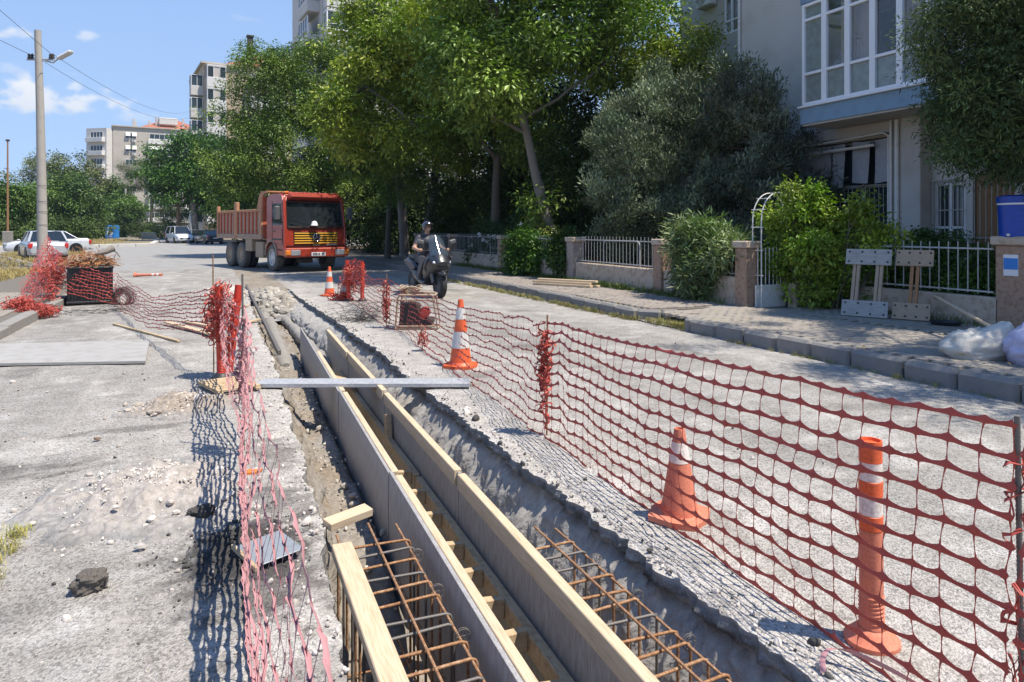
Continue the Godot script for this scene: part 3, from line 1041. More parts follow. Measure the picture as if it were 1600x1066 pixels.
func paving(called: String, u0: float, u1: float, v0: float, v1: float, a: float, b: float, single: int, sd: int, zig: bool, top := 0.168) -> void:
	var r := rnd(sd)
	var k := setting(called)
	var shapes := []
	for i in 6:
		var g := Geo.new()
		var t := r.randf_range(0.8, 1.15)
		g.col = Color(t, t * r.randf_range(0.95, 1.02), t * r.randf_range(0.9, 1.02))
		g.bx(Vector3.ZERO, Vector3(b - 0.01, 0.05, a - 0.008), 0.006)
		shapes.append(g)
	var meshes := shapes.map(func(q): return q.mesh())
	var rest := Geo.new()
	var n_one := 0
	var v := v0
	var row := 0
	while v < v1:
		var u := u0 + (0.5 * b if zig and row % 2 else 0.0) + b * 0.5
		while u < u1 - b * 0.4:
			var h := top + 0.012 * noise.get_noise_2d(u * 0.7, v * 0.7) + r.randf_range(-0.002, 0.003)
			var e := Vector3(r.randf_range(-0.015, 0.015), r.randf_range(-0.02, 0.02), r.randf_range(-0.015, 0.015))
			var i := r.randi() % 6
			if n_one < single and v > 4.2:
				var o := part("paving_stone", meshes[i], m.paver, k, W(u, h, v))
				o.rotation = e
				n_one += 1
			elif r.randf() > 0.004:
				rest.add(shapes[i], Transform3D(Basis.from_euler(e), W(u, h, v)))
			u += b
		v += a
		row += 1
	part("paving", rest, m.paver, k).set_meta("kind", "stuff")


# ---------------------------------------------------------------- buildings
# a window that looks along +z (turned with its basis): frame with panes as pieces of it
func window_at(parent: Node3D, xf: Transform3D, w: float, h: float, cols: int, rows: Array, frame: Material, pane: Variant, bar := 0.06, deep := 0.1, called := "window") -> MeshInstance3D:
	var g := Geo.new()
	for s in [-1, 1]:
		g.box(xf * Transform3D(Basis(), Vector3(s * (w - bar) / 2, 0, 0)), Vector3(bar, h, deep), 0.006)
		g.box(xf * Transform3D(Basis(), Vector3(0, s * (h - bar) / 2, 0)), Vector3(w - 2 * bar, bar, deep - 0.004), 0.006)
	for i in range(1, cols):
		g.box(xf * Transform3D(Basis(), Vector3(-w / 2 + w * i / cols, 0, 0)), Vector3(bar, h - 2 * bar, deep - 0.008), 0.006)
	for e in rows:
		g.box(xf * Transform3D(Basis(), Vector3(0, -h / 2 + h * e, 0)), Vector3(w - 2 * bar, bar * 0.9, deep - 0.014), 0.006)
	var o := part(called, g, frame, parent)
	var cuts := [0.0] + rows + [1.0]
	for i in cols:
		for j in cuts.size() - 1:
			var p := Geo.new()
			var lo: float = -h / 2 + h * cuts[j]
			var hi: float = -h / 2 + h * cuts[j + 1]
			p.box(xf * Transform3D(Basis(), Vector3(-w / 2 + w * (i + 0.5) / cols, (lo + hi) / 2, -deep * 0.2)), Vector3(w / cols - bar * 0.6, hi - lo - bar * 0.6, 0.012))
			var mm: Material = pane if pane is Material else pane[(i + j * cols) % pane.size()]
			part("pane", p, mm, o)
	return o


# a wall in the plane x = u that faces the street, made of blocks round its openings [v0, v1, h0, h1]
func pierced_wall(g: Geo, u: float, thick: float, v0: float, v1: float, h0: float, h1: float, holes: Array) -> void:
	var v := v0
	for q in holes:
		_wall_block(g, u, thick, v, q[0], h0, h1)
		_wall_block(g, u, thick, q[0], q[1], h0, q[2])
		_wall_block(g, u, thick, q[0], q[1], q[3], h1)
		v = q[1]
	_wall_block(g, u, thick, v, v1, h0, h1)


func _wall_block(g: Geo, u: float, thick: float, va: float, vb: float, ha: float, hb: float) -> void:
	if vb - va > 0.005 and hb - ha > 0.005:
		g.bx(W(u + thick / 2, (ha + hb) / 2, (va + vb) / 2), Vector3(thick, hb - ha, vb - va))


func ac_unit(parent: Node3D, xf: Transform3D) -> void:
	var g := Geo.new()
	g.box(xf, Vector3(0.8, 0.56, 0.3), 0.02)
	var o := part("air_conditioner", g, m.ac, parent)
	g = Geo.new()
	for r in [0.06, 0.12, 0.18, 0.235]:
		var p := PackedVector3Array()
		for k in 17:
			p.append(xf * Vector3(-0.12 + cos(TAU * k / 16) * r, sin(TAU * k / 16) * r, 0.158))
		g.tube(p, 0.006, 4, false)
	part("fan_grille", g, m.black, o)
	for s in [-1, 1]:
		g = Geo.new()
		g.box(xf * Transform3D(Basis(), Vector3(s * 0.3, -0.3, -0.02)), Vector3(0.04, 0.04, 0.36))
		part("bracket", g, m.iron, o)


func build_buildings() -> void:
	build_near_flats()
	build_far_flats()


func build_near_flats() -> void:
	var b := thing("apartment_building", "grey rendered apartment building behind the fence with blue band and white glazed bay", "building")
	var street := Basis(Vector3.UP, -PI / 2)  # local +z looks towards the street (-x)
	var g := Geo.new()
	pierced_wall(g, 15.0, 0.3, 2.0, 17.0, 0.1, 4.2, [[9.0, 9.85, 0.1, 2.75], [10.0, 10.72, 0.8, 2.62], [11.62, 15.6, 0.75, 3.8]])
	pierced_wall(g, 15.0, 0.3, 2.0, 17.0, 4.2, 12.0, [[9.2, 12.2, 4.62, 6.9]])
	g.bx(W(20.2, 6.0, 17.15), Vector3(10.0, 12.0, 0.3))
	g.bx(W(20.2, 6.0, 1.85), Vector3(10.0, 12.0, 0.3))
	g.bx(W(20.1, 12.1, 9.5), Vector3(10.4, 0.2, 15.8))
	part("wall", g, m.render_grey, b)
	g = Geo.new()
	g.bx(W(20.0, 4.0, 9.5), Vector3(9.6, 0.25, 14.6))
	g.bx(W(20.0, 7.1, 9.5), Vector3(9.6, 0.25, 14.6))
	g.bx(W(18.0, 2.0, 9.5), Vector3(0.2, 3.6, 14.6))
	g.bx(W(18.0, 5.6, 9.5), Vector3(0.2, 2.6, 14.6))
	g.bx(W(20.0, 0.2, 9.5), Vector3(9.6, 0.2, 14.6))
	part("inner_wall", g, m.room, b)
	# the block that stands back, further along
	g = Geo.new()
	pierced_wall(g, 17.0, 0.3, 17.3, 22.3, 0.1, 12.5, [[19.3, 20.05, 8.5, 9.8]])
	g.bx(W(21.5, 6.25, 22.45), Vector3(9.0, 12.5, 0.3))
	g.bx(W(21.5, 12.6, 19.9), Vector3(9.2, 0.2, 5.4))
	part("wall", g, m.render_dark, b)
	g = Geo.new()
	g.bx(W(17.5, 9.0, 19.7), Vector3(0.05, 2.4, 2.4))
	part("curtain", g, m.curtain, b)
	window_at(b, Transform3D(street, W(17.05, 9.15, 19.675)), 0.74, 1.29, 2, [0.35], m.upvc, m.clear_pane)
	ac_unit(b, Transform3D(street, W(16.8, 10.0, 20.8)))
	ac_unit(b, Transform3D(street, W(14.8, 4.75, 13.65)))
	g = Geo.new()
	g.rod(W(14.93, 0.2, 16.94), W(14.93, 12, 16.94), 0.045)
	part("drain_pipe", g, m.white_paint, b)
	# floor of the bay with its blue band, and the next one above
	g = Geo.new()
	g.bx(W(14.25, 4.36, 7.6), Vector3(1.5, 0.4, 11.1), 0.01)
	g.bx(W(14.25, 7.38, 7.6), Vector3(1.5, 0.5, 11.1), 0.01)
	var o := part("blue_band", g, m.blue_band, b)
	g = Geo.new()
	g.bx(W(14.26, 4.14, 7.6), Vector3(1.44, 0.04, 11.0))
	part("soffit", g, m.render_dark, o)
	g = Geo.new()
	g.bx(W(13.49, 4.585, 7.6), Vector3(0.12, 0.05, 11.16), 0.01)
	part("window_sill", g, m.upvc, b)
	g = Geo.new()
	for k in 1:  # the floor above the picture
		g.bx(W(14.25, 8.9 + 3.0 * k, 7.6), Vector3(1.46, 2.5, 11.0))
		g.bx(W(14.25, 10.38 + 3.0 * k, 7.6), Vector3(1.5, 0.46, 11.1))
	part("upper_bay", g, m.bay_white, b)
	# glazed bay: seven bays of glass along the street, one row frosted
	var gl: Material = m.clear_pane
	for k in 16:
		var v := 13.1 - 0.665 * (k + 0.5)
		var low: Material = m.frosted
		window_at(b, Transform3D(street, W(13.56, 5.865, v)), 0.665, 2.5, 1, [0.31, 0.84], m.upvc, [low, (m.frosted if k % 5 == 0 else gl), (m.frosted if k % 3 == 0 else gl)], 0.075, 0.1, "bay_window")
	window_at(b, Transform3D(Basis(Vector3.UP, PI), W(14.27, 5.865, 13.1)), 1.42, 2.5, 2, [0.31, 0.84], m.upvc, [m.frosted, m.frosted, gl, gl, gl, gl], 0.075, 0.1, "bay_window")
	for e in [[12.2, 12.35, 0.42], [10.75, 10.35, 0.3], [8.7, 8.4, 0.6]]:
		g = Geo.new()
		var rows := []
		for i in 2:
			var p := PackedVector3Array()
			for j in 25:
				p.append(W(13.82 + 0.035 * sin(j * 1.9), 4.68 if i == 0 else 7.05, e[0] - e[2] * j / 12.0))
			rows.append(p)
		g.grid(rows)
		part("curtain", g, m.curtain, b)
	window_at(b, Transform3D(street, W(15.02, 5.76, 10.7)), 2.96, 2.24, 4, [0.4], m.upvc, m.glass_house)
	# ground floor: pier with pipes, barred windows, door
	g = Geo.new()
	g.bx(W(14.8, 2.14, 11.12), Vector3(0.4, 4.0, 0.72), 0.015)
	g.bx(W(14.85, 4.0, 14.2), Vector3(0.3, 0.28, 5.4), 0.015)
	g.bx(W(14.85, 2.14, 16.6), Vector3(0.3, 4.0, 0.5), 0.015)
	part("pier", g, m.render_dark, b)
	g = Geo.new()
	g.rod(W(14.55, 0.1, 11.3), W(14.55, 4.1, 11.3), 0.05)
	g.rod(W(14.55, 0.1, 11.45), W(14.55, 4.1, 11.45), 0.035)
	g.tube(PackedVector3Array([W(14.66, 0.1, 11.6), W(14.66, 3.78, 11.6), W(14.66, 3.86, 11.75), W(14.66, 3.72, 15.5)]), 0.03)
	g.rod(W(14.68, 3.6, 12.0), W(14.68, 3.5, 17.0), 0.04)
	part("drain_pipe", g, m.white_paint, b)
	var wn := window_at(b, Transform3D(street, W(15.1, 2.27, 13.61)), 3.94, 3.0, 4, [0.62], m.iron, m.glass_house)
	g = Geo.new()
	for k in 31:
		g.rod(W(14.93, 0.75, 11.7 + 0.126 * k), W(14.93, 2.66, 11.7 + 0.126 * k), 0.008, 5)
	for h in [0.78, 1.7, 2.66]:
		g.rod(W(14.93, h, 11.62), W(14.93, h, 15.6), 0.014, 5)
	part("window_bars", g, m.iron_pale, wn)
	for e in [[11.7, 12.1, 2.7], [12.28, 12.75, 2.72], [13.0, 13.35, 2.62], [13.4, 15.5, 2.95], [13.6, 15.2, 2.5]]:
		g = Geo.new()
		var rows := []
		for i in 4:
			var p := PackedVector3Array()
			for j in 13:
				var v := lerpf(e[0], e[1], j / 12.0)
				p.append(W(14.86 - 0.02 * i - 0.02 * sin(v * 9.0 + i), lerpf(3.74, e[2], i / 3.0) + 0.02 * sin(v * 5.0), v))
			rows.append(p)
		g.grid(rows)
		part("tarpaulin", g, m.tarp, wn)
	wn = window_at(b, Transform3D(street, W(15.08, 1.71, 10.36)), 0.71, 1.8, 2, [0.45], m.upvc, m.glass_house)
	g = Geo.new()
	for k in 8:
		g.rod(W(14.92, 0.75, 10.02 + 0.098 * k), W(14.92, 2.68, 10.02 + 0.098 * k), 0.009, 5)
	for h in [0.78, 1.35, 2.0, 2.66]:
		g.rod(W(14.92, h, 9.98), W(14.92, h, 10.74), 0.013, 5)
	part("window_bars", g, m.iron_pale, wn)
	g = Geo.new()
	g.bx(W(15.1, 1.42, 9.42), Vector3(0.06, 2.62, 0.8), 0.01)
	var dr := part("door", g, m.door_wood, b)
	g = Geo.new()
	for k in 7:
		g.rod(W(14.95, 0.2, 9.06 + 0.12 * k), W(14.95, 2.7, 9.06 + 0.12 * k), 0.009, 5)
	g.rod(W(14.95, 1.4, 9.02), W(14.95, 1.4, 9.84), 0.014, 5)
	part("door_bars", g, m.iron_pale, dr)


# a block of flats in the distance: x runs along its front, which faces +z
func block(label: String, at: Vector3, turn: float, w: float, deep: float, h: float, mm: Material) -> Node3D:
	var b := thing("apartment_building", label, "building", at, turn)
	var g := Geo.new()
	g.bx(Vector3(w / 2, h / 2, -deep / 2), Vector3(w, h, deep))
	part("wall", g, mm, b)
	g = Geo.new()
	g.bx(Vector3(w / 2, h + 0.12, -deep / 2), Vector3(w + 0.7, 0.24, deep + 0.7))
	part("roof_edge", g, m.render_cream, b)
	return b


func hip_roof(b: Node3D, x0: float, x1: float, z0: float, z1: float, y: float, up: float) -> Node3D:
	var g := Geo.new()
	var k := minf(x1 - x0, z1 - z0) / 2
	var a := Vector3(x0, y, z1)
	var c := Vector3(x1, y, z1)
	var d := Vector3(x1, y, z0)
	var e := Vector3(x0, y, z0)
	var p := Vector3(x0 + k, y + up, (z0 + z1) / 2)
	var q := Vector3(x1 - k, y + up, (z0 + z1) / 2)
	g.quad(a, c, q, p)
	g.quad(d, e, p, q)
	g.tri(e, a, p)
	g.tri(c, d, q)
	return part("roof", g, m.tile_roof, b)


func build_far_flats() -> void:
	var north := Basis()
	# the pale block across the junction
	var b := block("pale eight storey apartment block with red roof beyond the blue recycling container", W(-19.5, 0, 184.0), 0.1, 30.0, 14.0, 25.0, m.render_cream)
	var rf := hip_roof(b, 5.0, 20.0, -13.0, -1.0, 25.2, 3.0)
	var g := Geo.new()
	for e in [[4.2, 2.4], [4.6, 1.8], [7.5, 2.2], [9.0, 3.2], [9.6, 2.8], [14.8, 3.2], [20.0, 2.6], [20.6, 2.0]]:
		g.bx(Vector3(e[0], 25.0 + e[1] / 2, -3.0), Vector3(0.5, e[1], 0.5), 0.05)
	part("chimney", g, m.render_dark, rf)
	g = Geo.new()
	g.bx(Vector3(11.5, 27.2, -2.4), Vector3(4.0, 1.6, 1.0), 0.1)
	part("water_tank", g, m.render_white, rf)
	for k in 8:
		var y := 24.0 - 3.05 * k
		var sh := window_at(b, Transform3D(north, Vector3(3.6, y - 1.0, 0.02)), 2.2, 1.3, 3, [], m.upvc, m.glass_house)
		if k < 2:
			for s in [-0.6, 0.7]:
				g = Geo.new()
				g.bx(Vector3(3.6 + s, y - 0.65, 0.3), Vector3(1.0, 1.0, 0.08), 0.02, Vector3(-0.35, 0, 0))
				part("awning", g, m.bay_white, sh)
		if k in [0, 1, 4]:
			ac_unit(b, Transform3D(north, Vector3(4.2, y - 2.2, 0.3)))
		# balconies closed in with glass and white panels
		g = Geo.new()
		g.bx(Vector3(10.5, y - 2.15, 0.5), Vector3(6.8, 1.1, 1.0), 0.03)
		part("balcony_panel", g, m.bay_white, b)
		window_at(b, Transform3D(north, Vector3(10.5, y - 0.95, 0.8)), 6.2, 1.2, 6, [], m.upvc, m.glass_house)
		if k == 1:
			g = Geo.new()
			g.bx(Vector3(10.5, y - 0.6, 1.25), Vector3(6.6, 0.9, 0.06), 0.01, Vector3(-0.5, 0, 0))
			part("awning", g, m.bay_white, b)
		g = Geo.new()
		g.bx(Vector3(17.6, y - (1.35 if k == 0 else 2.15), 0.5), Vector3(6.6, 2.7 if k == 0 else 1.1, 1.0), 0.03)
		part("balcony_panel", g, m.bay_white, b)
		if k:
			window_at(b, Transform3D(north, Vector3(17.6, y - 0.95, 0.8)), 6.2, 1.2, 5, [], m.upvc, m.glass_house)
		window_at(b, Transform3D(north, Vector3(25.0, y - 1.0, 0.02)), 2.0, 1.3, 2, [], m.upvc, m.glass_house)
	# wing on the left, set at an angle, with open balconies
	g = Geo.new()
	g.box(Transform3D(Basis(Vector3.UP, -0.75), Vector3(-1.6, 12.2, -2.6)), Vector3(5.5, 24.4, 5.0))
	part("wing", g, m.render_white, b)
	for k in 8:
		var y := 23.4 - 3.05 * k
		var wx := Transform3D(Basis(Vector3.UP, -0.75), Vector3(-1.6, y, -2.6)) * Transform3D(Basis(), Vector3(0, 0, 2.55))
		g = Geo.new()
		g.box(wx * Transform3D(Basis(), Vector3(0.2, -1.7, 0.5)), Vector3(4.6, 1.0, 1.0), 0.03)
		part("balcony_panel", g, m.bay_white, b)
		window_at(b, wx * Transform3D(Basis(), Vector3(0.2, -0.6, 0.05)), 3.4, 1.5, 4, [], m.upvc, m.glass_house)
	# the tan block half behind the trees
	b = block("tan apartment block with stacked white glazed bays, half hidden by the street trees", W(-0.3, 0, 101.5), 0.12, 22.0, 14.0, 23.4, m.render_tan)
	rf = hip_roof(b, 2.0, 21.0, -13.0, -1.0, 23.6, 3.2)
	g = Geo.new()
	g.bx(Vector3(6.3, 26.0, -2.5), Vector3(0.7, 4.6, 0.7), 0.03)
	g.bx(Vector3(6.3, 28.4, -2.5), Vector3(0.95, 0.25, 0.95), 0.03)
	g.bx(Vector3(9.2, 25.6, -2.5), Vector3(0.9, 3.0, 0.7), 0.03)
	part("chimney", g, m.chassis, rf)
	for k in 7:
		var y := 23.0 - 3.0 * k
		g = Geo.new()
		g.bx(Vector3(1.5, y - 2.15, 0.5), Vector3(2.4, 1.25, 1.0), 0.02)
		part("bay_panel", g, m.bay_white, b)
		g = Geo.new()
		g.bx(Vector3(1.5, y + 0.08, 0.5), Vector3(2.4, 0.2, 1.0), 0.02)
		part("bay_head", g, m.bay_white, b)
		window_at(b, Transform3D(north, Vector3(1.5, y - 0.76, 0.94)), 2.3, 1.5, 3, [], m.upvc, [m.glass_house, m.curtain, m.glass_house])
		window_at(b, Transform3D(Basis(Vector3.UP, -PI / 2), Vector3(0.36, y - 0.76, 0.5)), 0.9, 1.5, 1, [], m.upvc, m.glass_house)
		g = Geo.new()
		g.bx(Vector3(8.2, y - 1.3, 0.6), Vector3(5.0, 1.9, 1.2), 0.02)
		part("bay_panel", g, m.bay_white, b)
		window_at(b, Transform3D(north, Vector3(8.2, y - 0.5, 1.22)), 3.4, 1.0, 4, [], m.upvc, m.glass_house)
		# narrow bays on the corner
		if k > 0 or true:
			g = Geo.new()
			g.bx(Vector3(-0.75, y - 3.2, -1.2), Vector3(1.5, 1.2, 1.8), 0.02)
			part("bay_panel", g, m.render_white, b)
			window_at(b, Transform3D(north, Vector3(-0.75, y - 1.85, -0.35)), 1.4, 1.5, 2, [], m.upvc, m.glass_house)
			window_at(b, Transform3D(Basis(Vector3.UP, -PI / 2), Vector3(-1.47, y - 1.85, -1.2)), 1.6, 1.5, 2, [], m.upvc, m.glass_house)
	# the white block whose corner bay shows above the crowns
	b = block("white apartment tower with a glazed corner bay, showing above the tallest street trees", W(9.3, 0, 63.0), 0.1, 16.0, 12.0, 30.0, m.render_white)
	for k in 10:
		var y := 29.4 - 3.0 * k
		g = Geo.new()
		g.bx(Vector3(2.3, y - 2.1, 0.6), Vector3(4.4, 1.1, 1.2), 0.02)
		part("bay_panel", g, m.bay_white, b)
		g = Geo.new()
		g.bx(Vector3(2.3, y + 0.12, 0.6), Vector3(4.4, 0.26, 1.2), 0.02)
		part("bay_head", g, m.bay_white, b)
		window_at(b, Transform3D(north, Vector3(2.3, y - 0.78, 1.12)), 4.3, 1.55, 4, [0.3], m.upvc, [m.glass_house, m.frosted, m.glass_house, m.curtain])
		window_at(b, Transform3D(Basis(Vector3.UP, -PI / 2), Vector3(0.14, y - 0.78, 0.6)), 1.15, 1.55, 2, [0.3], m.upvc, m.glass_house)
		g = Geo.new()
		g.bx(Vector3(-0.55, y - 2.2, -2.6), Vector3(1.1, 1.0, 3.6), 0.02)
		part("bay_panel", g, m.render_white, b)
		window_at(b, Transform3D(Basis(Vector3.UP, -PI / 2), Vector3(-1.05, y - 0.9, -2.6)), 3.5, 1.6, 4, [0.3], m.upvc, m.glass_house)
		window_at(b, Transform3D(north, Vector3(8.0, y - 1.0, 0.02)), 1.6, 1.4, 2, [], m.upvc, m.glass_house)


# ---------------------------------------------------------------- garden walls and fences
func fence_panel(parent: Node3D, u: float, va: float, vb: float, ha: float, hb: float, gap: float, rr: float, mm: Material, single: bool, hoop := true) -> void:
	var n := int((vb - va) / gap)
	for i in n:
		var v := va + gap * (i + 0.5)
		var g := Geo.new()
		g.rod(W(u, ha + 0.02, v), W(u, hb + 0.004 * sin(i * 7.0), v), rr, 5)
		part("fence_bar", g, mm, parent)
	var g := Geo.new()
	for h in [ha + 0.05, hb - 0.1]:
		g.bx(W(u, h, (va + vb) / 2), Vector3(0.03, 0.025, vb - va), 0.004)
	part("fence_rail", g, mm, parent)
	if hoop:
		for e in [[va + (vb - va) * 0.18, va + (vb - va) * 0.62]]:
			g = Geo.new()
			var p := PackedVector3Array([W(u - 0.05, ha - 0.35, e[0]), W(u - 0.05, hb - 0.2, e[0]), W(u - 0.05, hb - 0.13, e[0] + 0.03), W(u - 0.05, hb - 0.1, e[0] + 0.1), W(u - 0.05, hb - 0.1, e[1] - 0.1), W(u - 0.05, hb - 0.13, e[1] - 0.03), W(u - 0.05, hb - 0.2, e[1]), W(u - 0.05, ha - 0.35, e[1])])
			g.tube(p, 0.017, 6)
			part("hoop_rail", g, mm, parent)


func gate_post(label: String, u: float, v: float, w: float, h: float, mm: Material, cap := 0.05) -> Node3D:
	var o := thing("fence_post", label, "post", W(u, 0.13, v), 0.0, "masonry posts of the garden fence")
	var g := Geo.new()
	g.bx(Vector3(0, (h - 0.13) / 2, 0), Vector3(w, h - 0.13, w), 0.015)
	part("shaft", g, mm, o)
	g = Geo.new()
	g.bx(Vector3(0, h - 0.065, 0), Vector3(w + cap * 2, 0.128, w + cap * 2), 0.018)
	part("cap", g, m.plaster_wall, o)
	return o


func build_walls_and_fences() -> void:
	# the long fence beyond the crossing
	var posts := [[10.15, 0.3, "brown masonry post at the corner beside the white arch", m.post_brown], [12.75, 0.3, "brown masonry post between oleander bush and olive tree", m.post_brown], [16.7, 0.36, "thick grey stained masonry post with peeling plaster under the leaning trunk", m.post_grey], [21.7, 0.3, "slim brown post between the rose bushes and the creeper", m.post_brown], [27.0, 0.3, "", m.post_brown], [32.0, 0.3, "", m.post_brown]]
	for i in posts.size():
		var e: Array = posts[i]
		gate_post(e[2] if e[2] else ["brown fence post in deep shade behind the scooter", "farthest brown fence post in deep shade behind the lorry"][i - 4], 9.12, e[0], e[1], 1.24, e[3], 0.035)
	var names := ["low cream wall with iron railing behind the oleander bush", "low cream wall with grey hooped iron railing in front of the olive tree", "low cream wall with iron railing half covered by the creeper", "low wall with iron railing behind the white rose bushes", "shaded wall with iron railing behind the scooter rider"]
	for i in posts.size() - 1:
		var a: float = posts[i][0] + posts[i][1] / 2 + 0.01
		var b: float = posts[i + 1][0] - posts[i + 1][1] / 2 - 0.01
		var o := thing("garden_fence", names[i], "fence")
		var g := Geo.new()
		g.bx(W(9.12, 0.4, (a + b) / 2), Vector3(0.2, 0.6, b - a), 0.015)
		part("low_wall", g, m.plaster_wall, o)
		fence_panel(o, 9.12, a, b, 0.7, 1.4, 0.15, 0.008, m.iron, true)
	# the gate beside the corner post and the set back fence on the right
	var gt := thing("garden_gate", "small white iron gate beside the arch, half hidden by the bright bush", "gate")
	var g := Geo.new()
	g.bx(W(9.5, 0.34, 9.95), Vector3(0.72, 0.46, 0.03), 0.005)
	part("gate_panel", g, m.white_paint, gt)
	for k in 8:
		g = Geo.new()
		g.rod(W(9.2 + 0.09 * k, 0.55, 9.95), W(9.2 + 0.09 * k, 1.25, 9.95), 0.009, 5)
		part("gate_bar", g, m.white_paint, gt)
	var o := thing("garden_fence", "pale iron railing on cracked cream wall behind the leaning scaffold panels", "fence")
	g = Geo.new()
	g.bx(W(10.52, 0.35, 7.85), Vector3(0.2, 0.5, 2.75), 0.02)
	g.bx(W(10.2, 0.35, 9.7), Vector3(0.9, 0.5, 0.2), 0.02)
	part("low_wall", g, m.plaster_wall, o)
	fence_panel(o, 10.52, 6.6, 9.2, 0.62, 1.4, 0.152, 0.009, m.iron_pale, true, false)
	g = Geo.new()
	g.tube(PackedVector3Array([W(10.45, 0.55, 9.12), W(10.45, 1.2, 9.12), W(10.45, 1.28, 9.08), W(10.45, 1.3, 9.0), W(10.45, 1.3, 8.2)]), 0.016, 6)
	part("hoop_rail", g, m.iron_pale, o)
	gate_post("broad brown masonry post carrying the blue water barrel", 10.62, 6.32, 0.4, 1.36, m.post_brown)
	# past the barrel, mostly outside the picture
	o = thing("garden_fence", "low cream wall at the right edge beyond the barrel post", "fence")
	g = Geo.new()
	g.bx(W(10.55, 0.35, 4.0), Vector3(0.2, 0.5, 4.1), 0.02)
	part("low_wall", g, m.plaster_wall, o)
	fence_panel(o, 10.55, 2.2, 6.0, 0.62, 1.4, 0.152, 0.009, m.iron_pale, true, false)
	# a shaded wall that closes the back of the garden
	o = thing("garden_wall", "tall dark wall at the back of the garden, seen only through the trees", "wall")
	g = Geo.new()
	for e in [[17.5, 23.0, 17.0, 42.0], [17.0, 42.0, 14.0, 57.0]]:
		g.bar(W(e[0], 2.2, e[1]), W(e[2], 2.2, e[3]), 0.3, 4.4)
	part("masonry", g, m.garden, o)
	# sticker on the barrel post
	g = Geo.new()
	g.bx(W(10.415, 1.08, 6.3), Vector3(0.004, 0.3, 0.2), 0.0)
	var st := solo("poster", g, m.plate_white, "blue and white paper notice pasted on the barrel post", "notice")
	g = Geo.new()
	g.bx(W(10.411, 1.1, 6.3), Vector3(0.004, 0.16, 0.19), 0.0)
	part("blue_print", g, m.bin_blue, st)
	# garden arch
	var ar := thing("garden_arch", "slender white metal garden arch rising beside the bright bush", "arch")
	for s in [-0.11, 0.11]:
		g = Geo.new()
		var p := PackedVector3Array()
		for k in 25:
			var a: float = PI * k / 24.0
			p.append(W(9.58 - 0.4 * cos(a), 1.75 + 0.5 * sin(a), 9.95 + s))
		p.insert(0, W(9.18, 0.12, 9.95 + s))
		p.append(W(9.98, 0.12, 9.95 + s))
		g.tube(p, 0.011, 6)
		part("arch_rod", g, m.white_paint, ar)
	g = Geo.new()
	for e in [[9.18, 0.75], [9.18, 1.2], [9.18, 1.62], [9.98, 0.75], [9.98, 1.2], [9.98, 1.62]]:
		g.rod(W(e[0], e[1], 9.8), W(e[0], e[1], 10.1), 0.009, 5)
	for k in [3, 7, 12, 17, 21]:
		var a: float = PI * k / 24.0
		g.rod(W(9.58 - 0.4 * cos(a), 1.75 + 0.5 * sin(a), 9.78), W(9.58 - 0.4 * cos(a), 1.75 + 0.5 * sin(a), 10.12), 0.009, 5)
	part("rung", g, m.white_paint, ar)


# ---------------------------------------------------------------- trees and plants
# a spray of leaves: each leaf two folded faces, set round a few twigs
func spray(count: int, radius: float, ll: float, lw: float, sd: int, droop := 0.2, needle := false) -> ArrayMesh:
	var g := Geo.new()
	var r := rnd(sd)
	for i in count:
		var d := Vector3(r.randfn(), r.randfn() * 0.7, r.randfn()).normalized()
		var p := d * radius * pow(r.randf(), 0.5)
		var dir := (d + Vector3(r.randfn() * 0.6, r.randfn() * 0.4 - droop, r.randfn() * 0.6)).normalized()
		if needle:
			dir = (d * 0.6 + Vector3(r.randfn() * 0.3, 0.8 + r.randfn() * 0.4, r.randfn() * 0.3)).normalized()
		var side := dir.cross(Vector3(r.randfn() * 0.5, 1, r.randfn() * 0.5)).normalized()
		var up := side.cross(dir).normalized()
		if up.y < 0 and r.randf() < 0.8:
			up = -up
			side = -side
		var s := r.randf_range(0.7, 1.2)
		var t := r.randf_range(0.8, 1.2)
		g.col = Color(t, t, t * r.randf_range(0.85, 1.1))
		var tip := p + dir * ll * s - Vector3(0, droop * ll * 0.3, 0)
		var mid := p + dir * ll * s * 0.45 - up * lw * 0.12
		var a := mid + side * lw * s * 0.5 + up * lw * 0.18
		var b := mid - side * lw * s * 0.5 + up * lw * 0.18
		var na := (a - p).cross(tip - a)
		if na.dot(up) < 0:
			var w := a
			a = b
			b = w
		g.tri(p, a, tip)
		g.tri(p, tip, b)
	return g.mesh()


func limb(g: Geo, a: Vector3, b: Vector3, ra: float, rb: float, r: RandomNumberGenerator, bend := 0.12, seg := 6) -> PackedVector3Array:
	var p := PackedVector3Array()
	var rr := PackedFloat32Array()
	var l := a.distance_to(b)
	var o1 := Vector3(r.randfn(), r.randfn() * 0.4, r.randfn()) * bend * l
	for k in seg + 1:
		var f := float(k) / seg
		p.append(a.lerp(b, f) + o1 * sin(PI * f) * 0.6 + Vector3(r.randfn(), r.randfn() * 0.3, r.randfn()) * bend * l * 0.08 * (1.0 if k > 0 and k < seg else 0.0))
		rr.append(lerpf(ra, rb, pow(f, 0.8)))
	g.tube(p, rr, 9)
	return p


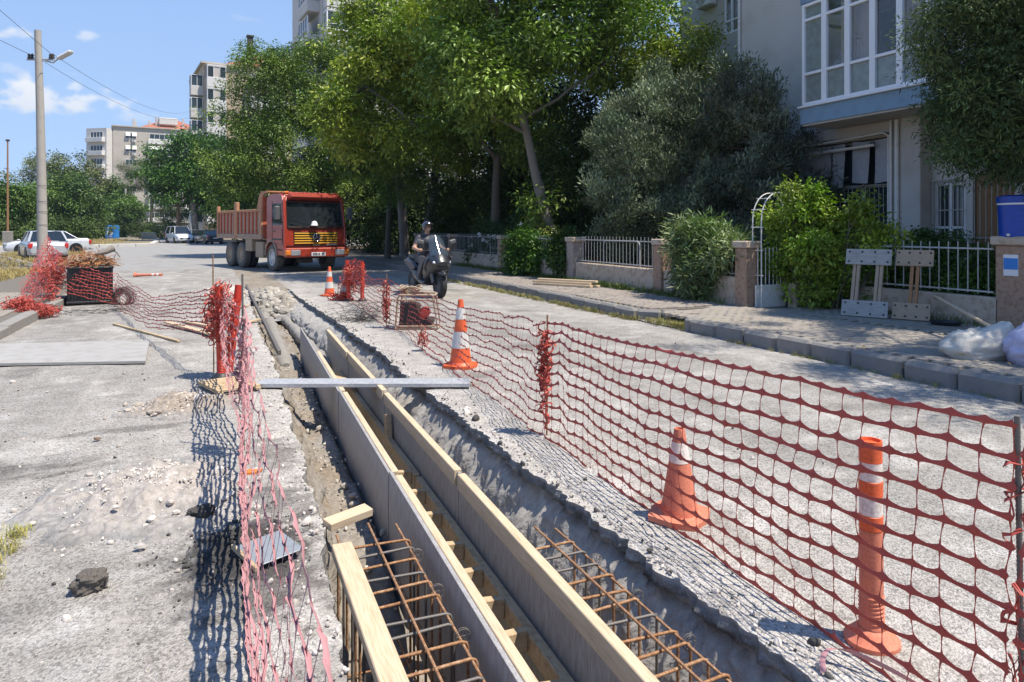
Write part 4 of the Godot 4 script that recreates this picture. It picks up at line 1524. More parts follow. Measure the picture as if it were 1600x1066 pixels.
# lobes: [centre, radii, number of sprays]; sprays stand in clumps at the twig ends, thinned by noise so that gaps show
func crown(lobes: Array, col: Color, col2: Color, sd: int, o := {}) -> Array:
	var r := rnd(sd)
	var f := FastNoiseLite.new()
	f.seed = sd
	f.frequency = o.get("clump", 0.9)
	f.fractal_octaves = 3
	var hollow: float = o.get("hollow", 0.5)
	var thin: float = o.get("thin", -0.22)
	var size: Vector2 = o.get("size", Vector2(0.8, 1.25))
	var per: int = o.get("per", 9)
	var spread: float = o.get("spread", 0.36)
	var xs := []
	var cs := PackedColorArray()
	for q in lobes:
		var n: int = q[2]
		var made := 0
		var tries := 0
		while made < n and tries < n:
			tries += 1
			var d := Vector3(r.randfn(), r.randfn(), r.randfn()).normalized()
			var rad := lerpf(hollow, 1.06, pow(r.randf(), 0.55))
			var bump := 1.0 + 0.3 * f.get_noise_3dv(d * 2.0 / f.frequency + q[0] * 0.3)
			var c: Vector3 = q[0] + d * rad * bump * q[1]
			if f.get_noise_3dv(c) < thin:
				continue
			var t := r.randf_range(o.get("low", 0.62), 1.3)
			var mix := clampf(0.5 + 1.3 * f.get_noise_3dv(c * 0.45 + Vector3(40, 0, 0)) + r.randfn() * 0.22, 0, 1)
			var reach := spread * r.randf_range(0.6, 1.3)
			for k in int(per * r.randf_range(0.6, 1.4)):
				var p := c + Vector3(r.randfn(), r.randfn() * 0.7, r.randfn()) * reach * 0.6
				made += 1
				var s := r.randf_range(size.x, size.y)
				xs.append(Transform3D(Basis.from_euler(Vector3(r.randfn() * 0.35, r.randf() * TAU, r.randfn() * 0.35)).scaled(Vector3(s, s, s)), p))
				var e := col.lerp(col2, clampf(mix + r.randfn() * 0.12, 0, 1)) * (t * r.randf_range(0.88, 1.12))
				e.a = 1
				cs.append(e)
	return [xs, cs]


# trunk: list of [from, to, r0, r1] in the tree's own axes
func tree(called: String, label: String, at: Vector3, trunk: Array, lobes: Array, leaf: ArrayMesh, lm: Material, bark: Material, col: Color, col2: Color, sd: int, o := {}) -> Node3D:
	var t := thing(called, label, o.get("cat", "tree"), at, 0.0, o.get("group", ""))
	var r := rnd(sd + 100)
	for i in trunk.size():
		var e: Array = trunk[i]
		var g := Geo.new()
		var p := limb(g, e[0], e[1], e[2], e[3], r, 0.022 if i == 0 else 0.12, 8)
		part("trunk" if i == 0 or e.size() > 4 else "limb", g, bark, t)
		if i == 0 and e[2] > 0.1:
			var fl := Geo.new()
			fl.lathe([Vector2(e[2] * 1.7, -0.1), Vector2(e[2] * 1.35, 0.06), Vector2(e[2] * 1.02, 0.3)], 10, Transform3D(Basis(), p[0]), true)
			part("root_flare", fl, bark, t)
	var gb := Geo.new()
	for i in range(0, lobes.size()):  # branches into each lobe
		var q: Array = lobes[i]
		var best: Vector3 = trunk[0][1]
		for e in trunk:
			for f in [0.55, 0.75, 1.0]:
				var w: Vector3 = e[0].lerp(e[1], f)
				if w.distance_to(q[0]) < best.distance_to(q[0]):
					best = w
		var rr: float = maxf(0.03, trunk[0][2] * 0.28)
		limb(gb, best, q[0], rr, rr * 0.5, r, 0.12, 6)
		for k in 5:
			var d := Vector3(r.randfn(), absf(r.randfn()) * 0.6, r.randfn()).normalized()
			limb(gb, best.lerp(q[0], r.randf_range(0.5, 1.0)), q[0] + d * q[1] * 0.85, rr * 0.5, 0.012, r, 0.15, 5)
	part("branches", gb, bark, t).set_meta("kind", "stuff")
	var cr := crown(lobes, col, col2, sd, o)
	scatter("crown", leaf, lm, cr[0], cr[1], t).set_meta("kind", "stuff")
	return t


func shrub(called: String, label: String, at: Vector3, lobes: Array, leaf: ArrayMesh, lm: Material, col: Color, col2: Color, sd: int, o := {}) -> Node3D:
	var t := thing(called, label, o.get("cat", "shrub"), at, 0.0, o.get("group", ""))
	var r := rnd(sd + 7)
	var g := Geo.new()
	for q in lobes:
		for k in 4:
			var d := Vector3(r.randfn(), r.randfn() * 0.5, r.randfn()).normalized()
			limb(g, Vector3(q[0].x * 0.4 + r.randfn() * 0.08, 0, q[0].z * 0.6 + r.randfn() * 0.08), q[0] + d * q[1] * 0.8, 0.016, 0.005, r, 0.12, 5)
	part("stems", g, m.bark, t)
	var e := {clump = 2.2, hollow = 0.35, thin = -0.25, spread = 0.16, per = 6}
	e.merge(o, true)
	var cr := crown(lobes, col, col2, sd, e)
	scatter("foliage", leaf, lm, cr[0], cr[1], t).set_meta("kind", "stuff")
	return t


func build_trees() -> void:
	var V := func(x, y, z): return Vector3(x, y, z)
	var big := spray(26, 0.42, 0.17, 0.075, 1, 0.45)
	var mid := spray(26, 0.38, 0.11, 0.06, 2, 0.3)
	var far := spray(22, 0.55, 0.22, 0.12, 3, 0.3)
	var fine := spray(34, 0.26, 0.11, 0.036, 4, 0.0, true)
	var pine := spray(40, 0.5, 0.2, 0.02, 5, 0.0, true)
	var small := spray(30, 0.2, 0.085, 0.045, 6, 0.25)
	var blade := spray(22, 0.22, 0.17, 0.032, 7, 0.1)
	var olive := spray(40, 0.25, 0.085, 0.021, 8, 0.15)
	var green := Color(0.09, 0.17, 0.026)
	var green2 := Color(0.24, 0.33, 0.06)
	# leaning walnut in the middle of the garden
	tree("walnut_tree", "tall leafy tree with a leaning bare trunk rising behind the grey fence post", W(10.6, 0.1, 20.2), [[V.call(0, 0, 0), V.call(-1.35, 5.6, -0.4), 0.2, 0.12], [V.call(-1.35, 5.4, -0.4), V.call(-2.6, 8.0, 0.3), 0.1, 0.05], [V.call(-1.35, 5.4, -0.4), V.call(0.3, 8.6, -0.6), 0.11, 0.05], [V.call(-1.2, 4.6, -0.4), V.call(-3.6, 5.6, 0.9), 0.07, 0.03], [V.call(-1.25, 5.0, -0.4), V.call(1.2, 6.8, 0.5), 0.06, 0.03]],
		[[V.call(-2.3, 8.1, 0.4), V.call(2.3, 2.2, 2.2), 560], [V.call(0.6, 8.6, -0.5), V.call(2.6, 2.4, 2.4), 620], [V.call(-3.3, 5.9, 1.0), V.call(1.5, 1.2, 1.5), 260], [V.call(2.4, 7.4, 0.2), V.call(1.7, 1.6, 1.8), 300], [V.call(-0.6, 10.6, 0.0), V.call(2.6, 1.8, 2.4), 420], [V.call(-3.0, 10.4, -0.5), V.call(2.0, 1.8, 2.0), 320], [V.call(2.6, 10.2, -1.0), V.call(2.0, 1.8, 2.0), 320], [V.call(-0.75, 2.3, -0.1), V.call(0.3, 0.25, 0.3), 9]], big, m.leaf, m.bark_pale, green, green2, 11, {thin = -0.2, per = 8, spread = 0.5})
	# the yellowing tree over the lorry, two trunks
	tree("yellowing_tree", "broad tree with yellow green leaves and two pale trunks, left of centre", W(9.4, 0.1, 35.5), [[V.call(0, 0, 0), V.call(-0.5, 4.4, 0.8), 0.26, 0.2], [V.call(0.5, 0, 0.8), V.call(1.1, 4.6, 1.9), 0.27, 0.2, 1], [V.call(-0.5, 4.4, 0.8), V.call(-3.4, 7.4, 6.4), 0.17, 0.06], [V.call(1.1, 4.6, 1.9), V.call(1.6, 8.4, 7.0), 0.17, 0.06], [V.call(0, 4.4, 0.9), V.call(-0.7, 9.0, 7.0), 0.16, 0.06]],
		[[V.call(-3.2, 7.2, 6.4), V.call(2.0, 1.7, 2.0), 420], [V.call(-4.7, 6.2, 6.8), V.call(1.3, 0.8, 1.3), 150], [V.call(-3.0, 5.0, 6.8), V.call(1.5, 0.8, 1.3), 170], [V.call(-0.4, 8.8, 6.4), V.call(2.5, 2.1, 2.3), 560], [V.call(1.7, 6.9, 6.6), V.call(2.2, 2.1, 2.0), 460], [V.call(-0.6, 6.1, 7.0), V.call(1.8, 1.2, 1.5), 260], [V.call(-2.0, 10.6, 6.0), V.call(2.5, 1.8, 2.2), 420], [V.call(1.9, 10.2, 6.0), V.call(2.3, 2.0, 2.2), 400], [V.call(0.6, 4.8, 6.4), V.call(1.3, 0.7, 1.1), 110], [V.call(0, 9.0, 1.5), V.call(2.6, 2.4, 2.4), 330], [V.call(0.4, 6.9, 9.6), V.call(1.9, 1.6, 1.7), 330], [V.call(-1.0, 9.2, 9.4), V.call(1.9, 1.5, 1.7), 300], [V.call(-1.4, 5.0, 9.0), V.call(1.2, 0.7, 1.0), 110]], big, m.leaf, m.bark_pale, Color(0.17, 0.26, 0.03), Color(0.4, 0.44, 0.065), 12, {thin = -0.18, size = Vector2(0.85, 1.3), per = 8, spread = 0.5})
	# the dense one behind the lorry
	tree("broad_tree", "dense round green tree standing behind the red lorry", W(5.6, 0.1, 43.5), [[V.call(0, 0, 0), V.call(-0.4, 3.5, 0), 0.3, 0.24], [V.call(-0.4, 3.5, 0), V.call(-2.6, 8.0, 0.4), 0.2, 0.08], [V.call(-0.4, 3.5, 0), V.call(1.2, 9.0, 0.3), 0.2, 0.08]],
		[[V.call(-2.0, 8.8, 0.8), V.call(2.8, 2.5, 2.6), 720], [V.call(1.0, 9.8, 0.6), V.call(2.8, 2.6, 2.6), 720], [V.call(-3.5, 5.6, 1.4), V.call(2.2, 1.9, 2.2), 480], [V.call(-0.9, 6.0, 2.0), V.call(2.6, 2.3, 2.2), 580], [V.call(2.0, 6.4, 2.0), V.call(2.4, 2.6, 2.2), 520], [V.call(-3.9, 3.6, 1.4), V.call(1.8, 1.5, 1.8), 320], [V.call(-0.6, 3.4, 1.9), V.call(2.0, 1.4, 1.8), 340], [V.call(-0.3, 11.6, 0.4), V.call(1.7, 1.2, 1.7), 240], [V.call(2.2, 3.4, 2.0), V.call(1.7, 1.5, 1.8), 240], [V.call(-2.6, 10.6, 0.8), V.call(1.7, 1.4, 1.7), 300]], mid, m.leaf, m.bark, Color(0.085, 0.155, 0.025), Color(0.23, 0.31, 0.065), 13, {thin = -0.24, size = Vector2(1.0, 1.6), per = 9, spread = 0.6})
	# dark tree further along, over the parked cars
	tree("plane_tree", "dark green rounded tree above the parked van", W(-1.6, 0.1, 90.0), [[V.call(0.6, 0, 2.5), V.call(0.3, 4.5, 2.0), 0.42, 0.32], [V.call(0.3, 4.5, 2.0), V.call(-1.5, 9.0, 1.0), 0.25, 0.1], [V.call(0.3, 4.5, 2.0), V.call(2.5, 9.5, 1.0), 0.25, 0.1]],
		[[V.call(-0.5, 9.8, 0.5), V.call(3.4, 3.2, 3.2), 420], [V.call(2.6, 9.4, 0), V.call(3.2, 3.0, 3.0), 400], [V.call(-1.2, 6.4, 1.0), V.call(3.0, 2.4, 2.8), 340], [V.call(2.8, 5.6, 1.2), V.call(3.4, 2.6, 2.8), 380], [V.call(5.2, 7.6, 0.5), V.call(3.0, 3.4, 3.0), 360], [V.call(5.4, 3.4, 0.8), V.call(2.8, 2.2, 2.4), 220]], far, m.leaf, m.bark_pale, Color(0.05, 0.13, 0.02), Color(0.1, 0.2, 0.035), 14, {clump = 0.6, size = Vector2(1.2, 1.9), spread = 0.9})
	# grey leaved thicket in the garden
	tree("olive_tree", "big silvery grey olive tree spreading over the railing", W(11.9, 0.1, 17.1), [[V.call(0, 0, 0), V.call(-0.3, 2.4, 0.2), 0.18, 0.13], [V.call(0.5, 0, 0.4), V.call(0.9, 2.6, 0.6), 0.16, 0.12, 1], [V.call(-0.3, 2.4, 0.2), V.call(-1.2, 4.4, 0.3), 0.1, 0.04], [V.call(0.9, 2.6, 0.6), V.call(1.4, 4.8, 0.3), 0.1, 0.04]],
		[[V.call(-1.35, 3.2, 0.5), V.call(1.05, 1.15, 1.1), 560], [V.call(-0.3, 4.3, 0.2), V.call(1.15, 1.15, 1.1), 560], [V.call(-1.0, 1.75, 0.8), V.call(1.05, 1.05, 1.0), 430], [V.call(0.6, 2.3, 1.2), V.call(1.3, 1.3, 1.1), 560], [V.call(0.9, 4.2, 0.6), V.call(1.2, 1.3, 1.1), 480], [V.call(0.25, 5.3, 0.2), V.call(0.75, 0.8, 0.8), 240], [V.call(0.5, 1.2, 1.6), V.call(1.2, 0.8, 0.9), 320]], fine, m.leaf_dull, m.bark, Color(0.11, 0.155, 0.085), Color(0.32, 0.38, 0.23), 15, {clump = 1.7, hollow = 0.55, thin = -0.2, size = Vector2(0.8, 1.25), per = 12, spread = 0.27, low = 0.4})
	tree("olive_tree", "darker grey green olive tree filling the corner before the grey flats", W(13.1, 0.1, 15.0), [[V.call(0, 0, 0), V.call(0.1, 2.2, 0.1), 0.16, 0.12], [V.call(0.1, 2.2, 0.1), V.call(0.5, 4.6, 0.2), 0.1, 0.04]],
		[[V.call(-0.2, 2.2, 0.6), V.call(1.2, 1.2, 1.1), 520], [V.call(0.4, 3.6, 0.4), V.call(1.15, 1.2, 1.1), 480], [V.call(-0.3, 4.9, 0.6), V.call(0.9, 1.0, 0.9), 320], [V.call(0.9, 2.1, 1.2), V.call(1.0, 1.1, 0.9), 400], [V.call(0.2, 1.1, 1.2), V.call(1.3, 0.9, 0.9), 360]], fine, m.leaf_dull, m.bark, Color(0.085, 0.115, 0.075), Color(0.2, 0.235, 0.165), 16, {clump = 1.7, hollow = 0.55, thin = -0.2, size = Vector2(0.8, 1.25), per = 12, spread = 0.27, low = 0.4})
	tree("yellow_crown_tree", "sunlit yellow green tree behind the olive, beside the grey wall", W(13.8, 0.1, 19.0), [[V.call(0, 0, 0), V.call(0, 4.0, 0), 0.14, 0.1]],
		[[V.call(0.4, 5.8, 0.6), V.call(1.4, 1.5, 1.2), 330], [V.call(-0.4, 4.2, 0.8), V.call(1.3, 1.3, 1.1), 240], [V.call(0.6, 7.2, 0.2), V.call(1.2, 0.9, 1.0), 220], [V.call(-0.7, 6.6, 0.4), V.call(0.9, 0.9, 0.9), 160]], mid, m.leaf, m.bark, Color(0.24, 0.29, 0.04), Color(0.42, 0.42, 0.07), 17, {clump = 1.3})
	# the olive at the right edge, close to the camera
	tree("olive_tree", "dark narrow leaved olive tree hanging into the top right corner", W(11.95, 0.1, 6.55), [[V.call(0, 0, 0), V.call(-0.1, 2.2, 0.2), 0.17, 0.13], [V.call(-0.1, 2.2, 0.2), V.call(-0.9, 4.4, 0.0), 0.1, 0.04], [V.call(-0.1, 2.2, 0.2), V.call(0.6, 4.6, 0.5), 0.1, 0.04]],
		[[V.call(-0.9, 3.25, 0.1), V.call(1.15, 0.95, 1.3), 1250], [V.call(-0.2, 2.7, 0.9), V.call(1.1, 0.75, 1.1), 800], [V.call(-0.7, 4.3, -0.4), V.call(1.3, 1.05, 1.25), 1150], [V.call(0.6, 4.4, 0.8), V.call(1.3, 1.2, 1.2), 700], [V.call(-0.5, 5.5, 0.2), V.call(1.3, 1.0, 1.3), 440], [V.call(-1.3, 2.65, 0.9), V.call(0.6, 0.5, 0.6), 130], [V.call(-2.0, 6.9, 2.2), V.call(1.8, 1.0, 1.8), 400], [V.call(-2.2, 6.3, 4.0), V.call(1.8, 1.0, 1.6), 380]], olive, m.leaf_dull, m.bark, Color(0.06, 0.105, 0.035), Color(0.15, 0.205, 0.075), 18, {clump = 1.6, hollow = 0.4, thin = -0.24, size = Vector2(0.85, 1.25), per = 10, spread = 0.24, low = 0.4})
	# slim tree on the pavement beyond the scooter
	tree("street_tree", "slim dark trunked street tree on the pavement behind the cones", W(7.9, 0.12, 33.0), [[V.call(0, 0, 0), V.call(0.1, 3.2, 0), 0.15, 0.11]],
		[[V.call(0.3, 4.2, 0.3), V.call(1.7, 1.3, 1.5), 260], [V.call(-0.6, 5.2, 0.3), V.call(1.6, 1.3, 1.5), 240]], mid, m.leaf, m.bark, green, green2, 19, {size = Vector2(1.0, 1.5)})
	tree("street_tree", "brown trunked tree in the shade of the garden behind the rose bushes", W(10.4, 0.1, 25.6), [[V.call(0, 0, 0), V.call(0.1, 4.4, 0), 0.2, 0.15], [V.call(0.1, 4.2, 0), V.call(-0.9, 7.5, 0.4), 0.11, 0.04]],
		[[V.call(-0.2, 5.6, 0.5), V.call(2.2, 1.6, 2.0), 360], [V.call(0.2, 8.2, 0.0), V.call(2.6, 2.0, 2.4), 420], [V.call(1.6, 6.2, -0.6), V.call(2.0, 1.8, 2.0), 300]], mid, m.leaf, m.bark, green, green2, 20, {size = Vector2(1.0, 1.5)})
	# dark growth at the back of the garden
	var back := [[12.6, 22.5, 4.8, "low dark tree at the back behind the leaning trunk"], [12.2, 27.5, 3.0, "dark bushy tree at the back behind the brown trunk"], [11.8, 32.5, 3.4, "dark bushy tree at the back beside the twin trunks"], [10.6, 39.0, 3.4, "dark bushy tree between the twin trunks and the lorry"], [14.5, 26.0, 4.2, "tall dark tree closing the gap above the railing"], [15.5, 33.0, 5.0, "tall dark tree deep in the garden behind the twin trunks"], [11.0, 48.0, 4.4, "tall dark tree far behind the lorry cab"], [8.0, 51.5, 4.0, "dark tree closing the gap right of the lorry cab"], [6.2, 57.0, 4.4, "dark tree behind the dense round tree's trunk"], [10.2, 43.0, 3.2, "low dark tree in shade between lorry and twin trunks"]]
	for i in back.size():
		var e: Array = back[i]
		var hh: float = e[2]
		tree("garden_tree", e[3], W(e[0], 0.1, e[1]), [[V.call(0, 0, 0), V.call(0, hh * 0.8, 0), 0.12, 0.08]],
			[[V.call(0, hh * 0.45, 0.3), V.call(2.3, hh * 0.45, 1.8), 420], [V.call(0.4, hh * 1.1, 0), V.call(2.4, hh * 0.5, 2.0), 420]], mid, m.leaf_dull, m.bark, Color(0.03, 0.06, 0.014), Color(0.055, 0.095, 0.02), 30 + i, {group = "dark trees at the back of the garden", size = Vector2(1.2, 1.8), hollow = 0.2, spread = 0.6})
	# shrubs along the fence
	shrub("bright_bush", "large bright green bush spilling over the fence beside the white arch", W(10.0, 0.12, 9.7), [[V.call(0.05, 0.8, 0.1), V.call(0.42, 0.45, 0.6), 130], [V.call(0.1, 1.3, 0.05), V.call(0.45, 0.4, 0.55), 150], [V.call(0.5, 0.95, 0.75), V.call(0.45, 0.55, 0.5), 150], [V.call(0.15, 1.95, 0.15), V.call(0.2, 0.35, 0.2), 34], [V.call(-0.2, 1.6, -0.35), V.call(0.22, 0.3, 0.25), 34], [V.call(0.6, 1.6, 0.45), V.call(0.3, 0.3, 0.3), 55], [V.call(-0.25, 1.1, 0.5), V.call(0.28, 0.28, 0.3), 45], [V.call(0.0, 0.35, 0.45), V.call(0.35, 0.3, 0.45), 70], [V.call(0.55, 1.3, 1.15), V.call(0.24, 0.28, 0.3), 40], [V.call(-0.4, 0.9, -0.5), V.call(0.22, 0.3, 0.3), 45], [V.call(0.35, 1.75, 0.9), V.call(0.15, 0.3, 0.15), 20], [V.call(-0.35, 1.9, 0.05), V.call(0.12, 0.3, 0.12), 16]], small, m.leaf, Color(0.17, 0.29, 0.025), Color(0.4, 0.5, 0.07), 51, {clump = 3.2, thin = -0.08, hollow = 0.3, size = Vector2(0.8, 1.35), low = 0.55, per = 7, spread = 0.17})
	shrub("oleander_bush", "spiky long leaved oleander bush over the wall left of the arch", W(9.25, 0.12, 11.35), [[V.call(-0.1, 0.95, 0.2), V.call(0.5, 0.5, 0.7), 230], [V.call(0.0, 1.25, -0.2), V.call(0.5, 0.42, 0.7), 200], [V.call(-0.25, 0.55, 0.1), V.call(0.35, 0.4, 0.6), 120]], blade, m.leaf, Color(0.12, 0.19, 0.06), Color(0.3, 0.36, 0.17), 52, {clump = 2.6, low = 0.35})
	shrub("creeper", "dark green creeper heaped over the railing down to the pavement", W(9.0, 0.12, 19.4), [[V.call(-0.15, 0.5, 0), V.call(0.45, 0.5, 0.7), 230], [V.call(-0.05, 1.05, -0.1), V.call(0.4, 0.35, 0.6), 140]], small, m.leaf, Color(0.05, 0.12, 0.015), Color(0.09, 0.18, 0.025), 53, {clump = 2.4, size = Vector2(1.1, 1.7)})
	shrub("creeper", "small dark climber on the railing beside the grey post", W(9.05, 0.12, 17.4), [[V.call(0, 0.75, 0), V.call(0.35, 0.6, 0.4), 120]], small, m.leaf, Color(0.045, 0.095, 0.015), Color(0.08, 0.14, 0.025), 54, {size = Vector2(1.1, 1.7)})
	shrub("pale_bush", "pale yellow green bush peeping above the creeper", W(9.9, 0.12, 20.6), [[V.call(0, 1.2, 0), V.call(0.5, 0.75, 0.7), 150]], small, m.leaf, Color(0.2, 0.26, 0.05), Color(0.34, 0.36, 0.1), 55, {size = Vector2(1.1, 1.7)})
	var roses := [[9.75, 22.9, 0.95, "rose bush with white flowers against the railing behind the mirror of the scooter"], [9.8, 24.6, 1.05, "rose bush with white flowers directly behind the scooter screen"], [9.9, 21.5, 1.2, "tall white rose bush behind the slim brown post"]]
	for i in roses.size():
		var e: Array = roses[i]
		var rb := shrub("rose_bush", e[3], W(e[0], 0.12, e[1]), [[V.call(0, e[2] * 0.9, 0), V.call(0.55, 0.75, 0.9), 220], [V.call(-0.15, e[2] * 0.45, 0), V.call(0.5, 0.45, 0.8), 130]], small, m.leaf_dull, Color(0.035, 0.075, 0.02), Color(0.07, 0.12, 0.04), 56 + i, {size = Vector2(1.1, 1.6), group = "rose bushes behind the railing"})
		var r := rnd(60 + i)
		for k in 6:
			var g := Geo.new()
			var c := Vector3(-0.5 - r.randf() * 0.1, r.randf_range(0.5, e[2] * 1.55), r.randf_range(-0.8, 0.8))
			for j in 9:
				g.rock(c + Vector3(r.randfn(), r.randfn(), r.randfn()) * 0.03, Vector3(0.045, 0.03, 0.045), r)
			part("flower", g, m.petal, rb)
	# plants at the foot of the flats
	var foot := [[11.0, 8.6, "low green plants behind the leaning scaffold panels"], [11.1, 7.4, "low green plants behind the railing left of the barrel"], [13.4, 9.6, "climbing plant beside the wooden door"], [12.6, 11.9, "tall plants under the barred window"], [11.2, 4.6, "low shrub at the right edge"]]
	for i in foot.size():
		var e: Array = foot[i]
		shrub("garden_plant", e[2], W(e[0], 0.12, e[1]), [[V.call(0, 0.55, 0), V.call(0.5, 0.5, 0.7), 150], [V.call(0.1, 1.0 if i > 1 else 0.75, 0.1), V.call(0.4, 0.5, 0.5), 90]], small, m.leaf, Color(0.055, 0.12, 0.02), Color(0.1, 0.18, 0.035), 70 + i, {group = "plants at the foot of the flats"})
	# left side: trees beyond the junction
	var away := [[-20.1, 90.5, 6.5, 3.4, "dark rounded tree at the far left edge"], [-28.4, 154.0, 15.5, 7.0, "tall hazy grey green tree left of the lamp pole"], [-21.4, 142.0, 15.0, 6.0, "tall dusty tree right behind the lamp pole"], [-17.6, 112.0, 9.2, 4.6, "bushy mid green tree right of the lamp pole"], [-25.0, 136.0, 9.0, 4.4, "rounded green tree left of the lamp pole behind the distant cars"], [-18.0, 121.0, 6.0, 3.6, "low green tree behind the white saloon"], [-15.6, 143.4, 10.5, 3.6, "dark green tree against the corner of the pale block"], [-12.9, 134.5, 7.5, 3.4, "lower green tree before the pale block"]]
	for i in away.size():
		var e: Array = away[i]
		var hh: float = e[2]
		var rr: float = e[3]
		tree("distant_tree", e[4], W(e[0], 0.1, e[1]), [[V.call(0, 0, 0), V.call(0.2, hh * 0.5, 0), 0.25, 0.18], [V.call(0.2, hh * 0.45, 0), V.call(rr * 0.4, hh * 0.8, 0.2), 0.14, 0.06], [V.call(0.2, hh * 0.45, 0), V.call(-rr * 0.4, hh * 0.75, -0.2), 0.14, 0.06]],
			[[V.call(-rr * 0.3, hh * 0.52, 0.4), V.call(rr * 0.62, hh * 0.3, rr * 0.6), 260], [V.call(rr * 0.35, hh * 0.6, 0), V.call(rr * 0.6, hh * 0.28, rr * 0.6), 260], [V.call(0, hh * 0.8, 0), V.call(rr * 0.5, hh * 0.2, rr * 0.5), 170], [V.call(0, hh * 0.25, 0.5), V.call(rr * 0.75, hh * 0.22, rr * 0.6), 220]], far, m.leaf_dull if i in [1, 2] else m.leaf, m.bark, Color(0.07, 0.14, 0.03) if not i in [1, 2] else Color(0.11, 0.14, 0.05), Color(0.15, 0.24, 0.05) if not i in [1, 2] else Color(0.2, 0.22, 0.09), 80 + i, {clump = 0.5, size = Vector2(1.1, 1.8), spread = 0.9, group = "trees beyond the junction"})
	tree("pine_tree", "umbrella pine with bare trunk in front of the pale block", W(-9.0, 0.1, 140.0), [[V.call(0, 0, 0), V.call(0.3, 9.5, 0), 0.3, 0.22], [V.call(0.3, 8.5, 0), V.call(-2.2, 11.6, 0.5), 0.14, 0.06], [V.call(0.3, 8.5, 0), V.call(2.2, 11.8, 0.3), 0.14, 0.06]],
		[[V.call(-2.0, 11.6, 0.4), V.call(2.8, 1.8, 2.4), 300], [V.call(1.6, 12.4, 0), V.call(2.9, 2.0, 2.4), 300], [V.call(3.0, 9.6, 0.5), V.call(2.2, 2.0, 2.0), 220], [V.call(-2.4, 9.3, 0.8), V.call(1.8, 1.3, 1.6), 140], [V.call(2.6, 6.0, 0.3), V.call(1.8, 1.8, 1.8), 170], [V.call(2.8, 3.6, 0.3), V.call(1.6, 2.2, 1.8), 160]], pine, m.leaf_dull, m.bark_pale, Color(0.07, 0.1, 0.03), Color(0.13, 0.16, 0.045), 95, {clump = 0.6, size = Vector2(1.2, 1.9), spread = 0.7})
	for e in [[-9.6, 132.8, 2.6, "clipped dark hedge under the pine"], [-4.7, 122.0, 4.5, "green bush between the pine and the parked van"], [-16.5, 126.6, 2.4, "dry looking bush behind the recycling container"], [-14.2, 98.0, 2.6, "dusty bush behind the parked white car"], [-17.6, 86.0, 2.2, "green bush behind the rusty post at the left edge"]]:
		shrub("far_bush", e[3], W(e[0], 0.1, e[1]), [[V.call(-1.0, e[2] * 0.45, 0), V.call(2.2, e[2] * 0.5, 1.6), 140], [V.call(1.4, e[2] * 0.5, 0), V.call(2.0, e[2] * 0.5, 1.6), 130]], far, m.leaf_dull, Color(0.05, 0.09, 0.02), Color(0.1, 0.15, 0.035), int(e[1]), {group = "bushes beyond the junction", clump = 0.8, spread = 0.6})
	# a line of trees that closes the view
	for i in 16:
		var x := -150.0 + 19.0 * i
		tree("horizon_tree", "green tree in the far belt on the skyline", W(x, 0, 215.0 + 14.0 * sin(i * 2.3)), [[V.call(0, 0, 0), V.call(0, 5, 0), 0.3, 0.2]],
			[[V.call(-3, 5.0, 0), V.call(7.0, 4.6, 4.0), 170], [V.call(4, 6.2 + 1.5 * sin(i * 1.7), 0), V.call(7.0, 4.8, 4.0), 180]], far, m.leaf_dull, m.bark, Color(0.05, 0.085, 0.025), Color(0.09, 0.14, 0.035), 120 + i, {clump = 0.3, size = Vector2(1.8, 2.8), spread = 1.4, group = "tree belt on the skyline"})
	build_weeds()


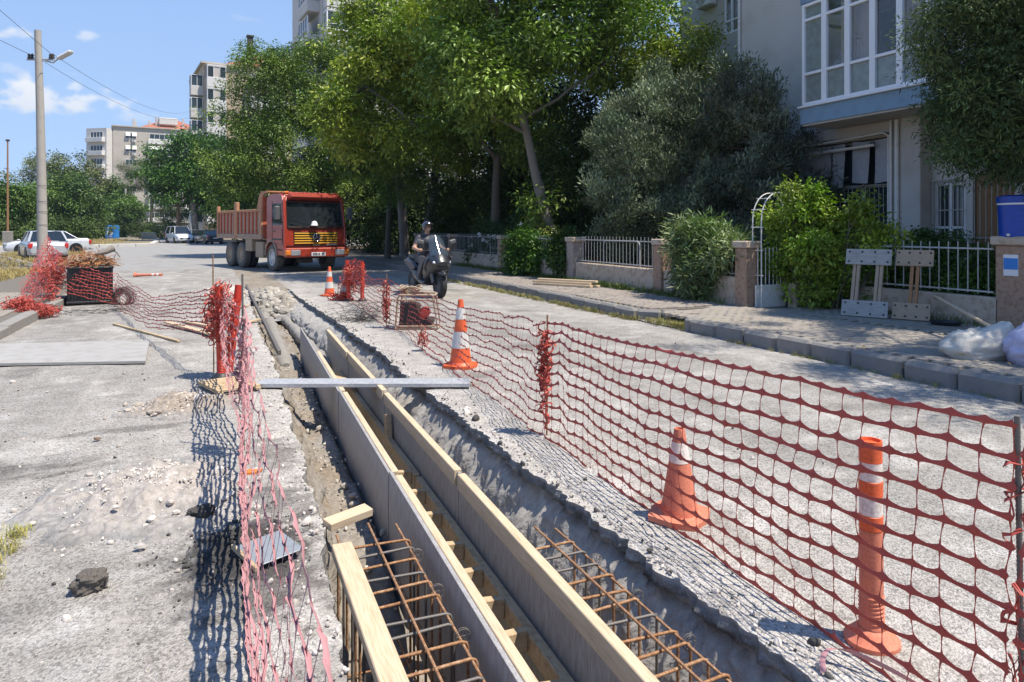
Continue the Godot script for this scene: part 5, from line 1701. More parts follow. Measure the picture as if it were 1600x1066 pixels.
func build_weeds() -> void:
	# tufts of grass: thin bent blades
	var g := Geo.new()
	var r := rnd(9)
	for i in 22:
		var a := r.randf() * TAU
		var p := Vector3(r.randfn() * 0.03, 0, r.randfn() * 0.03)
		var d := Vector3(cos(a), 0, sin(a))
		var hh := r.randf_range(0.04, 0.11)
		var s := d.cross(Vector3.UP) * 0.0025
		var mid := p + Vector3(0, hh * 0.6, 0) + d * hh * 0.2
		var tip := p + Vector3(0, hh, 0) + d * hh * 0.7
		var t := r.randf_range(0.8, 1.2)
		g.col = Color(t, t, t)
		g.quad(p - s, p + s, mid + s, mid - s)
		g.tri(mid - s, mid + s, tip)
	var tuft := g.mesh()
	var put := func(label: String, called: String, list: Array, c1: Color, c2: Color, sd: int):
		var rr := rnd(sd)
		var xs := []
		var cs := PackedColorArray()
		for q in list:  # [u0, u1, v0, v1, h, count, size]
			for k in q[5]:
				var s: float = q[6] * rr.randf_range(0.7, 1.5)
				xs.append(Transform3D(Basis(Vector3.UP, rr.randf() * TAU).scaled(Vector3(s, s, s)), W(rr.randf_range(q[0], q[1]), q[4], rr.randf_range(q[2], q[3]))))
				var c := c1.lerp(c2, rr.randf())
				cs.append(c)
		var o := scatter(called, tuft, m.straw, xs, cs, self)
		tag(o, label, "grass", "", "stuff")
	var dry1 := Color(0.32, 0.26, 0.11)
	var dry2 := Color(0.2, 0.22, 0.05)
	put.call("dry grass and weeds along the foot of the right kerb", "kerb_grass", [[6.72, 6.84, 4.0, 9.0, 0.0, 50, 0.5], [6.72, 6.86, 10.3, 24.0, 0.0, 330, 0.8], [6.8, 7.2, 9.0, 10.4, 0.02, 110, 0.8]], dry1, dry2, 1)
	put.call("weeds along the foot of the garden wall", "wall_weeds", [[8.75, 9.0, 10.4, 26.0, 0.17, 260, 1.5], [10.2, 10.4, 6.6, 9.5, 0.17, 60, 1.2]], Color(0.07, 0.13, 0.02), Color(0.15, 0.19, 0.04), 2)
	put.call("straw coloured dry grass on the left verge", "verge_grass", [[-8.0, -5.2, 15.0, 30.0, 0.12, 1500, 1.3], [-14.0, -6.5, 28.0, 50.0, 0.12, 900, 1.6], [-30.0, -8.0, 66.0, 95.0, 0.2, 900, 2.2]], dry1, Color(0.42, 0.33, 0.12), 3)
	put.call("patch of yellowing grass on the road at the left edge", "grass_patch", [[-1.18, -0.86, 3.6, 4.5, 0.0, 130, 0.42]], Color(0.42, 0.36, 0.1), Color(0.24, 0.26, 0.05), 4)


# ---------------------------------------------------------------- formwork, reinforcement and timber in the trench
func board_l(v: float) -> float:
	return 1.0 + (v - 2.28) * 0.041


func board_r(v: float) -> float:
	return 1.42 + (v - 2.1) * 0.0353


func plank(called: String, mm: Material, label: String, cat: String, a: Vector3, b: Vector3, w: float, h: float, group := "", roll := 0.0) -> MeshInstance3D:
	var mid := (a + b) / 2
	var z := (b - a).normalized()
	var x := Vector3.UP.cross(z).normalized()
	var g := Geo.new()
	g.bx(Vector3.ZERO, Vector3(w, h, a.distance_to(b)), minf(w, h) * 0.08)
	var o := solo(called, g, mm, label, cat, mid, group)
	o.basis = Basis(x, z.cross(x), z).rotated(z, roll)
	return o


func timber(called: String, mm: Material, parent: Node3D, a: Vector3, b: Vector3, w: float, h: float) -> MeshInstance3D:
	var z := (b - a).normalized()
	var x := Vector3.UP.cross(z).normalized()
	var g := Geo.new()
	g.bx(Vector3.ZERO, Vector3(w, h, a.distance_to(b)), minf(w, h) * 0.07)
	var o := part(called, g, mm, parent, (a + b) / 2)
	o.basis = Basis(x, z.cross(x), z)
	return o


func ribbed(g: Geo, a: Vector3, b: Vector3, rr: float) -> void:  # a deformed bar
	g.rod(a, b, rr, 8)
	var n := int(a.distance_to(b) / 0.014)
	var d := (b - a).normalized()
	for i in n:
		var p := a + d * 0.014 * (i + 0.5)
		g.tube(PackedVector3Array([p - d * 0.0022, p + d * 0.0022]), rr * 1.16, 6, false)


func cage(label: String, uc: Callable, w: float, top: float, deep: float, v0: float, v1: float, sd: int) -> void:
	var o := thing("rebar_cage", label, "rebar cage")
	var r := rnd(sd)
	var v := v1
	var i := 0
	while v > v0:
		var u: float = uc.call(v)
		var l := u - w / 2 + r.randf_range(-0.008, 0.008)
		var q := u + w / 2 + r.randf_range(-0.012, 0.012)
		var t := top + r.randf_range(-0.006, 0.006)
		var tw := r.randf_range(-0.02, 0.02)
		var g := Geo.new()
		var c := 0.025
		var p := PackedVector3Array([W(l, top - deep, v), W(l, t - c, v), W(l + c * 0.3, t - c * 0.3, v), W(l + c, t, v), W(q - c, t, v + tw), W(q - c * 0.3, t - c * 0.3, v + tw), W(q, t - c, v + tw), W(q, top - deep, v + tw)])
		g.tube(p, 0.0065, 7)
		ribbed(g, p[3], p[4], 0.0065)
		if v > 1.9:
			ribbed(g, p[0], p[1], 0.0062)
			ribbed(g, p[6], p[7], 0.0062)
		g.rod(p[0], p[7], 0.006, 6)
		part("stirrup", g, [m.rust_bar, m.rebar, m.rebar_grey, m.rust_bar, m.rebar_grey][r.randi() % 5], o)
		v -= 0.125 + r.randf_range(-0.012, 0.012)
		i += 1
	for e in [[-0.5, 0.0], [0.5, 0.0], [0.02, 0.0], [-0.5, 1.0], [0.5, 1.0], [0.05, 1.0], [0.5, 0.5]]:
		var g := Geo.new()
		var p := PackedVector3Array()
		var end := v1 + r.randf_range(0.08, 0.26)
		for k in 7:
			var vv := lerpf(v0, end, k / 6.0)
			p.append(W(float(uc.call(vv)) + e[0] * (w - 0.03), top + 0.009 - e[1] * (deep - 0.03) - (0.022 if e[1] == 0.0 and e[0] != 0.02 else 0.0) + (0.012 if e[0] == 0.02 and e[1] == 0.0 else 0.0), vv))
		g.tube(p, 0.006, 7)
		ribbed(g, p[0], p[6], 0.006)
		part("long_bar", g, m.rebar if r.randf() < 0.7 else m.rust_bar, o)
	for k in 4:  # wire spacers tied to the outer bars
		var g := Geo.new()
		var vv := v1 - 0.2 - 0.38 * k
		var c := W(float(uc.call(vv)) + w / 2, top - 0.01, vv)
		for s in 2:
			var p := PackedVector3Array()
			for j in 11:
				p.append(c + Vector3(cos(TAU * j / 10) * 0.032, sin(TAU * j / 10) * 0.032, (s - 0.5) * 0.012))
			g.tube(p, 0.0018, 4, false)
		for j in 6:
			g.rod(c, c + Vector3(cos(TAU * j / 6) * 0.032, sin(TAU * j / 6) * 0.032, 0), 0.0015, 4)
		part("wire_spacer", g, m.rebar_grey, o)


func build_trench_works() -> void:
	# shuttering boards: panels of film faced plywood with battens along their tops
	for s in 2:
		var fn: Callable = board_l if s == 0 else board_r
		var o := thing("formwork_board", ["long grey plywood shuttering, left one in the trench, timber inside its top", "long grey plywood shuttering, right of the pair in the trench, with pale timber capping"][s], "formwork", Vector3.ZERO, 0.0)
		var v := 0.2
		var ends := [2.05, 4.5, 6.95, 9.35, 11.55] if s == 0 else [1.9, 4.3, 6.7, 9.0, 11.15]
		var r := rnd(5 + s)
		for e in ends:
			var du := r.randf_range(-0.008, 0.008)
			var dh := r.randf_range(-0.012, 0.008)
			var a := W(float(fn.call(v + 0.004)) + du, -0.34 + dh, v + 0.004)
			var b := W(float(fn.call(e - 0.004)) + du, -0.34 + dh + r.randf_range(-0.01, 0.01), e - 0.004)
			timber("plywood_panel", m.film, o, a, b, 0.021, 0.72)
			if s == 0:
				if v < 7.5:
					timber("batten", m.pine, o, a + Vector3(0.038, 0.315, 0.0), b + Vector3(0.038, 0.312 + r.randf_range(-0.01, 0.01), 0.06), 0.045, 0.09)
			else:
				timber("batten", m.pine, o, a + Vector3(-0.006, 0.325, -0.02), b + Vector3(-0.004, 0.325, 0.03), 0.052, 0.1)
			v = e
		if s == 1:
			timber("waling", m.pine_old, o, W(board_r(0.4) - 0.045, -0.35, 0.4), W(board_r(5.2) - 0.045, -0.34, 5.2), 0.05, 0.1)
			timber("waling", m.pine_old, o, W(board_r(5.25) - 0.045, -0.34, 5.25), W(board_r(9.6) - 0.045, -0.36, 9.6), 0.05, 0.1)
	var gr := "timber spacers between the shuttering boards"
	var order := ["nearest", "second nearest", "third nearest", "fourth nearest", "fifth nearest", "sixth nearest", "seventh nearest", "eighth nearest", "ninth nearest", "tenth nearest", "farthest"]
	var spots := [1.3, 1.75, 2.2, 2.62, 2.98, 3.34, 3.62, 4.02, 4.46, 4.9, 5.35]
	for i in 11:
		var e: float = spots[i]
		var a: float = board_l(e) + 0.012
		var b: float = board_r(e) - 0.072
		plank("spacer_block", m.pine_old, "timber spacer wedged between the shuttering boards, %s of the row" % order[i], "timber", W(a, -0.31, e), W(b, -0.33, e + 0.03 * sin(e * 9.0)), 0.05, 0.1, gr)
	plank("spacer_block", m.pine_old, "short upright timber block against the right shuttering board beneath the crossing plank", "timber", W(board_r(6.35) - 0.05, -0.36, 6.28), W(board_r(6.35) - 0.05, -0.1, 6.36), 0.05, 0.09)
	plank("brace_board", m.pine_old, "dark timber brace across the channel just beyond the crossing plank", "timber", W(board_l(8.6) + 0.02, -0.2, 8.9), W(board_r(8.3) - 0.03, -0.2, 8.2), 0.1, 0.04)
	cage("rusty rebar cage left of the shuttering, under the pale timber beam", func(v): return 0.785 + (v - 3.0) * 0.03, 0.36, -0.045, 0.66, 0.7, 3.66, 31)
	cage("rebar cage right of the shuttering, against the steep trench side", func(v): return 1.645 + (v - 3.0) * 0.01, 0.3, -0.06, 0.66, 0.7, 3.28, 32)
	plank("timber_beam", m.pine, "pale timber beam lying along the left rebar cage", "timber", W(0.575, -0.012, 0.9), W(0.628, -0.012, 3.6), 0.1, 0.052)
	plank("timber_offcut", m.pine, "short sawn timber offcut lying at the far end of the left rebar cage", "timber", W(0.6, -0.01, 3.9), W(0.85, 0.0, 4.0), 0.085, 0.045, "", 0.1)
	plank("crossing_plank", m.alu, "pale grey plank bridging the trench", "plank", W(0.5, 0.035, 7.55), W(2.46, 0.035, 6.72), 0.24, 0.042)
	# old pipes and a rail in the far part of the trench
	var g := Geo.new()
	var p := PackedVector3Array()
	var rr := PackedFloat32Array()
	for k in 31:
		var f := k / 30.0
		p.append(W(lerpf(1.08, 1.26, f) + 0.02 * noise.get_noise_1d(f * 9), -0.47 + 0.05 * f, lerpf(10.8, 16.2, f)))
		rr.append((0.12 if k > 1 else 0.085) + 0.07 * noise.get_noise_1d(f * 22 + 5))
	g.tube(p, rr, 14)
	solo("concrete_pipe", g, m.kerb, "pale mortar covered pipe in the trench beside the left shuttering", "pipe")
	g = Geo.new()
	p = PackedVector3Array()
	rr = PackedFloat32Array()
	for k in 41:
		var f := k / 40.0
		p.append(W(lerpf(1.68, 1.55, f) + 0.03 * noise.get_noise_1d(f * 9 + 40), -0.47 + 0.12 * f, lerpf(10.6, 15.9, f)))
		rr.append(0.085 + 0.08 * noise.get_noise_1d(f * 30 + 50))
	g.tube(p, rr, 12)
	solo("concrete_pipe", g, m.kerb, "lumpy mortar covered pipe running beyond the right shuttering end", "pipe")
	plank("steel_rail", m.rebar_grey, "long grey steel rail lying along the left edge of the trench", "rail", W(1.0, 0.05, 20.3), W(0.92, -0.1, 10.1), 0.05, 0.07)
	for e in [[0.35, 14.6, 0.8, 15.3], [0.5, 12.4, 0.85, 12.9]]:
		plank("wood_strip", m.pine_old, "weathered wooden strip beside the steel rail%s" % (", the farther one" if e[1] > 14 else ", the nearer one"), "timber", W(e[0], 0.02, e[1]), W(e[2], 0.03, e[3]), 0.07, 0.02)


# ---------------------------------------------------------------- nets, cones and posts
# a knitted plastic fence: node rows joined by straps. P(s, t): s along, t from the top edge down
func net_panel(parent: Node3D, mm: Material, top: Array, bot: Array, cols: int, rows: int, sd: int, o := {}) -> void:
	var r := rnd(sd)
	var f := FastNoiseLite.new()
	f.seed = sd
	f.frequency = 1.0
	var sag: float = o.get("sag", 0.02)
	var rough: float = o.get("rough", 0.012)
	var out: Vector3 = o.get("out", Vector3(1, 0, 0))
	var bulge: float = o.get("bulge", 0.03)
	var wn: float = o.get("node", 0.013)
	var wm: float = o.get("mid", 0.0046)
	var peak: Array = o.get("peak", [])
	var gone: float = o.get("gone", 0.0)
	var twist: float = o.get("twist", 0.0)
	var at := func(s: float, t: float) -> Vector3:
		var q := _along(top, s).lerp(_along(bot, s), t)
		q += out * (bulge * sin(PI * t) * sin(PI * s) + rough * 2.5 * f.get_noise_2d(s * cols * 0.25, t * 2.5))
		q.y += -sag * sin(PI * s) * (1.0 - t) + rough * 1.6 * f.get_noise_2d(s * cols * 0.16 + 90, t * rows * 0.22)
		for k in peak:
			q.y += k[1] * exp(-pow((s - k[0]) / k[2], 2)) * sin(PI * clampf(t * 0.9 + 0.1, 0, 1))
			q += out * k[1] * 0.6 * exp(-pow((s - k[0]) / k[2], 2))
		if q.y < 0.012:
			q.y = 0.012 + 0.004 * absf(f.get_noise_2d(s * 40, t * 40))
		return q
	var node := []
	for j in rows + 1:
		var row := PackedVector3Array()
		for i in cols + 1:
			var s := clampf((i + 0.18 * f.get_noise_2d(i * 0.4, j * 0.4 + 30)) / cols, 0, 1)
			row.append(at.call(s, float(j) / rows) + Vector3(r.randfn(), r.randfn(), r.randfn()) * rough * 0.25)
		node.append(row)
	var g := Geo.new()
	for j in rows + 1:
		var p := PackedVector3Array()
		var side := PackedVector3Array()
		var hw := PackedFloat32Array()
		var row: PackedVector3Array = node[j]
		for i in cols + 1:
			var below: Vector3 = node[mini(j + 1, rows)][i]
			var above: Vector3 = node[maxi(j - 1, 0)][i]
			var sd3 := (below - above).normalized()
			if twist > 0.0:
				sd3 = (sd3 + out * twist * (0.7 + 1.2 * f.get_noise_2d(i * 0.35, j * 3.0))).normalized()
			p.append(row[i])
			side.append(sd3)
			var big := wn * r.randf_range(0.8, 1.15)
			hw.append(big if j > 0 and j < rows else big * 0.85)
			if i < cols:
				for fr in [0.2, 0.5, 0.8]:
					var mid := row[i].lerp(row[i + 1], fr)
					mid += sd3 * 0.05 * row[i].distance_to(row[i + 1]) * sin(PI * fr)
					p.append(mid)
					side.append(sd3)
					hw.append(lerpf(wn, wm, 0.72 if fr != 0.5 else 1.0))
		if r.randf() < gone and j > 1:
			var cut := r.randi_range(8, p.size() - 9)
			g.strap(p.slice(0, cut), side.slice(0, cut), hw.slice(0, cut), 0.0012)
			g.strap(p.slice(cut + 4), side.slice(cut + 4), hw.slice(cut + 4), 0.0012)
		else:
			g.strap(p, side, hw, 0.0012)
	for i in cols + 1:
		for j in rows:
			if gone > 0.0 and r.randf() < 0.02:
				continue
			var a: Vector3 = node[j][i]
			var b: Vector3 = node[j + 1][i]
			var nx: Vector3 = (node[j][mini(i + 1, cols)] - node[j][maxi(i - 1, 0)]).normalized()
			var p := PackedVector3Array()
			var side := PackedVector3Array()
			var hw := PackedFloat32Array()
			var bow := nx * 0.1 * a.distance_to(b) * (f.get_noise_2d(i * 0.7, j * 0.9) + 0.25)
			for fr in [0.0, 0.14, 0.4, 0.65, 0.88, 1.0]:
				p.append(a.lerp(b, fr) + bow * sin(PI * fr))
				side.append(nx)
				hw.append(wm * (2.3 if fr in [0.0, 1.0] else 0.7 if fr in [0.14, 0.88] else 0.26))
			g.strap(p, side, hw, 0.001)
	part("net_panel", g, mm, parent)


func _along(line: Array, s: float) -> Vector3:
	var total := 0.0
	for i in line.size() - 1:
		total += line[i].distance_to(line[i + 1])
	var d := s * total
	for i in line.size() - 1:
		var l: float = line[i].distance_to(line[i + 1])
		if d <= l or i == line.size() - 2:
			return line[i].lerp(line[i + 1], d / maxf(l, 1e-6))
		d -= l
	return line[0]


# crumpled net: straps wandering through a flattened heap or round a post
func net_tangle(parent: Node3D, mm: Material, c: Vector3, rad: Vector3, count: int, sd: int, upright := 0.0) -> void:
	var r := rnd(sd)
	var g := Geo.new()
	for i in count:
		var d := Vector3(r.randfn(), r.randfn(), r.randfn()).normalized() * pow(r.randf(), 0.4)
		var q := c + d * rad
		var dir := Vector3(r.randfn(), r.randfn() * (1.0 if upright == 0.0 else 0.4), r.randfn()).normalized()
		if upright > 0.0 and r.randf() < 0.65:
			dir = Vector3(r.randfn() * 0.15, 1, r.randfn() * 0.15).normalized()
		var p := PackedVector3Array()
		var side := PackedVector3Array()
		var hw := PackedFloat32Array()
		var sd3 := dir.cross(Vector3(r.randfn(), r.randfn(), r.randfn())).normalized()
		for k in 9:
			p.append(q)
			side.append(sd3)
			hw.append(0.013 if k % 4 == 0 else 0.006)
			dir = (dir + Vector3(r.randfn(), r.randfn(), r.randfn()) * 0.4).normalized()
			var e := (q - c) / rad
			if e.length() > 1.0:
				dir = (dir - e.normalized() * 0.7).normalized()
			q += dir * 0.032
			if q.y < 0.012:
				q.y = 0.012
		g.strap(p, side, hw, 0.0014)
	part("net_tangle", g, mm, parent)


func cone(label: String, at: Vector3, h: float, turn: float, cm: Material, bands: Array, lean := Vector3(), group := "traffic cones", base := 0.2) -> Node3D:
	var o := thing("traffic_cone", label, "traffic cone", at, turn, group)
	o.rotation = Vector3(lean.x, turn, lean.z)
	var g := Geo.new()
	var p := PackedVector2Array()
	for k in 8:  # square foot with clipped corners
		var a := TAU * k / 8 + 0.2
		var q := Vector2(cos(a), sin(a))
		q = q / maxf(absf(q.x), absf(q.y))
		p.append(q.limit_length(1.25) * base)
	g.prism(p, 0.03, Transform3D(Basis(Vector3.RIGHT, -PI / 2), Vector3(0, 0.02, 0)))
	part("foot", g, cm, o)
	var r0 := base * 0.7
	var r1 := 0.028
	var cuts := [0.03]
	for b in bands:
		cuts.append(b[0] * h)
		cuts.append(b[1] * h)
	cuts.append(h)
	for i in cuts.size() - 1:
		g = Geo.new()
		var a: float = cuts[i]
		var b: float = cuts[i + 1]
		var ra := lerpf(r0, r1, a / h)
		var rb := lerpf(r0, r1, b / h)
		var band := i % 2 == 1
		var e := 0.002 if band else 0.0
		var prof := [Vector2(ra + e, a), Vector2(rb + e, b)]
		if i == 0:
			prof.insert(0, Vector2(r0 * 1.12, 0.034))
			prof[1] = Vector2(lerpf(r0, r1, 0.08), 0.08 * h)
		if i == cuts.size() - 2:
			prof.append(Vector2(rb * 0.75, b))
			prof.append(Vector2(rb * 0.7, b - 0.02))
			prof.append(Vector2(0.0, b - 0.021))
		g.lathe(prof, 26)
		part("reflective_band" if band else "cone_body", g, (m.scuffed_band if bands[0].size() > 2 else m.white_band) if band else cm, o)
	return o


func bollard(label: String, at: Vector3, h: float, lean: Vector3, mm: Material, bm: Material, dark_base := false, bands := true) -> Node3D:
	var o := thing("delineator_post", label, "delineator post", at, 0.0, "flexible delineator posts")
	o.rotation = lean
	var g := Geo.new()
	g.lathe([Vector2(0.1, 0.0), Vector2(0.1, 0.018), Vector2(0.085, 0.03), Vector2(0.062, 0.052), Vector2(0.05, 0.06)], 24)
	part("base", g, m.black_plastic if dark_base else m.cone_dust, o)
	g = Geo.new()
	var prof := [Vector2(0.045, 0.05)]
	for k in 8:
		var y := 0.07 + 0.016 * k
		prof.append(Vector2(0.047, y))
		prof.append(Vector2(0.042, y + 0.006))
		prof.append(Vector2(0.042, y + 0.01))
	prof += [Vector2(0.043, 0.2), Vector2(0.042, h * 0.56)]
	g.lathe(prof, 24, Transform3D(), true)
	part("spring_foot", g, bm, o)
	var y0 := h * 0.56
	var cuts := [y0, y0 + h * 0.075, y0 + h * 0.165, y0 + h * 0.245, y0 + h * 0.335, h]
	for i in 5:
		g = Geo.new()
		var e := 0.0415 if i % 2 else 0.042
		var q := [Vector2(e, cuts[i]), Vector2(e, cuts[i + 1])]
		if i == 4:
			q += [Vector2(0.036, h), Vector2(0.034, h - 0.012), Vector2(0, h - 0.013)]
		elif i % 2 == 0:
			q = [Vector2(0.0405, cuts[i]), Vector2(0.0435, cuts[i] + 0.003), Vector2(0.0435, cuts[i + 1] - 0.003), Vector2(0.0405, cuts[i + 1])]
		g.lathe(q, 24)
		part("reflective_band" if i % 2 == (1 if bands else 9) else "sleeve", g, m.scuffed_band if i % 2 and bands else mm, o)
	return o


func stake(label: String, a: Vector3, b: Vector3, mm: Material, rr := 0.007) -> void:
	var g := Geo.new()
	ribbed(g, Vector3.ZERO, b - a, rr)
	solo("rebar_stake", g, mm, label, "rebar stake", a, "rebar stakes holding the nets")


func build_barriers() -> void:
	var A := Vector3(1, 0, 0)
	# right net, from the stake at the picture's right edge to the pair of red posts
	var n := thing("barrier_net", "orange red plastic safety net along the right side of the trench", "safety net")
	net_panel(n, m.net, [W(2.262, 1.0, 1.35), W(2.42, 0.875, 4.89)], [W(2.2, 0.0, 1.35), W(2.29, 0.0, 3.2), W(2.36, 0.01, 4.82)], 32, 11, 101, {sag = 0.02, bulge = -0.05, out = A, peak = [[0.93, 0.05, 0.035], [0.8, 0.02, 0.06]], rough = 0.012, node = 0.0165, mid = 0.0062, gone = 0.12})
	net_panel(n, m.net, [W(2.28, 1.0, 1.33), W(2.35, 1.0, 0.5)], [W(2.2, 0.0, 1.33), W(2.3, 0, 0.5)], 8, 11, 102, {})
	net_panel(n, m.net, [W(2.42, 0.875, 4.89), W(2.62, 0.78, 6.8), W(2.75, 0.74, 8.0), W(2.9, 0.68, 10.55)], [W(2.38, 0.01, 4.89), W(2.5, 0.0, 7.0), W(2.58, 0.02, 8.9), W(2.78, 0.02, 10.5)], 50, 10, 103, {sag = 0.05, bulge = 0.06, rough = 0.018, peak = [[0.03, -0.04, 0.03], [0.25, 0.03, 0.06]], node = 0.012, gone = 0.1})
	net_panel(n, m.net, [W(2.8, 0.66, 10.45), W(2.66, 0.82, 11.2), W(2.85, 0.72, 13.0), W(3.0, 0.85, 15.5)], [W(2.74, 0.03, 10.45), W(2.66, 0.0, 11.2), W(2.75, 0.02, 13.0), W(2.85, 0.05, 15.5)], 50, 10, 104, {sag = 0.06, bulge = 0.1, rough = 0.02, node = 0.012})
	net_tangle(n, m.net, W(2.4, 0.45, 4.89), Vector3(0.035, 0.46, 0.035), 60, 105, 1.0)
	net_tangle(n, m.net, W(2.27, 0.5, 1.35), Vector3(0.02, 0.5, 0.02), 10, 106, 1.0)
	net_tangle(n, m.net, W(2.66, 0.42, 11.2), Vector3(0.06, 0.42, 0.06), 50, 107, 1.0)
	net_tangle(n, m.net, W(3.0, 0.5, 15.6), Vector3(0.26, 0.42, 0.2), 190, 108, 1.0)
	net_tangle(n, m.net, W(2.75, 0.08, 15.9), Vector3(0.3, 0.1, 0.25), 90, 109)
	net_tangle(n, m.net, W(2.85, 0.3, 15.9), Vector3(0.17, 0.3, 0.17), 60, 110, 0.6)
	net_tangle(n, m.net, W(2.6, 0.14, 8.9), Vector3(0.05, 0.1, 0.05), 14, 111, 0.5)
	# torn strip of net lying on the asphalt by the trench
	var g := Geo.new()
	var p := PackedVector3Array()
	var sd := PackedVector3Array()
	var hw := PackedFloat32Array()
	for k in 21:
		var f := k / 20.0
		p.append(W(2.02 + 0.25 * f, 0.015 + 0.05 * sin(PI * f), 1.86 - 0.12 * f + 0.08 * sin(f * 5.0)))
		sd.append(Vector3(0.3, 0.4, 1).normalized())
		hw.append(0.011)
	g.strap(p, sd, hw, 0.001)
	solo("torn_strip", g, m.net_pale, "torn pink strip of netting lying at the trench edge, bottom right", "plastic strip")
	# left net, close to the camera, dusty pink
	n = thing("barrier_net", "dusty pink plastic safety net along the left side of the trench, seen almost edge on", "safety net")
	net_panel(n, m.net_pale, [W(0.16, 0.98, 8.1), W(0.25, 1.04, 5.41)], [W(0.14, 0.3, 8.1), W(0.24, 0.04, 5.41)], 26, 10, 121, {sag = 0.05, bulge = -0.04, rough = 0.015, twist = 1.2})
	net_panel(n, m.net_pale, [W(0.25, 1.04, 5.41), W(0.235, 0.84, 3.6), W(0.2, 0.86, 1.2), W(0.2, 0.9, 0.5)], [W(0.23, 0.03, 5.41), W(0.16, 0.02, 3.6), W(0.12, 0.02, 1.2), W(0.12, 0.02, 0.5)], 46, 9, 122, {sag = 0.03, bulge = -0.03, rough = 0.01, node = 0.014, mid = 0.0075, twist = 1.1})
	net_tangle(n, m.net_pale, W(0.24, 0.55, 5.3), Vector3(0.03, 0.5, 0.12), 46, 123, 1.0)
	net_tangle(n, m.net, W(0.14, 0.62, 8.15), Vector3(0.16, 0.4, 0.14), 170, 124, 1.0)
	# left far net: from the wrapped posts to the crate, over it, and up to the lamp pole
	n = thing("barrier_net", "dark red safety net strung from wrapped red posts to scrap crate and lamp pole", "safety net")
	net_panel(n, m.net, [W(0.1, 0.96, 8.2), W(-0.7, 0.7, 11.5), W(-1.72, 0.66, 16.85)], [W(0.05, 0.5, 8.25), W(-0.75, 0.16, 11.5), W(-1.75, 0.02, 16.6)], 64, 9, 131, {sag = 0.1, bulge = 0.0, rough = 0.02, node = 0.011, mid = 0.005})
	net_panel(n, m.net, [W(-1.72, 0.66, 16.75), W(-2.68, 0.92, 17.1)], [W(-1.75, 0.05, 16.6), W(-2.7, 0.3, 16.95)], 14, 9, 132, {sag = 0.03, rough = 0.03, node = 0.012})
	net_panel(n, m.net, [W(-5.5, 1.35, 31.4), W(-2.8, 1.05, 17.6)], [W(-3.15, 0.17, 15.3), W(-2.75, 0.2, 16.7)], 30, 26, 133, {sag = 0.2, bulge = 0.2, rough = 0.06, node = 0.016})
	net_panel(n, m.net, [W(-4.9, 1.25, 28.0), W(-2.75, 0.95, 17.4)], [W(-3.2, 0.2, 15.5), W(-2.8, 0.35, 16.8)], 30, 22, 134, {sag = 0.2, bulge = -0.15, rough = 0.08, node = 0.016})
	net_tangle(n, m.net, W(-2.75, 0.13, 14.9), Vector3(0.35, 0.1, 0.32), 260, 135)
	net_tangle(n, m.net, W(-3.1, 0.22, 15.3), Vector3(0.3, 0.09, 0.3), 150, 136)
	net_tangle(n, m.net, W(-2.95, 0.6, 17.6), Vector3(0.3, 0.4, 0.5), 190, 137, 0.6)
	stake("ribbed steel stake at the right picture edge holding the near end of the net", W(2.275, -0.02, 1.34), W(2.262, 1.03, 1.35), m.rebar_grey, 0.008)
	stake("dark steel stake in the middle of the right net, bunched with netting", W(2.42, -0.02, 4.89), W(2.43, 0.93, 4.9), m.rust_bar)
	stake("short steel stake in front of the red machine", W(2.6, -0.02, 8.92), W(2.59, 0.34, 8.95), m.rust_bar)
	stake("steel stake wrapped with red netting beside the twisted wire heap", W(2.66, -0.02, 11.2), W(2.67, 0.87, 11.2), m.rust_bar)
	stake("tall grey steel stake in the left net beside the trench", W(0.25, -0.02, 5.41), W(0.24, 1.27, 5.43), m.rebar_grey)
	stake("thin steel stake standing just behind the wrapped red posts", W(0.08, -0.02, 8.5), W(0.07, 1.31, 8.5), m.rust_bar)
	cone("battered short orange cone behind the right net, its tip and band worn away", W(2.4, 0, 3.2), 0.5, 0.4, m.cone_dust, [[0.64, 0.86, 1]], Vector3(0.02, 0, 0.03), "traffic cones", 0.155)
	cone("clean orange cone with two white bands behind the middle of the right net", W(2.7, 0, 7.7), 0.78, 0.7, m.cone, [[0.29, 0.53], [0.71, 0.88]], Vector3(), "traffic cones", 0.19)
	cone("orange cone with two white bands standing alone near the lorry", W(2.68, 0, 17.0), 0.7, 0.3, m.cone, [[0.27, 0.48], [0.66, 0.83]], Vector3(), "traffic cones", 0.18)
	cone("orange cone tangled in red netting beside the pair of red posts", W(2.85, 0, 15.95), 0.68, 0.6, m.cone, [[0.27, 0.48], [0.66, 0.83, ]], Vector3(0, 0, -0.06), "traffic cones", 0.18)
	bollard("orange delineator post with scuffed white bands and round foot, nearest on the right", W(2.36, 0.004, 1.94), 0.78, Vector3(0.0, 0, 0.01), m.cone, m.cone_dust)
	bollard("red delineator post wrapped in netting at the left of the trench, the upright one", W(0.15, 0, 8.15), 0.98, Vector3(0.0, 0.5, 0.03), m.cone_red, m.cone_red, true, false)
	bollard("red delineator post wrapped in netting at the left of the trench, the tilted one", W(0.22, 0.0, 8.2), 0.99, Vector3(0.02, 0.2, -0.11), m.cone_red, m.cone_red, true, false)
	bollard("red delineator post in the netting bundle near the scooter, its left one", W(2.88, 0, 15.65), 0.9, Vector3(0, 0, 0.04), m.cone_red, m.cone_red, true, false)
	bollard("red delineator post in the netting bundle near the scooter, its right one", W(3.16, 0, 15.55), 0.86, Vector3(0, 0, 0), m.cone_red, m.cone_red, true, false)
	bollard("orange delineator post lying on its side on the road beyond the scrap crate", W(-2.15, 0.06, 26.2), 0.9, Vector3(0, -0.41, -PI / 2 + 0.02), m.cone_dust, m.cone_dust)


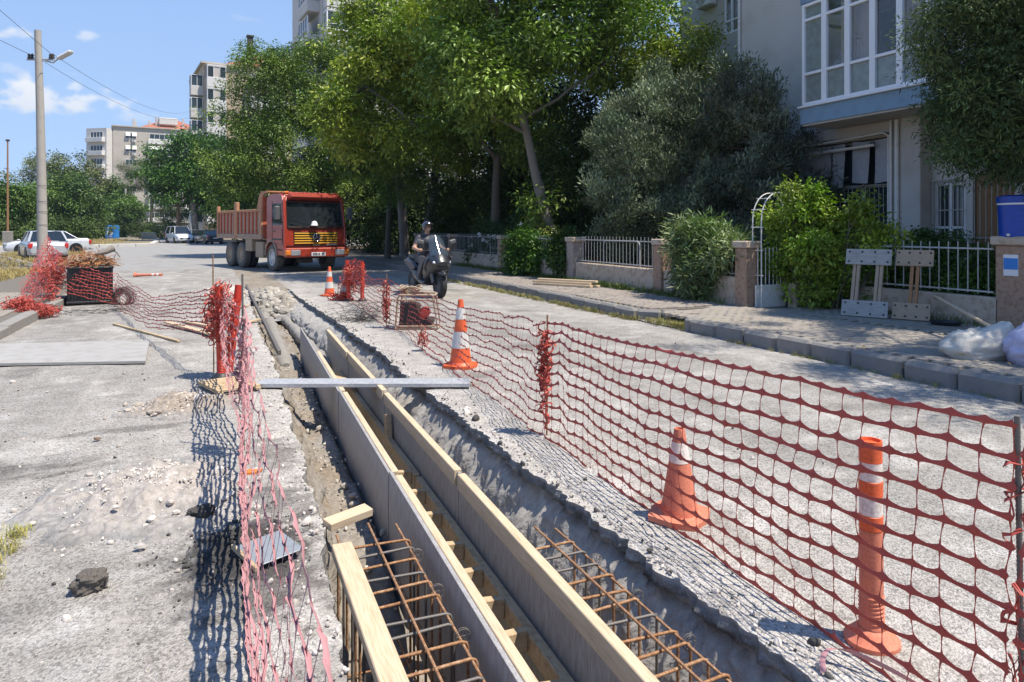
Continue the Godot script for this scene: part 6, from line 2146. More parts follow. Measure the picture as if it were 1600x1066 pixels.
# ---------------------------------------------------------------- vehicles: forward is -z
func wheel(parent: Node3D, at: Vector3, rr: float, w: float, tm: Material, rm: Material, holes := 5, side := 1.0) -> Node3D:
	var o := Node3D.new()
	o.name = "wheel"
	parent.add_child(o, true)
	o.position = at
	var xf := Transform3D(Basis(Vector3.FORWARD, side * PI / 2), Vector3.ZERO)  # lathe axis along x
	var g := Geo.new()
	var ri := rr * 0.6
	g.lathe([Vector2(ri, -w * 0.48), Vector2(rr * 0.9, -w * 0.5), Vector2(rr * 0.985, -w * 0.4), Vector2(rr, -w * 0.2), Vector2(rr, w * 0.2), Vector2(rr * 0.985, w * 0.4), Vector2(rr * 0.9, w * 0.5), Vector2(ri, w * 0.48)], 32, xf, true)
	part("tyre", g, tm, o)
	g = Geo.new()
	g.lathe([Vector2(ri + 0.004, w * 0.47), Vector2(ri * 0.9, w * 0.44), Vector2(ri * 0.86, w * 0.3), Vector2(ri * 0.4, w * 0.36), Vector2(ri * 0.34, w * 0.44), Vector2(0, w * 0.45)], 28, xf)
	for k in holes:
		var a := TAU * k / holes
		g.box(xf * Transform3D(Basis(Vector3.UP, a), Vector3(cos(a) * ri * 0.62, w * 0.36, -sin(a) * ri * 0.62)), Vector3(ri * 0.42, 0.02, ri * 0.16), 0.004)
	part("rim", g, rm, o)
	g = Geo.new()
	g.lathe([Vector2(ri, -w * 0.4), Vector2(0, -w * 0.4)], 16, xf)
	part("hub", g, m.chassis, o)
	return o


func loft(g: Geo, st: Array) -> void:  # st: [z, half width, bottom, top, edge inset]
	var rows := []
	for e in st:
		var z: float = e[0]
		var w: float = e[1]
		var b: float = e[2]
		var t: float = e[3]
		var i: float = e[4]
		rows.append(PackedVector3Array([Vector3(-w * 0.88, b, z), Vector3(-w * 0.985, b + 0.08, z), Vector3(-w, lerpf(b, t, 0.45), z), Vector3(-w * 0.985, lerpf(b, t, 0.75), z), Vector3(-w + i * 0.35, t - 0.03, z), Vector3(-w + i, t, z), Vector3(0, t + 0.025, z), Vector3(w - i, t, z), Vector3(w - i * 0.35, t - 0.03, z), Vector3(w * 0.985, lerpf(b, t, 0.75), z), Vector3(w, lerpf(b, t, 0.45), z), Vector3(w * 0.985, b + 0.08, z), Vector3(w * 0.88, b, z), Vector3(0, b, z)]))
	g.grid(rows, true, true)
	for e in [0, rows.size() - 1]:
		var q: PackedVector3Array = rows[e]
		var c := Vector3(0, (st[e][2] + st[e][3]) / 2, st[e][0])
		for k in q.size():
			if e == 0:
				g.tri(c, q[k], q[(k + 1) % q.size()])
			else:
				g.tri(c, q[(k + 1) % q.size()], q[k])


# kind: 0 saloon, 1 hatchback, 2 van
func car(label: String, at: Vector3, turn: float, kind: int, paint: Material, group := "") -> Node3D:
	var o := thing("parked_car", label, "van" if kind == 2 else "car", at, turn, group)
	var g := Geo.new()
	var w: float = [0.86, 0.86, 0.9][kind]
	var l: float = [4.45, 4.15, 4.5][kind]
	var belt: float = [0.9, 0.95, 1.05][kind]
	var top: float = [1.44, 1.48, 1.83][kind]
	var f := -l / 2
	var hood: float = [0.82, 0.86, 1.0][kind]
	var tail: float = [0.98, 0.98, 1.06][kind]
	loft(g, [[f, w * 0.78, 0.32, 0.6, 0.1], [f + 0.12, w * 0.92, 0.24, hood - 0.12, 0.14], [f + 0.5, w, 0.2, hood, 0.14], [f + 1.15, w, 0.2, belt, 0.12], [f + 2.2, w, 0.2, belt + 0.02, 0.1], [l / 2 - 0.9, w, 0.2, tail - 0.02, 0.1], [l / 2 - 0.18, w * 0.97, 0.26, tail, 0.12], [l / 2 - 0.03, w * 0.9, 0.34, tail - 0.14, 0.12], [l / 2, w * 0.85, 0.4, tail - 0.25, 0.1]])
	part("body", g, paint, o)
	# cabin: roof on pillars, with glass set a little behind
	var a: float = [f + 1.12, f + 1.12, f + 0.75][kind]
	var b: float = [f + 1.85, f + 1.8, f + 1.45][kind]
	var c: float = [f + 3.05, f + 3.55, l / 2 - 0.25][kind]
	var d: float = [f + 3.75, l / 2 - 0.12, l / 2 - 0.06][kind]
	var wr := w * 0.72
	var wb := w * 0.93
	g = Geo.new()
	var P := func(x: float, y: float, z: float): return Vector3(x, y, z)
	var ring := []
	for e in [[b + 0.02, 0.0], [b + 0.25, 0.035], [(b + c) / 2, 0.05], [c - 0.2, 0.03], [c, 0.0]]:
		var row := PackedVector3Array()
		for k in 9:
			var x := lerpf(-wr, wr, k / 8.0)
			row.append(Vector3(x, top - 0.045 + e[1] * 0.7 + 0.04 * (1.0 - pow(x / wr, 2)), e[0]))
		ring.append(row)
	g.grid(ring, false, true)
	for s in [-1, 1]:
		g.bar(P.call(s * wb, belt - 0.01, a), P.call(s * wr, top - 0.03, b), 0.06, 0.05, 0.015)
		g.bar(P.call(s * wr, top - 0.04, b), P.call(s * wr, top - 0.03, c), 0.06, 0.05, 0.015)
		g.bar(P.call(s * wr, top - 0.03, c), P.call(s * wb, tail - 0.03, d), 0.1, 0.05, 0.015)
		var mz := (b + c) / 2 - 0.05
		g.bar(P.call(s * wb, belt, mz), P.call(s * wr, top - 0.04, mz), 0.05, 0.08, 0.01)
	part("roof", g, paint, o)
	var e1 := 0.985
	g = Geo.new()
	g.quad(P.call(wb * e1, belt, a + 0.03), P.call(-wb * e1, belt, a + 0.03), P.call(-wr * e1, top - 0.04, b + 0.03), P.call(wr * e1, top - 0.04, b + 0.03))
	part("windscreen", g, m.glass_dark, o)
	g = Geo.new()
	g.quad(P.call(-wb * e1, tail - 0.02, d - 0.03), P.call(wb * e1, tail - 0.02, d - 0.03), P.call(wr * e1, top - 0.04, c - 0.03), P.call(-wr * e1, top - 0.04, c - 0.03))
	part("rear_window", g, m.glass_dark, o)
	for s in [-1, 1]:
		g = Geo.new()
		var q := [P.call(s * wb * 0.985, belt - 0.01, a + 0.08), P.call(s * wr * 0.985, top - 0.05, b + 0.03), P.call(s * wr * 0.985, top - 0.05, c - 0.02), P.call(s * wb * 0.985, tail - 0.03, d - 0.08)]
		if s < 0:
			g.quad(q[0], q[1], q[2], q[3])
		else:
			g.quad(q[3], q[2], q[1], q[0])
		part("side_window", g, m.glass_dark, o)
	for s in [-1, 1]:
		g = Geo.new()
		g.bx(Vector3(s * (w + 0.08), belt + 0.05, a + 0.35), Vector3(0.14, 0.11, 0.1), 0.03)
		part("mirror", g, paint, o)
		g = Geo.new()
		g.bx(Vector3(s * w * 0.72, 0.66, f + 0.1), Vector3(0.36, 0.15, 0.16), 0.04, Vector3(0, s * 0.35, 0))
		part("headlight", g, m.lamp_glass, o)
		g = Geo.new()
		g.bx(Vector3(s * w * 0.84, tail - 0.23, l / 2 - 0.07), Vector3(0.22, 0.26 if kind != 2 else 0.5, 0.16), 0.04, Vector3(0, -s * 0.3, 0))
		part("tail_light", g, m.red_lamp, o)
		for z in [f + 0.82, l / 2 - 0.82]:
			g = Geo.new()
			g.lathe([Vector2(0.36, -0.02), Vector2(0.36, 0.02), Vector2(0, 0.021)], 24, Transform3D(Basis(Vector3.FORWARD, s * PI / 2), Vector3(s * (w - 0.008), 0.34, z)))
			part("wheel_arch", g, m.black, o)
			wheel(o, Vector3(s * (w - 0.1), 0.31, z), 0.31, 0.22, m.tyre, m.alloy, 6, s)
	g = Geo.new()
	g.bx(Vector3(0, 0.52, f + 0.03), Vector3(1.0, 0.16, 0.1), 0.02)
	part("grille", g, m.black, o)
	for z in [f - 0.015, l / 2 + 0.005]:
		g = Geo.new()
		g.bx(Vector3(0, 0.46 if z < 0 else 0.62, z), Vector3(0.5, 0.11, 0.02), 0.004)
		part("number_plate", g, m.plate_white, o)
	g = Geo.new()
	for z in [f + 0.07, l / 2 - 0.02]:
		g.bx(Vector3(0, 0.32, z), Vector3(w * 1.7, 0.1, 0.12), 0.03)
	part("bumper_strip", g, m.grey_plastic, o)
	return o


func build_vehicles() -> void:
	build_truck()
	build_scooter()
	car("silver hatchback parked by the lamp pole, seen from behind", W(-7.6, 0, 42.2), 0.3, 1, m.silver)
	car("white saloon parked side on behind the lamp pole and red netting", W(-9.0, 0, 51.5), 1.83, 0, m.silver_pale)
	car("grey blue van facing the camera in the row of parked cars", W(-2.7, 0, 85.0), PI + 0.3, 2, m.silver_pale)
	car("silver saloon between the parked van and the dark car", W(-1.0, 0, 86.0), PI + 0.32, 0, m.van_grey)
	car("dark saloon parked nearest to the lorry's rear", W(0.25, 0, 79.5), 0.3, 0, m.car_black)
	car("black car in the distance at the far left edge", W(-32.2, 0.1, 144.5), 1.2, 1, m.car_black, "cars far off on the left")
	car("white car far off between the rusty post and the red car", W(-30.2, 0.1, 143.5), 1.4, 0, m.silver_pale, "cars far off on the left")
	car("small red car far off left of the lamp pole", W(-28.2, 0.1, 143.0), 0.9, 1, m.car_red, "cars far off on the left")
	car("dark blue car far off, just left of the lamp pole", W(-26.4, 0.1, 142.0), 1.3, 0, m.car_blue, "cars far off on the left")


func build_truck() -> void:
	var o := thing("tipper_lorry", "dusty red tipper lorry with yellow grille bars facing the camera", "lorry", W(3.75, 0, 26.7), deg_to_rad(196.5))
	var g := Geo.new()
	for s in [-1, 1]:
		g.bx(Vector3(s * 0.42, 0.95, 4.0), Vector3(0.12, 0.26, 6.6), 0.01)
	for z in [1.35, 4.6, 5.95]:
		g.bx(Vector3(0, 0.52, z), Vector3(1.7, 0.16, 0.2), 0.03)
	g.bx(Vector3(0, 0.75, 1.2), Vector3(0.9, 0.5, 1.2), 0.05)
	g.bx(Vector3(0, 0.85, 2.6), Vector3(0.6, 0.5, 1.2), 0.05)
	part("chassis", g, m.chassis, o)
	# cab: side outline pushed across the width, rounded at the roof
	g = Geo.new()
	var st := []
	for e in [[0.12, 1.12, 0.86, 1.5], [0.1, 1.2, 0.8, 1.62], [0.2, 1.21, 0.8, 1.66]]:
		st.append(e)
	var side := PackedVector2Array([Vector2(0.08, 0.62), Vector2(0.06, 1.0), Vector2(0.08, 1.62), Vector2(0.27, 2.62), Vector2(0.36, 2.78), Vector2(0.55, 2.86), Vector2(1.45, 2.86), Vector2(1.7, 2.78), Vector2(1.78, 2.6), Vector2(1.78, 1.0), Vector2(1.95, 1.0), Vector2(1.93, 0.8), Vector2(1.86, 0.62)])
	# the wheel arch is cut out of the lower edge
	for k in 11:
		var a: float = PI * k / 10.0
		side.append(Vector2(1.33 + 0.62 * cos(a) * 0.85, 0.62 + 0.52 * sin(a)))
	var turn := Basis(Vector3(0, 0, 1), Vector3(0, 1, 0), Vector3(-1, 0, 0))  # outline x -> z
	g.prism(side, 2.38, Transform3D(turn, Vector3.ZERO))
	var cab := part("cab", g, m.truck_red, o)
	g = Geo.new()
	for s in [-1, 1]:  # rounded corner pillars
		g.tube(PackedVector3Array([Vector3(s * 1.17, 0.66, 0.1), Vector3(s * 1.17, 1.62, 0.12), Vector3(s * 1.12, 2.62, 0.31), Vector3(s * 1.05, 2.78, 0.42)]), 0.06, 8)
		g.tube(PackedVector3Array([Vector3(s * 1.1, 2.82, 0.5), Vector3(s * 1.12, 2.82, 1.6)]), 0.06, 8)
	g.tube(PackedVector3Array([Vector3(-1.05, 2.8, 0.4), Vector3(1.05, 2.8, 0.4)]), 0.06, 8)
	part("corner_trim", g, m.truck_red, cab)
	g = Geo.new()
	g.quad(Vector3(1.06, 1.68, 0.075), Vector3(-1.06, 1.68, 0.075), Vector3(-1.02, 2.56, 0.245), Vector3(1.02, 2.56, 0.245))
	part("windscreen", g, m.glass_dark, o)
	g = Geo.new()
	for e in [[Vector3(-1.08, 1.64, 0.07), Vector3(1.08, 1.64, 0.07)], [Vector3(-1.04, 2.6, 0.25), Vector3(1.04, 2.6, 0.25)], [Vector3(-1.08, 1.64, 0.07), Vector3(-1.04, 2.6, 0.25)], [Vector3(1.08, 1.64, 0.07), Vector3(1.04, 2.6, 0.25)]]:
		g.rod(e[0], e[1], 0.022, 6)
	for x in [-0.55, 0.35]:
		g.rod(Vector3(x, 1.64, 0.05), Vector3(x + 0.62, 1.78, 0.07), 0.012, 5)
	part("screen_seal", g, m.black, o)
	g = Geo.new()  # the white helmet behind the glass stands in front of it as seen: on the dash, against the pane
	g.lathe([Vector2(0.15, 0), Vector2(0.15, 0.02), Vector2(0.115, 0.03), Vector2(0.11, 0.09), Vector2(0.08, 0.15), Vector2(0.03, 0.175), Vector2(0, 0.177)], 20, Transform3D(Basis(), Vector3(0.1, 1.7, -0.02)), true)
	solo("hard_hat", g, m.white, "white hard hat at the windscreen of the red lorry", "hard hat")
	var hat := get_child(get_child_count() - 1) as MeshInstance3D
	hat.transform = o.transform
	g = Geo.new()
	g.bx(Vector3(0, 2.75, 0.22), Vector3(2.0, 0.2, 0.3), 0.05, Vector3(0.35, 0, 0))
	g.bx(Vector3(0.0, 2.9, 0.5), Vector3(2.1, 0.06, 0.06), 0.02)
	for x in [-0.9, -0.3, 0.3, 0.9]:
		g.rod(Vector3(x, 2.8, 0.3), Vector3(x, 2.95, 0.45), 0.03, 6)
	part("sun_visor", g, m.truck_red, o)
	# front panel, grille and emblem
	g = Geo.new()
	g.bx(Vector3(0, 1.24, 0.06), Vector3(1.7, 0.46, 0.03), 0.005)
	var gr := part("grille", g, m.black, o)
	for k in 5:
		g = Geo.new()
		g.bx(Vector3(0, 1.06 + 0.09 * k, 0.035), Vector3(1.68, 0.042, 0.03), 0.006)
		part("grille_bar", g, m.yellow, gr)
	g = Geo.new()
	g.lathe([Vector2(0.155, 0), Vector2(0.155, 0.03), Vector2(0, 0.03)], 28, Transform3D(Basis(Vector3.RIGHT, -PI / 2), Vector3(0, 1.27, 0.02)))
	var disc := part("emblem", g, m.black, gr)
	g = Geo.new()
	var rp := PackedVector3Array()
	for k in 29:
		rp.append(Vector3(cos(TAU * k / 28) * 0.135, 1.27 + sin(TAU * k / 28) * 0.135, -0.015))
	g.tube(rp, 0.013, 6, false)
	for k in 3:
		var a := PI / 2 + TAU * k / 3
		g.bar(Vector3(0, 1.27, -0.015), Vector3(cos(a) * 0.13, 1.27 + sin(a) * 0.13, -0.015), 0.02, 0.03, 0.004)
	part("emblem_star", g, m.chrome, gr)
	g = Geo.new()
	g.bx(Vector3(0, 0.72, -0.02), Vector3(2.46, 0.34, 0.24), 0.04)
	part("bumper", g, m.truck_red, o)
	for s in [-1, 1]:
		g = Geo.new()
		g.bx(Vector3(s * 0.86, 0.72, -0.135), Vector3(0.36, 0.2, 0.04), 0.02)
		part("headlight", g, m.lamp_glass, o)
		g = Geo.new()
		g.bx(Vector3(s * 1.14, 0.72, -0.1), Vector3(0.2, 0.2, 0.12), 0.03)
		part("indicator", g, m.amber, o)
		# doors: window, panel line, handle, mirror
		g = Geo.new()
		var q := [Vector3(s * 1.196, 1.72, 0.3), Vector3(s * 1.196, 2.52, 0.42), Vector3(s * 1.196, 2.52, 1.2), Vector3(s * 1.196, 1.72, 1.2)]
		if s < 0:
			g.quad(q[0], q[1], q[2], q[3])
		else:
			g.quad(q[3], q[2], q[1], q[0])
		var dr := part("door_window", g, m.glass_dark, o)
		g = Geo.new()
		g.bx(Vector3(s * 1.198, 1.34, 0.72), Vector3(0.02, 0.5, 0.9), 0.008)
		part("door_panel", g, m.truck_red, o)
		g = Geo.new()
		g.bx(Vector3(s * 1.215, 1.5, 1.0), Vector3(0.02, 0.05, 0.16), 0.008)
		g.bx(Vector3(s * 1.212, 1.2, 0.75), Vector3(0.02, 0.06, 0.9), 0.008)
		part("door_handle", g, m.black, o)
		g = Geo.new()
		g.bx(Vector3(s * 1.42, 2.15, 0.2), Vector3(0.2, 0.5, 0.12), 0.03)
		var mi := part("mirror", g, m.grey_plastic, o)
		g = Geo.new()
		g.rod(Vector3(s * 1.2, 2.5, 0.3), Vector3(s * 1.42, 2.4, 0.2), 0.018, 6)
		g.rod(Vector3(s * 1.2, 1.8, 0.2), Vector3(s * 1.42, 1.95, 0.2), 0.018, 6)
		part("mirror_arm", g, m.black, mi)
		g = Geo.new()  # arch rim
		var ap := PackedVector3Array()
		for k in 13:
			var a: float = PI * k / 12.0
			ap.append(Vector3(s * 1.2, 0.6 + 0.54 * sin(a), 1.33 + 0.55 * cos(a)))
		g.tube(ap, 0.035, 6)
		part("wheel_arch", g, m.dusty_steel, o)
		wheel(o, Vector3(s * 1.02, 0.52, 1.33), 0.52, 0.3, m.tyre_dusty, m.alloy, 8, s)
		for z in [4.6, 5.95]:
			wheel(o, Vector3(s * 1.06, 0.52, z), 0.52, 0.28, m.tyre_dusty, m.dusty_steel, 6, s)
			wheel(o, Vector3(s * 0.74, 0.52, z), 0.52, 0.26, m.tyre, m.chassis, 0, s)
		g = Geo.new()
		g.bx(Vector3(s * 0.95, 0.78, 2.55), Vector3(0.5, 0.62, 0.78), 0.03)
		part("fuel_tank", g, m.dusty_steel, o)
		g = Geo.new()
		g.bx(Vector3(s * 1.05, 0.95, 3.55), Vector3(0.4, 0.5, 0.7), 0.02)
		part("mudguard", g, m.dusty_steel, o)
	g = Geo.new()
	g.bx(Vector3(0.0, 0.66, -0.15), Vector3(0.55, 0.13, 0.02), 0.003)
	var pl := part("number_plate", g, m.plate_white, o)
	g = Geo.new()
	for k in 8:
		if k != 2:
			g.bx(Vector3(-0.21 + 0.058 * k, 0.66, -0.162), Vector3(0.034, 0.075, 0.004))
	part("plate_marks", g, m.black, pl)
	g = Geo.new()
	g.bx(Vector3(0.3, 0.42, 0.35), Vector3(0.5, 0.2, 0.3), 0.04)
	g.bx(Vector3(0, 0.98, 0.02), Vector3(0.3, 0.05, 0.02), 0.01)
	part("tow_fitting", g, m.chassis, o)
	for s in [-1, 1]:  # steps, seams and lamps
		g = Geo.new()
		g.bx(Vector3(s * 1.12, 0.52, 0.5), Vector3(0.26, 0.05, 0.5), 0.01)
		g.bx(Vector3(s * 1.12, 0.82, 0.52), Vector3(0.2, 0.04, 0.44), 0.01)
		part("step", g, m.chassis, o)
		g = Geo.new()
		for e in [[0.24, 1.0, 0.012, 1.62], [1.24, 1.0, 0.012, 1.62]]:
			g.bx(Vector3(s * 1.193, e[1] + e[3] / 2, e[0]), Vector3(0.012, e[3], e[2]))
		g.bx(Vector3(s * 1.193, 1.02, 0.74), Vector3(0.012, 0.012, 1.0))
		part("door_seam", g, m.black, cab)
		g = Geo.new()
		g.bx(Vector3(s * 0.98, 2.92, 0.44), Vector3(0.16, 0.07, 0.08), 0.02)
		part("roof_lamp", g, m.amber, o)
	g = Geo.new()
	g.bx(Vector3(0, 1.585, 0.062), Vector3(2.1, 0.018, 0.02))
	g.bx(Vector3(0, 0.955, 0.045), Vector3(2.3, 0.03, 0.02))
	for k in 6:
		g.bx(Vector3(0.72, 1.54 - 0.0 * k, 0.05), Vector3(0.3, 0.02, 0.02))
	part("panel_seam", g, m.black, cab)
	g = Geo.new()
	g.bx(Vector3(-0.62, 1.0, 0.045), Vector3(0.42, 0.06, 0.02), 0.005)
	part("maker_strip", g, m.alloy, cab)
	g = Geo.new()
	g.tube(PackedVector3Array([Vector3(-0.95, 0.9, 1.98), Vector3(-0.95, 2.7, 1.98)]), 0.09, 10)
	part("air_intake", g, m.chassis, o)
	# tipper body
	var y0 := 1.26
	var y1 := 2.3
	g = Geo.new()
	g.bx(Vector3(0, y0, 4.75), Vector3(2.4, 0.12, 5.2), 0.01)
	for s in [-1, 1]:
		g.bx(Vector3(s * 1.17, (y0 + y1) / 2, 4.75), Vector3(0.05, y1 - y0, 5.2), 0.008)
	g.bx(Vector3(0, (y0 + y1) / 2, 7.32), Vector3(2.4, y1 - y0, 0.06), 0.01)
	var bed := part("tipper_body", g, m.tipper_dusty, o)
	g = Geo.new()
	g.bx(Vector3(0, 2.0, 2.16), Vector3(2.4, 1.6, 0.06), 0.01)
	part("headboard", g, m.tipper, bed)
	g = Geo.new()  # scoop over the cab
	var sc := PackedVector2Array([Vector2(2.22, 2.3), Vector2(2.75, 2.3), Vector2(2.5, 2.86), Vector2(2.28, 3.02), Vector2(1.72, 3.02), Vector2(1.72, 2.95), Vector2(2.06, 2.9), Vector2(2.2, 2.7)])
	for s in [-1, 1]:
		g.prism(sc, 0.06, Transform3D(turn, Vector3(s * 1.19, 0, 0)))
	g.bx(Vector3(0, 2.99, 1.98), Vector3(2.34, 0.05, 0.62), 0.01)
	part("scoop", g, m.tipper_tan, bed)
	for s in [-1, 1]:
		for k in 12:
			g = Geo.new()
			var z := 2.35 + 0.42 * k
			g.bx(Vector3(s * 1.215, (y0 + y1) / 2 + 0.03, z), Vector3(0.06, y1 - y0 - 0.16, 0.1), 0.012)
			part("side_rib", g, m.tipper, bed)
		g = Geo.new()
		g.bx(Vector3(s * 1.215, y1, 4.75), Vector3(0.09, 0.1, 5.24), 0.015)
		part("top_rail", g, m.tipper_tan, bed)
		g = Geo.new()
		g.bx(Vector3(s * 1.215, y0 + 0.02, 4.75), Vector3(0.1, 0.2, 5.24), 0.015)
		part("bottom_rail", g, m.tipper_dusty, bed)
		g = Geo.new()
		g.bx(Vector3(s * 1.215, (y0 + y1) / 2 + 0.16, 5.0), Vector3(0.13, y1 - y0 + 0.42, 0.3), 0.02)
		g.bx(Vector3(s * 1.215, (y0 + y1) / 2 + 0.1, 7.32), Vector3(0.13, y1 - y0 + 0.3, 0.14), 0.02)
		part("side_post", g, m.tipper_tan, bed)
		g = Geo.new()
		g.bx(Vector3(s * 1.215, (y0 + y1) / 2, 2.24), Vector3(0.12, y1 - y0, 0.2), 0.02)
		part("side_post", g, m.tipper_tan, bed)


func build_scooter() -> void:
	var o := thing("scooter", "dark grey maxi scooter with smoked windscreen, ridden towards the camera", "scooter", W(4.95, 0, 15.4), PI + 0.1)
	var wl := func(z: float, rr: float, w: float):
		var q := wheel(o, Vector3(0, rr, z), rr, w, m.tyre, m.grey_plastic, 5, 1.0)
		return q
	wl.call(0.12, 0.3, 0.13)
	wl.call(1.7, 0.29, 0.15)
	var g := Geo.new()
	for s in [-1, 1]:
		g.tube(PackedVector3Array([Vector3(s * 0.1, 0.3, 0.12), Vector3(s * 0.1, 0.7, 0.3)]), 0.028, 8)
	part("fork", g, m.black, o)
	var shell := func(rows: Array, called: String, mm: Material):  # [z, y0, y1, half width at bottom, mid, top]
		var gg := Geo.new()
		var rr := []
		for e in rows:
			var p := PackedVector3Array()
			var n := 14
			for k in n:
				var a := TAU * k / n
				var yy := lerpf(e[1], e[2], 0.5 - 0.5 * cos(a))
				var t := 0.5 - 0.5 * cos(a)
				var ww := lerpf(lerpf(e[3], e[4], minf(t * 2, 1)), e[5], maxf(t * 2 - 1, 0))
				p.append(Vector3(ww * signf(sin(a)) * pow(absf(sin(a)), 0.45), yy, e[0]))
			rr.append(p)
		gg.grid(rr, true, false)
		for e in [0, rr.size() - 1]:
			var q: PackedVector3Array = rr[e]
			var c := Vector3()
			for x in q:
				c += x
			c /= q.size()
			for k in q.size():
				if e == 0:
					gg.tri(c, q[(k + 1) % q.size()], q[k])
				else:
					gg.tri(c, q[k], q[(k + 1) % q.size()])
		return part(called, gg, mm, o)
	shell.call([[-0.2, 0.52, 0.57, 0.03, 0.06, 0.03], [-0.05, 0.5, 0.66, 0.06, 0.1, 0.06], [0.2, 0.5, 0.68, 0.06, 0.1, 0.06], [0.42, 0.42, 0.56, 0.05, 0.08, 0.05]], "front_mudguard", m.scooter)
	shell.call([[-0.08, 0.74, 0.84, 0.06, 0.16, 0.08], [0.02, 0.64, 1.0, 0.12, 0.25, 0.12], [0.2, 0.5, 1.12, 0.18, 0.31, 0.16], [0.42, 0.38, 1.1, 0.2, 0.31, 0.18], [0.58, 0.3, 0.95, 0.2, 0.27, 0.16]], "front_fairing", m.scooter)
	for s in [-1, 1]:
		g = Geo.new()
		g.prism(PackedVector2Array([Vector2(0.16, 0.96), Vector2(0.3, 0.84), Vector2(0.46, 0.6), Vector2(0.54, 0.5), Vector2(0.56, 0.62), Vector2(0.44, 0.94), Vector2(0.3, 1.0)]), 0.03, Transform3D(Basis(Vector3(0, 0, 1), Vector3(0, 1, 0), Vector3(-1, 0, 0)).rotated(Vector3.UP, s * 0.12), Vector3(s * 0.305, -0.04, 0.0)))
		part("side_panel", g, m.scooter_silver, o)
		g = Geo.new()
		g.bx(Vector3(s * 0.13, 0.8, 0.0), Vector3(0.2, 0.06, 0.1), 0.02, Vector3(0, s * -0.45, s * 0.35))
		part("headlight", g, m.lamp_glass, o)
		g = Geo.new()
		g.bx(Vector3(s * 0.16, 0.5, 0.22), Vector3(0.035, 0.34, 0.14), 0.015, Vector3(0.5, 0, 0))
		part("fork_cover", g, m.scooter_silver, o)
	g = Geo.new()
	g.bx(Vector3(0, 0.7, -0.04), Vector3(0.26, 0.12, 0.06), 0.02)
	part("lower_grille", g, m.black, o)
	shell.call([[0.5, 0.26, 0.42, 0.2, 0.24, 0.2], [0.9, 0.24, 0.5, 0.2, 0.25, 0.16], [1.15, 0.3, 0.74, 0.2, 0.26, 0.16], [1.6, 0.5, 0.84, 0.12, 0.22, 0.14], [2.0, 0.72, 0.9, 0.05, 0.12, 0.08]], "rear_body", m.scooter)
	for s in [-1, 1]:
		g = Geo.new()
		g.prism(PackedVector2Array([Vector2(1.05, 0.66), Vector2(1.3, 0.58), Vector2(1.8, 0.78), Vector2(1.8, 0.84), Vector2(1.2, 0.76)]), 0.03, Transform3D(Basis(Vector3(0, 0, 1), Vector3(0, 1, 0), Vector3(-1, 0, 0)), Vector3(s * 0.232, 0, 0)))
		part("rear_panel", g, m.scooter_silver, o)
	shell.call([[0.72, 0.72, 0.78, 0.08, 0.12, 0.1], [0.9, 0.72, 0.83, 0.13, 0.17, 0.14], [1.3, 0.74, 0.84, 0.14, 0.17, 0.14], [1.36, 0.8, 0.95, 0.14, 0.17, 0.14], [1.85, 0.86, 0.97, 0.08, 0.12, 0.1]], "seat", m.black)
	g = Geo.new()  # curved windscreen
	var rows := []
	for i in 7:
		var f := i / 6.0
		var p := PackedVector3Array()
		var hw := lerpf(0.23, 0.15, pow(f, 1.6)) * (1.0 if f < 0.9 else 0.75)
		for k in 9:
			var a := lerpf(-1.15, 1.15, k / 8.0)
			p.append(Vector3(hw * sin(a) / sin(1.15), 0.98 + 0.46 * f, 0.02 + 0.34 * f + hw * 0.9 * (1.0 - cos(a))))
		rows.append(p)
	g.grid(rows)
	part("windscreen", g, m.smoke_screen, o)
	g = Geo.new()
	g.tube(PackedVector3Array([Vector3(-0.36, 1.06, 0.5), Vector3(-0.2, 1.08, 0.42), Vector3(0.2, 1.08, 0.42), Vector3(0.36, 1.06, 0.5)]), 0.016, 8)
	part("handlebar", g, m.black, o)
	for s in [-1, 1]:
		g = Geo.new()
		g.rod(Vector3(s * 0.26, 1.08, 0.4), Vector3(s * 0.36, 1.26, 0.3), 0.01, 6)
		g.bx(Vector3(s * 0.4, 1.29, 0.3), Vector3(0.17, 0.1, 0.05), 0.03, Vector3(0, 0, s * 0.25))
		part("mirror", g, m.grey_plastic, o)
	# rider
	var rd := thing("person", "scooter rider in dark helmet, grey t-shirt and dark trousers, smiling towards the road ahead", "person", W(4.95, 0, 15.4), PI + 0.1)
	var skin := Color(0.42, 0.25, 0.17)
	var shirt := Color(0.05, 0.05, 0.057)
	var jeans := Color(0.025, 0.027, 0.035)
	var shoe := Color(0.2, 0.19, 0.18)
	var b := Body.new()
	b.k = 0.035
	var hip := Vector3(0, 0.92, 1.02)
	var chest := Vector3(0, 1.28, 0.93)
	var neck := Vector3(0, 1.45, 0.9)
	b.bone(hip, hip.lerp(chest, 0.5), 0.145, 0.14, shirt)
	b.bone(hip.lerp(chest, 0.5), chest, 0.14, 0.155, shirt)
	b.bone(chest + Vector3(-0.12, 0.06, 0), chest + Vector3(0.12, 0.06, 0), 0.1, 0.1, shirt)
	b.bone(chest, neck, 0.1, 0.06, shirt)
	b.bone(neck, neck + Vector3(0, 0.1, -0.02), 0.055, 0.052, skin)
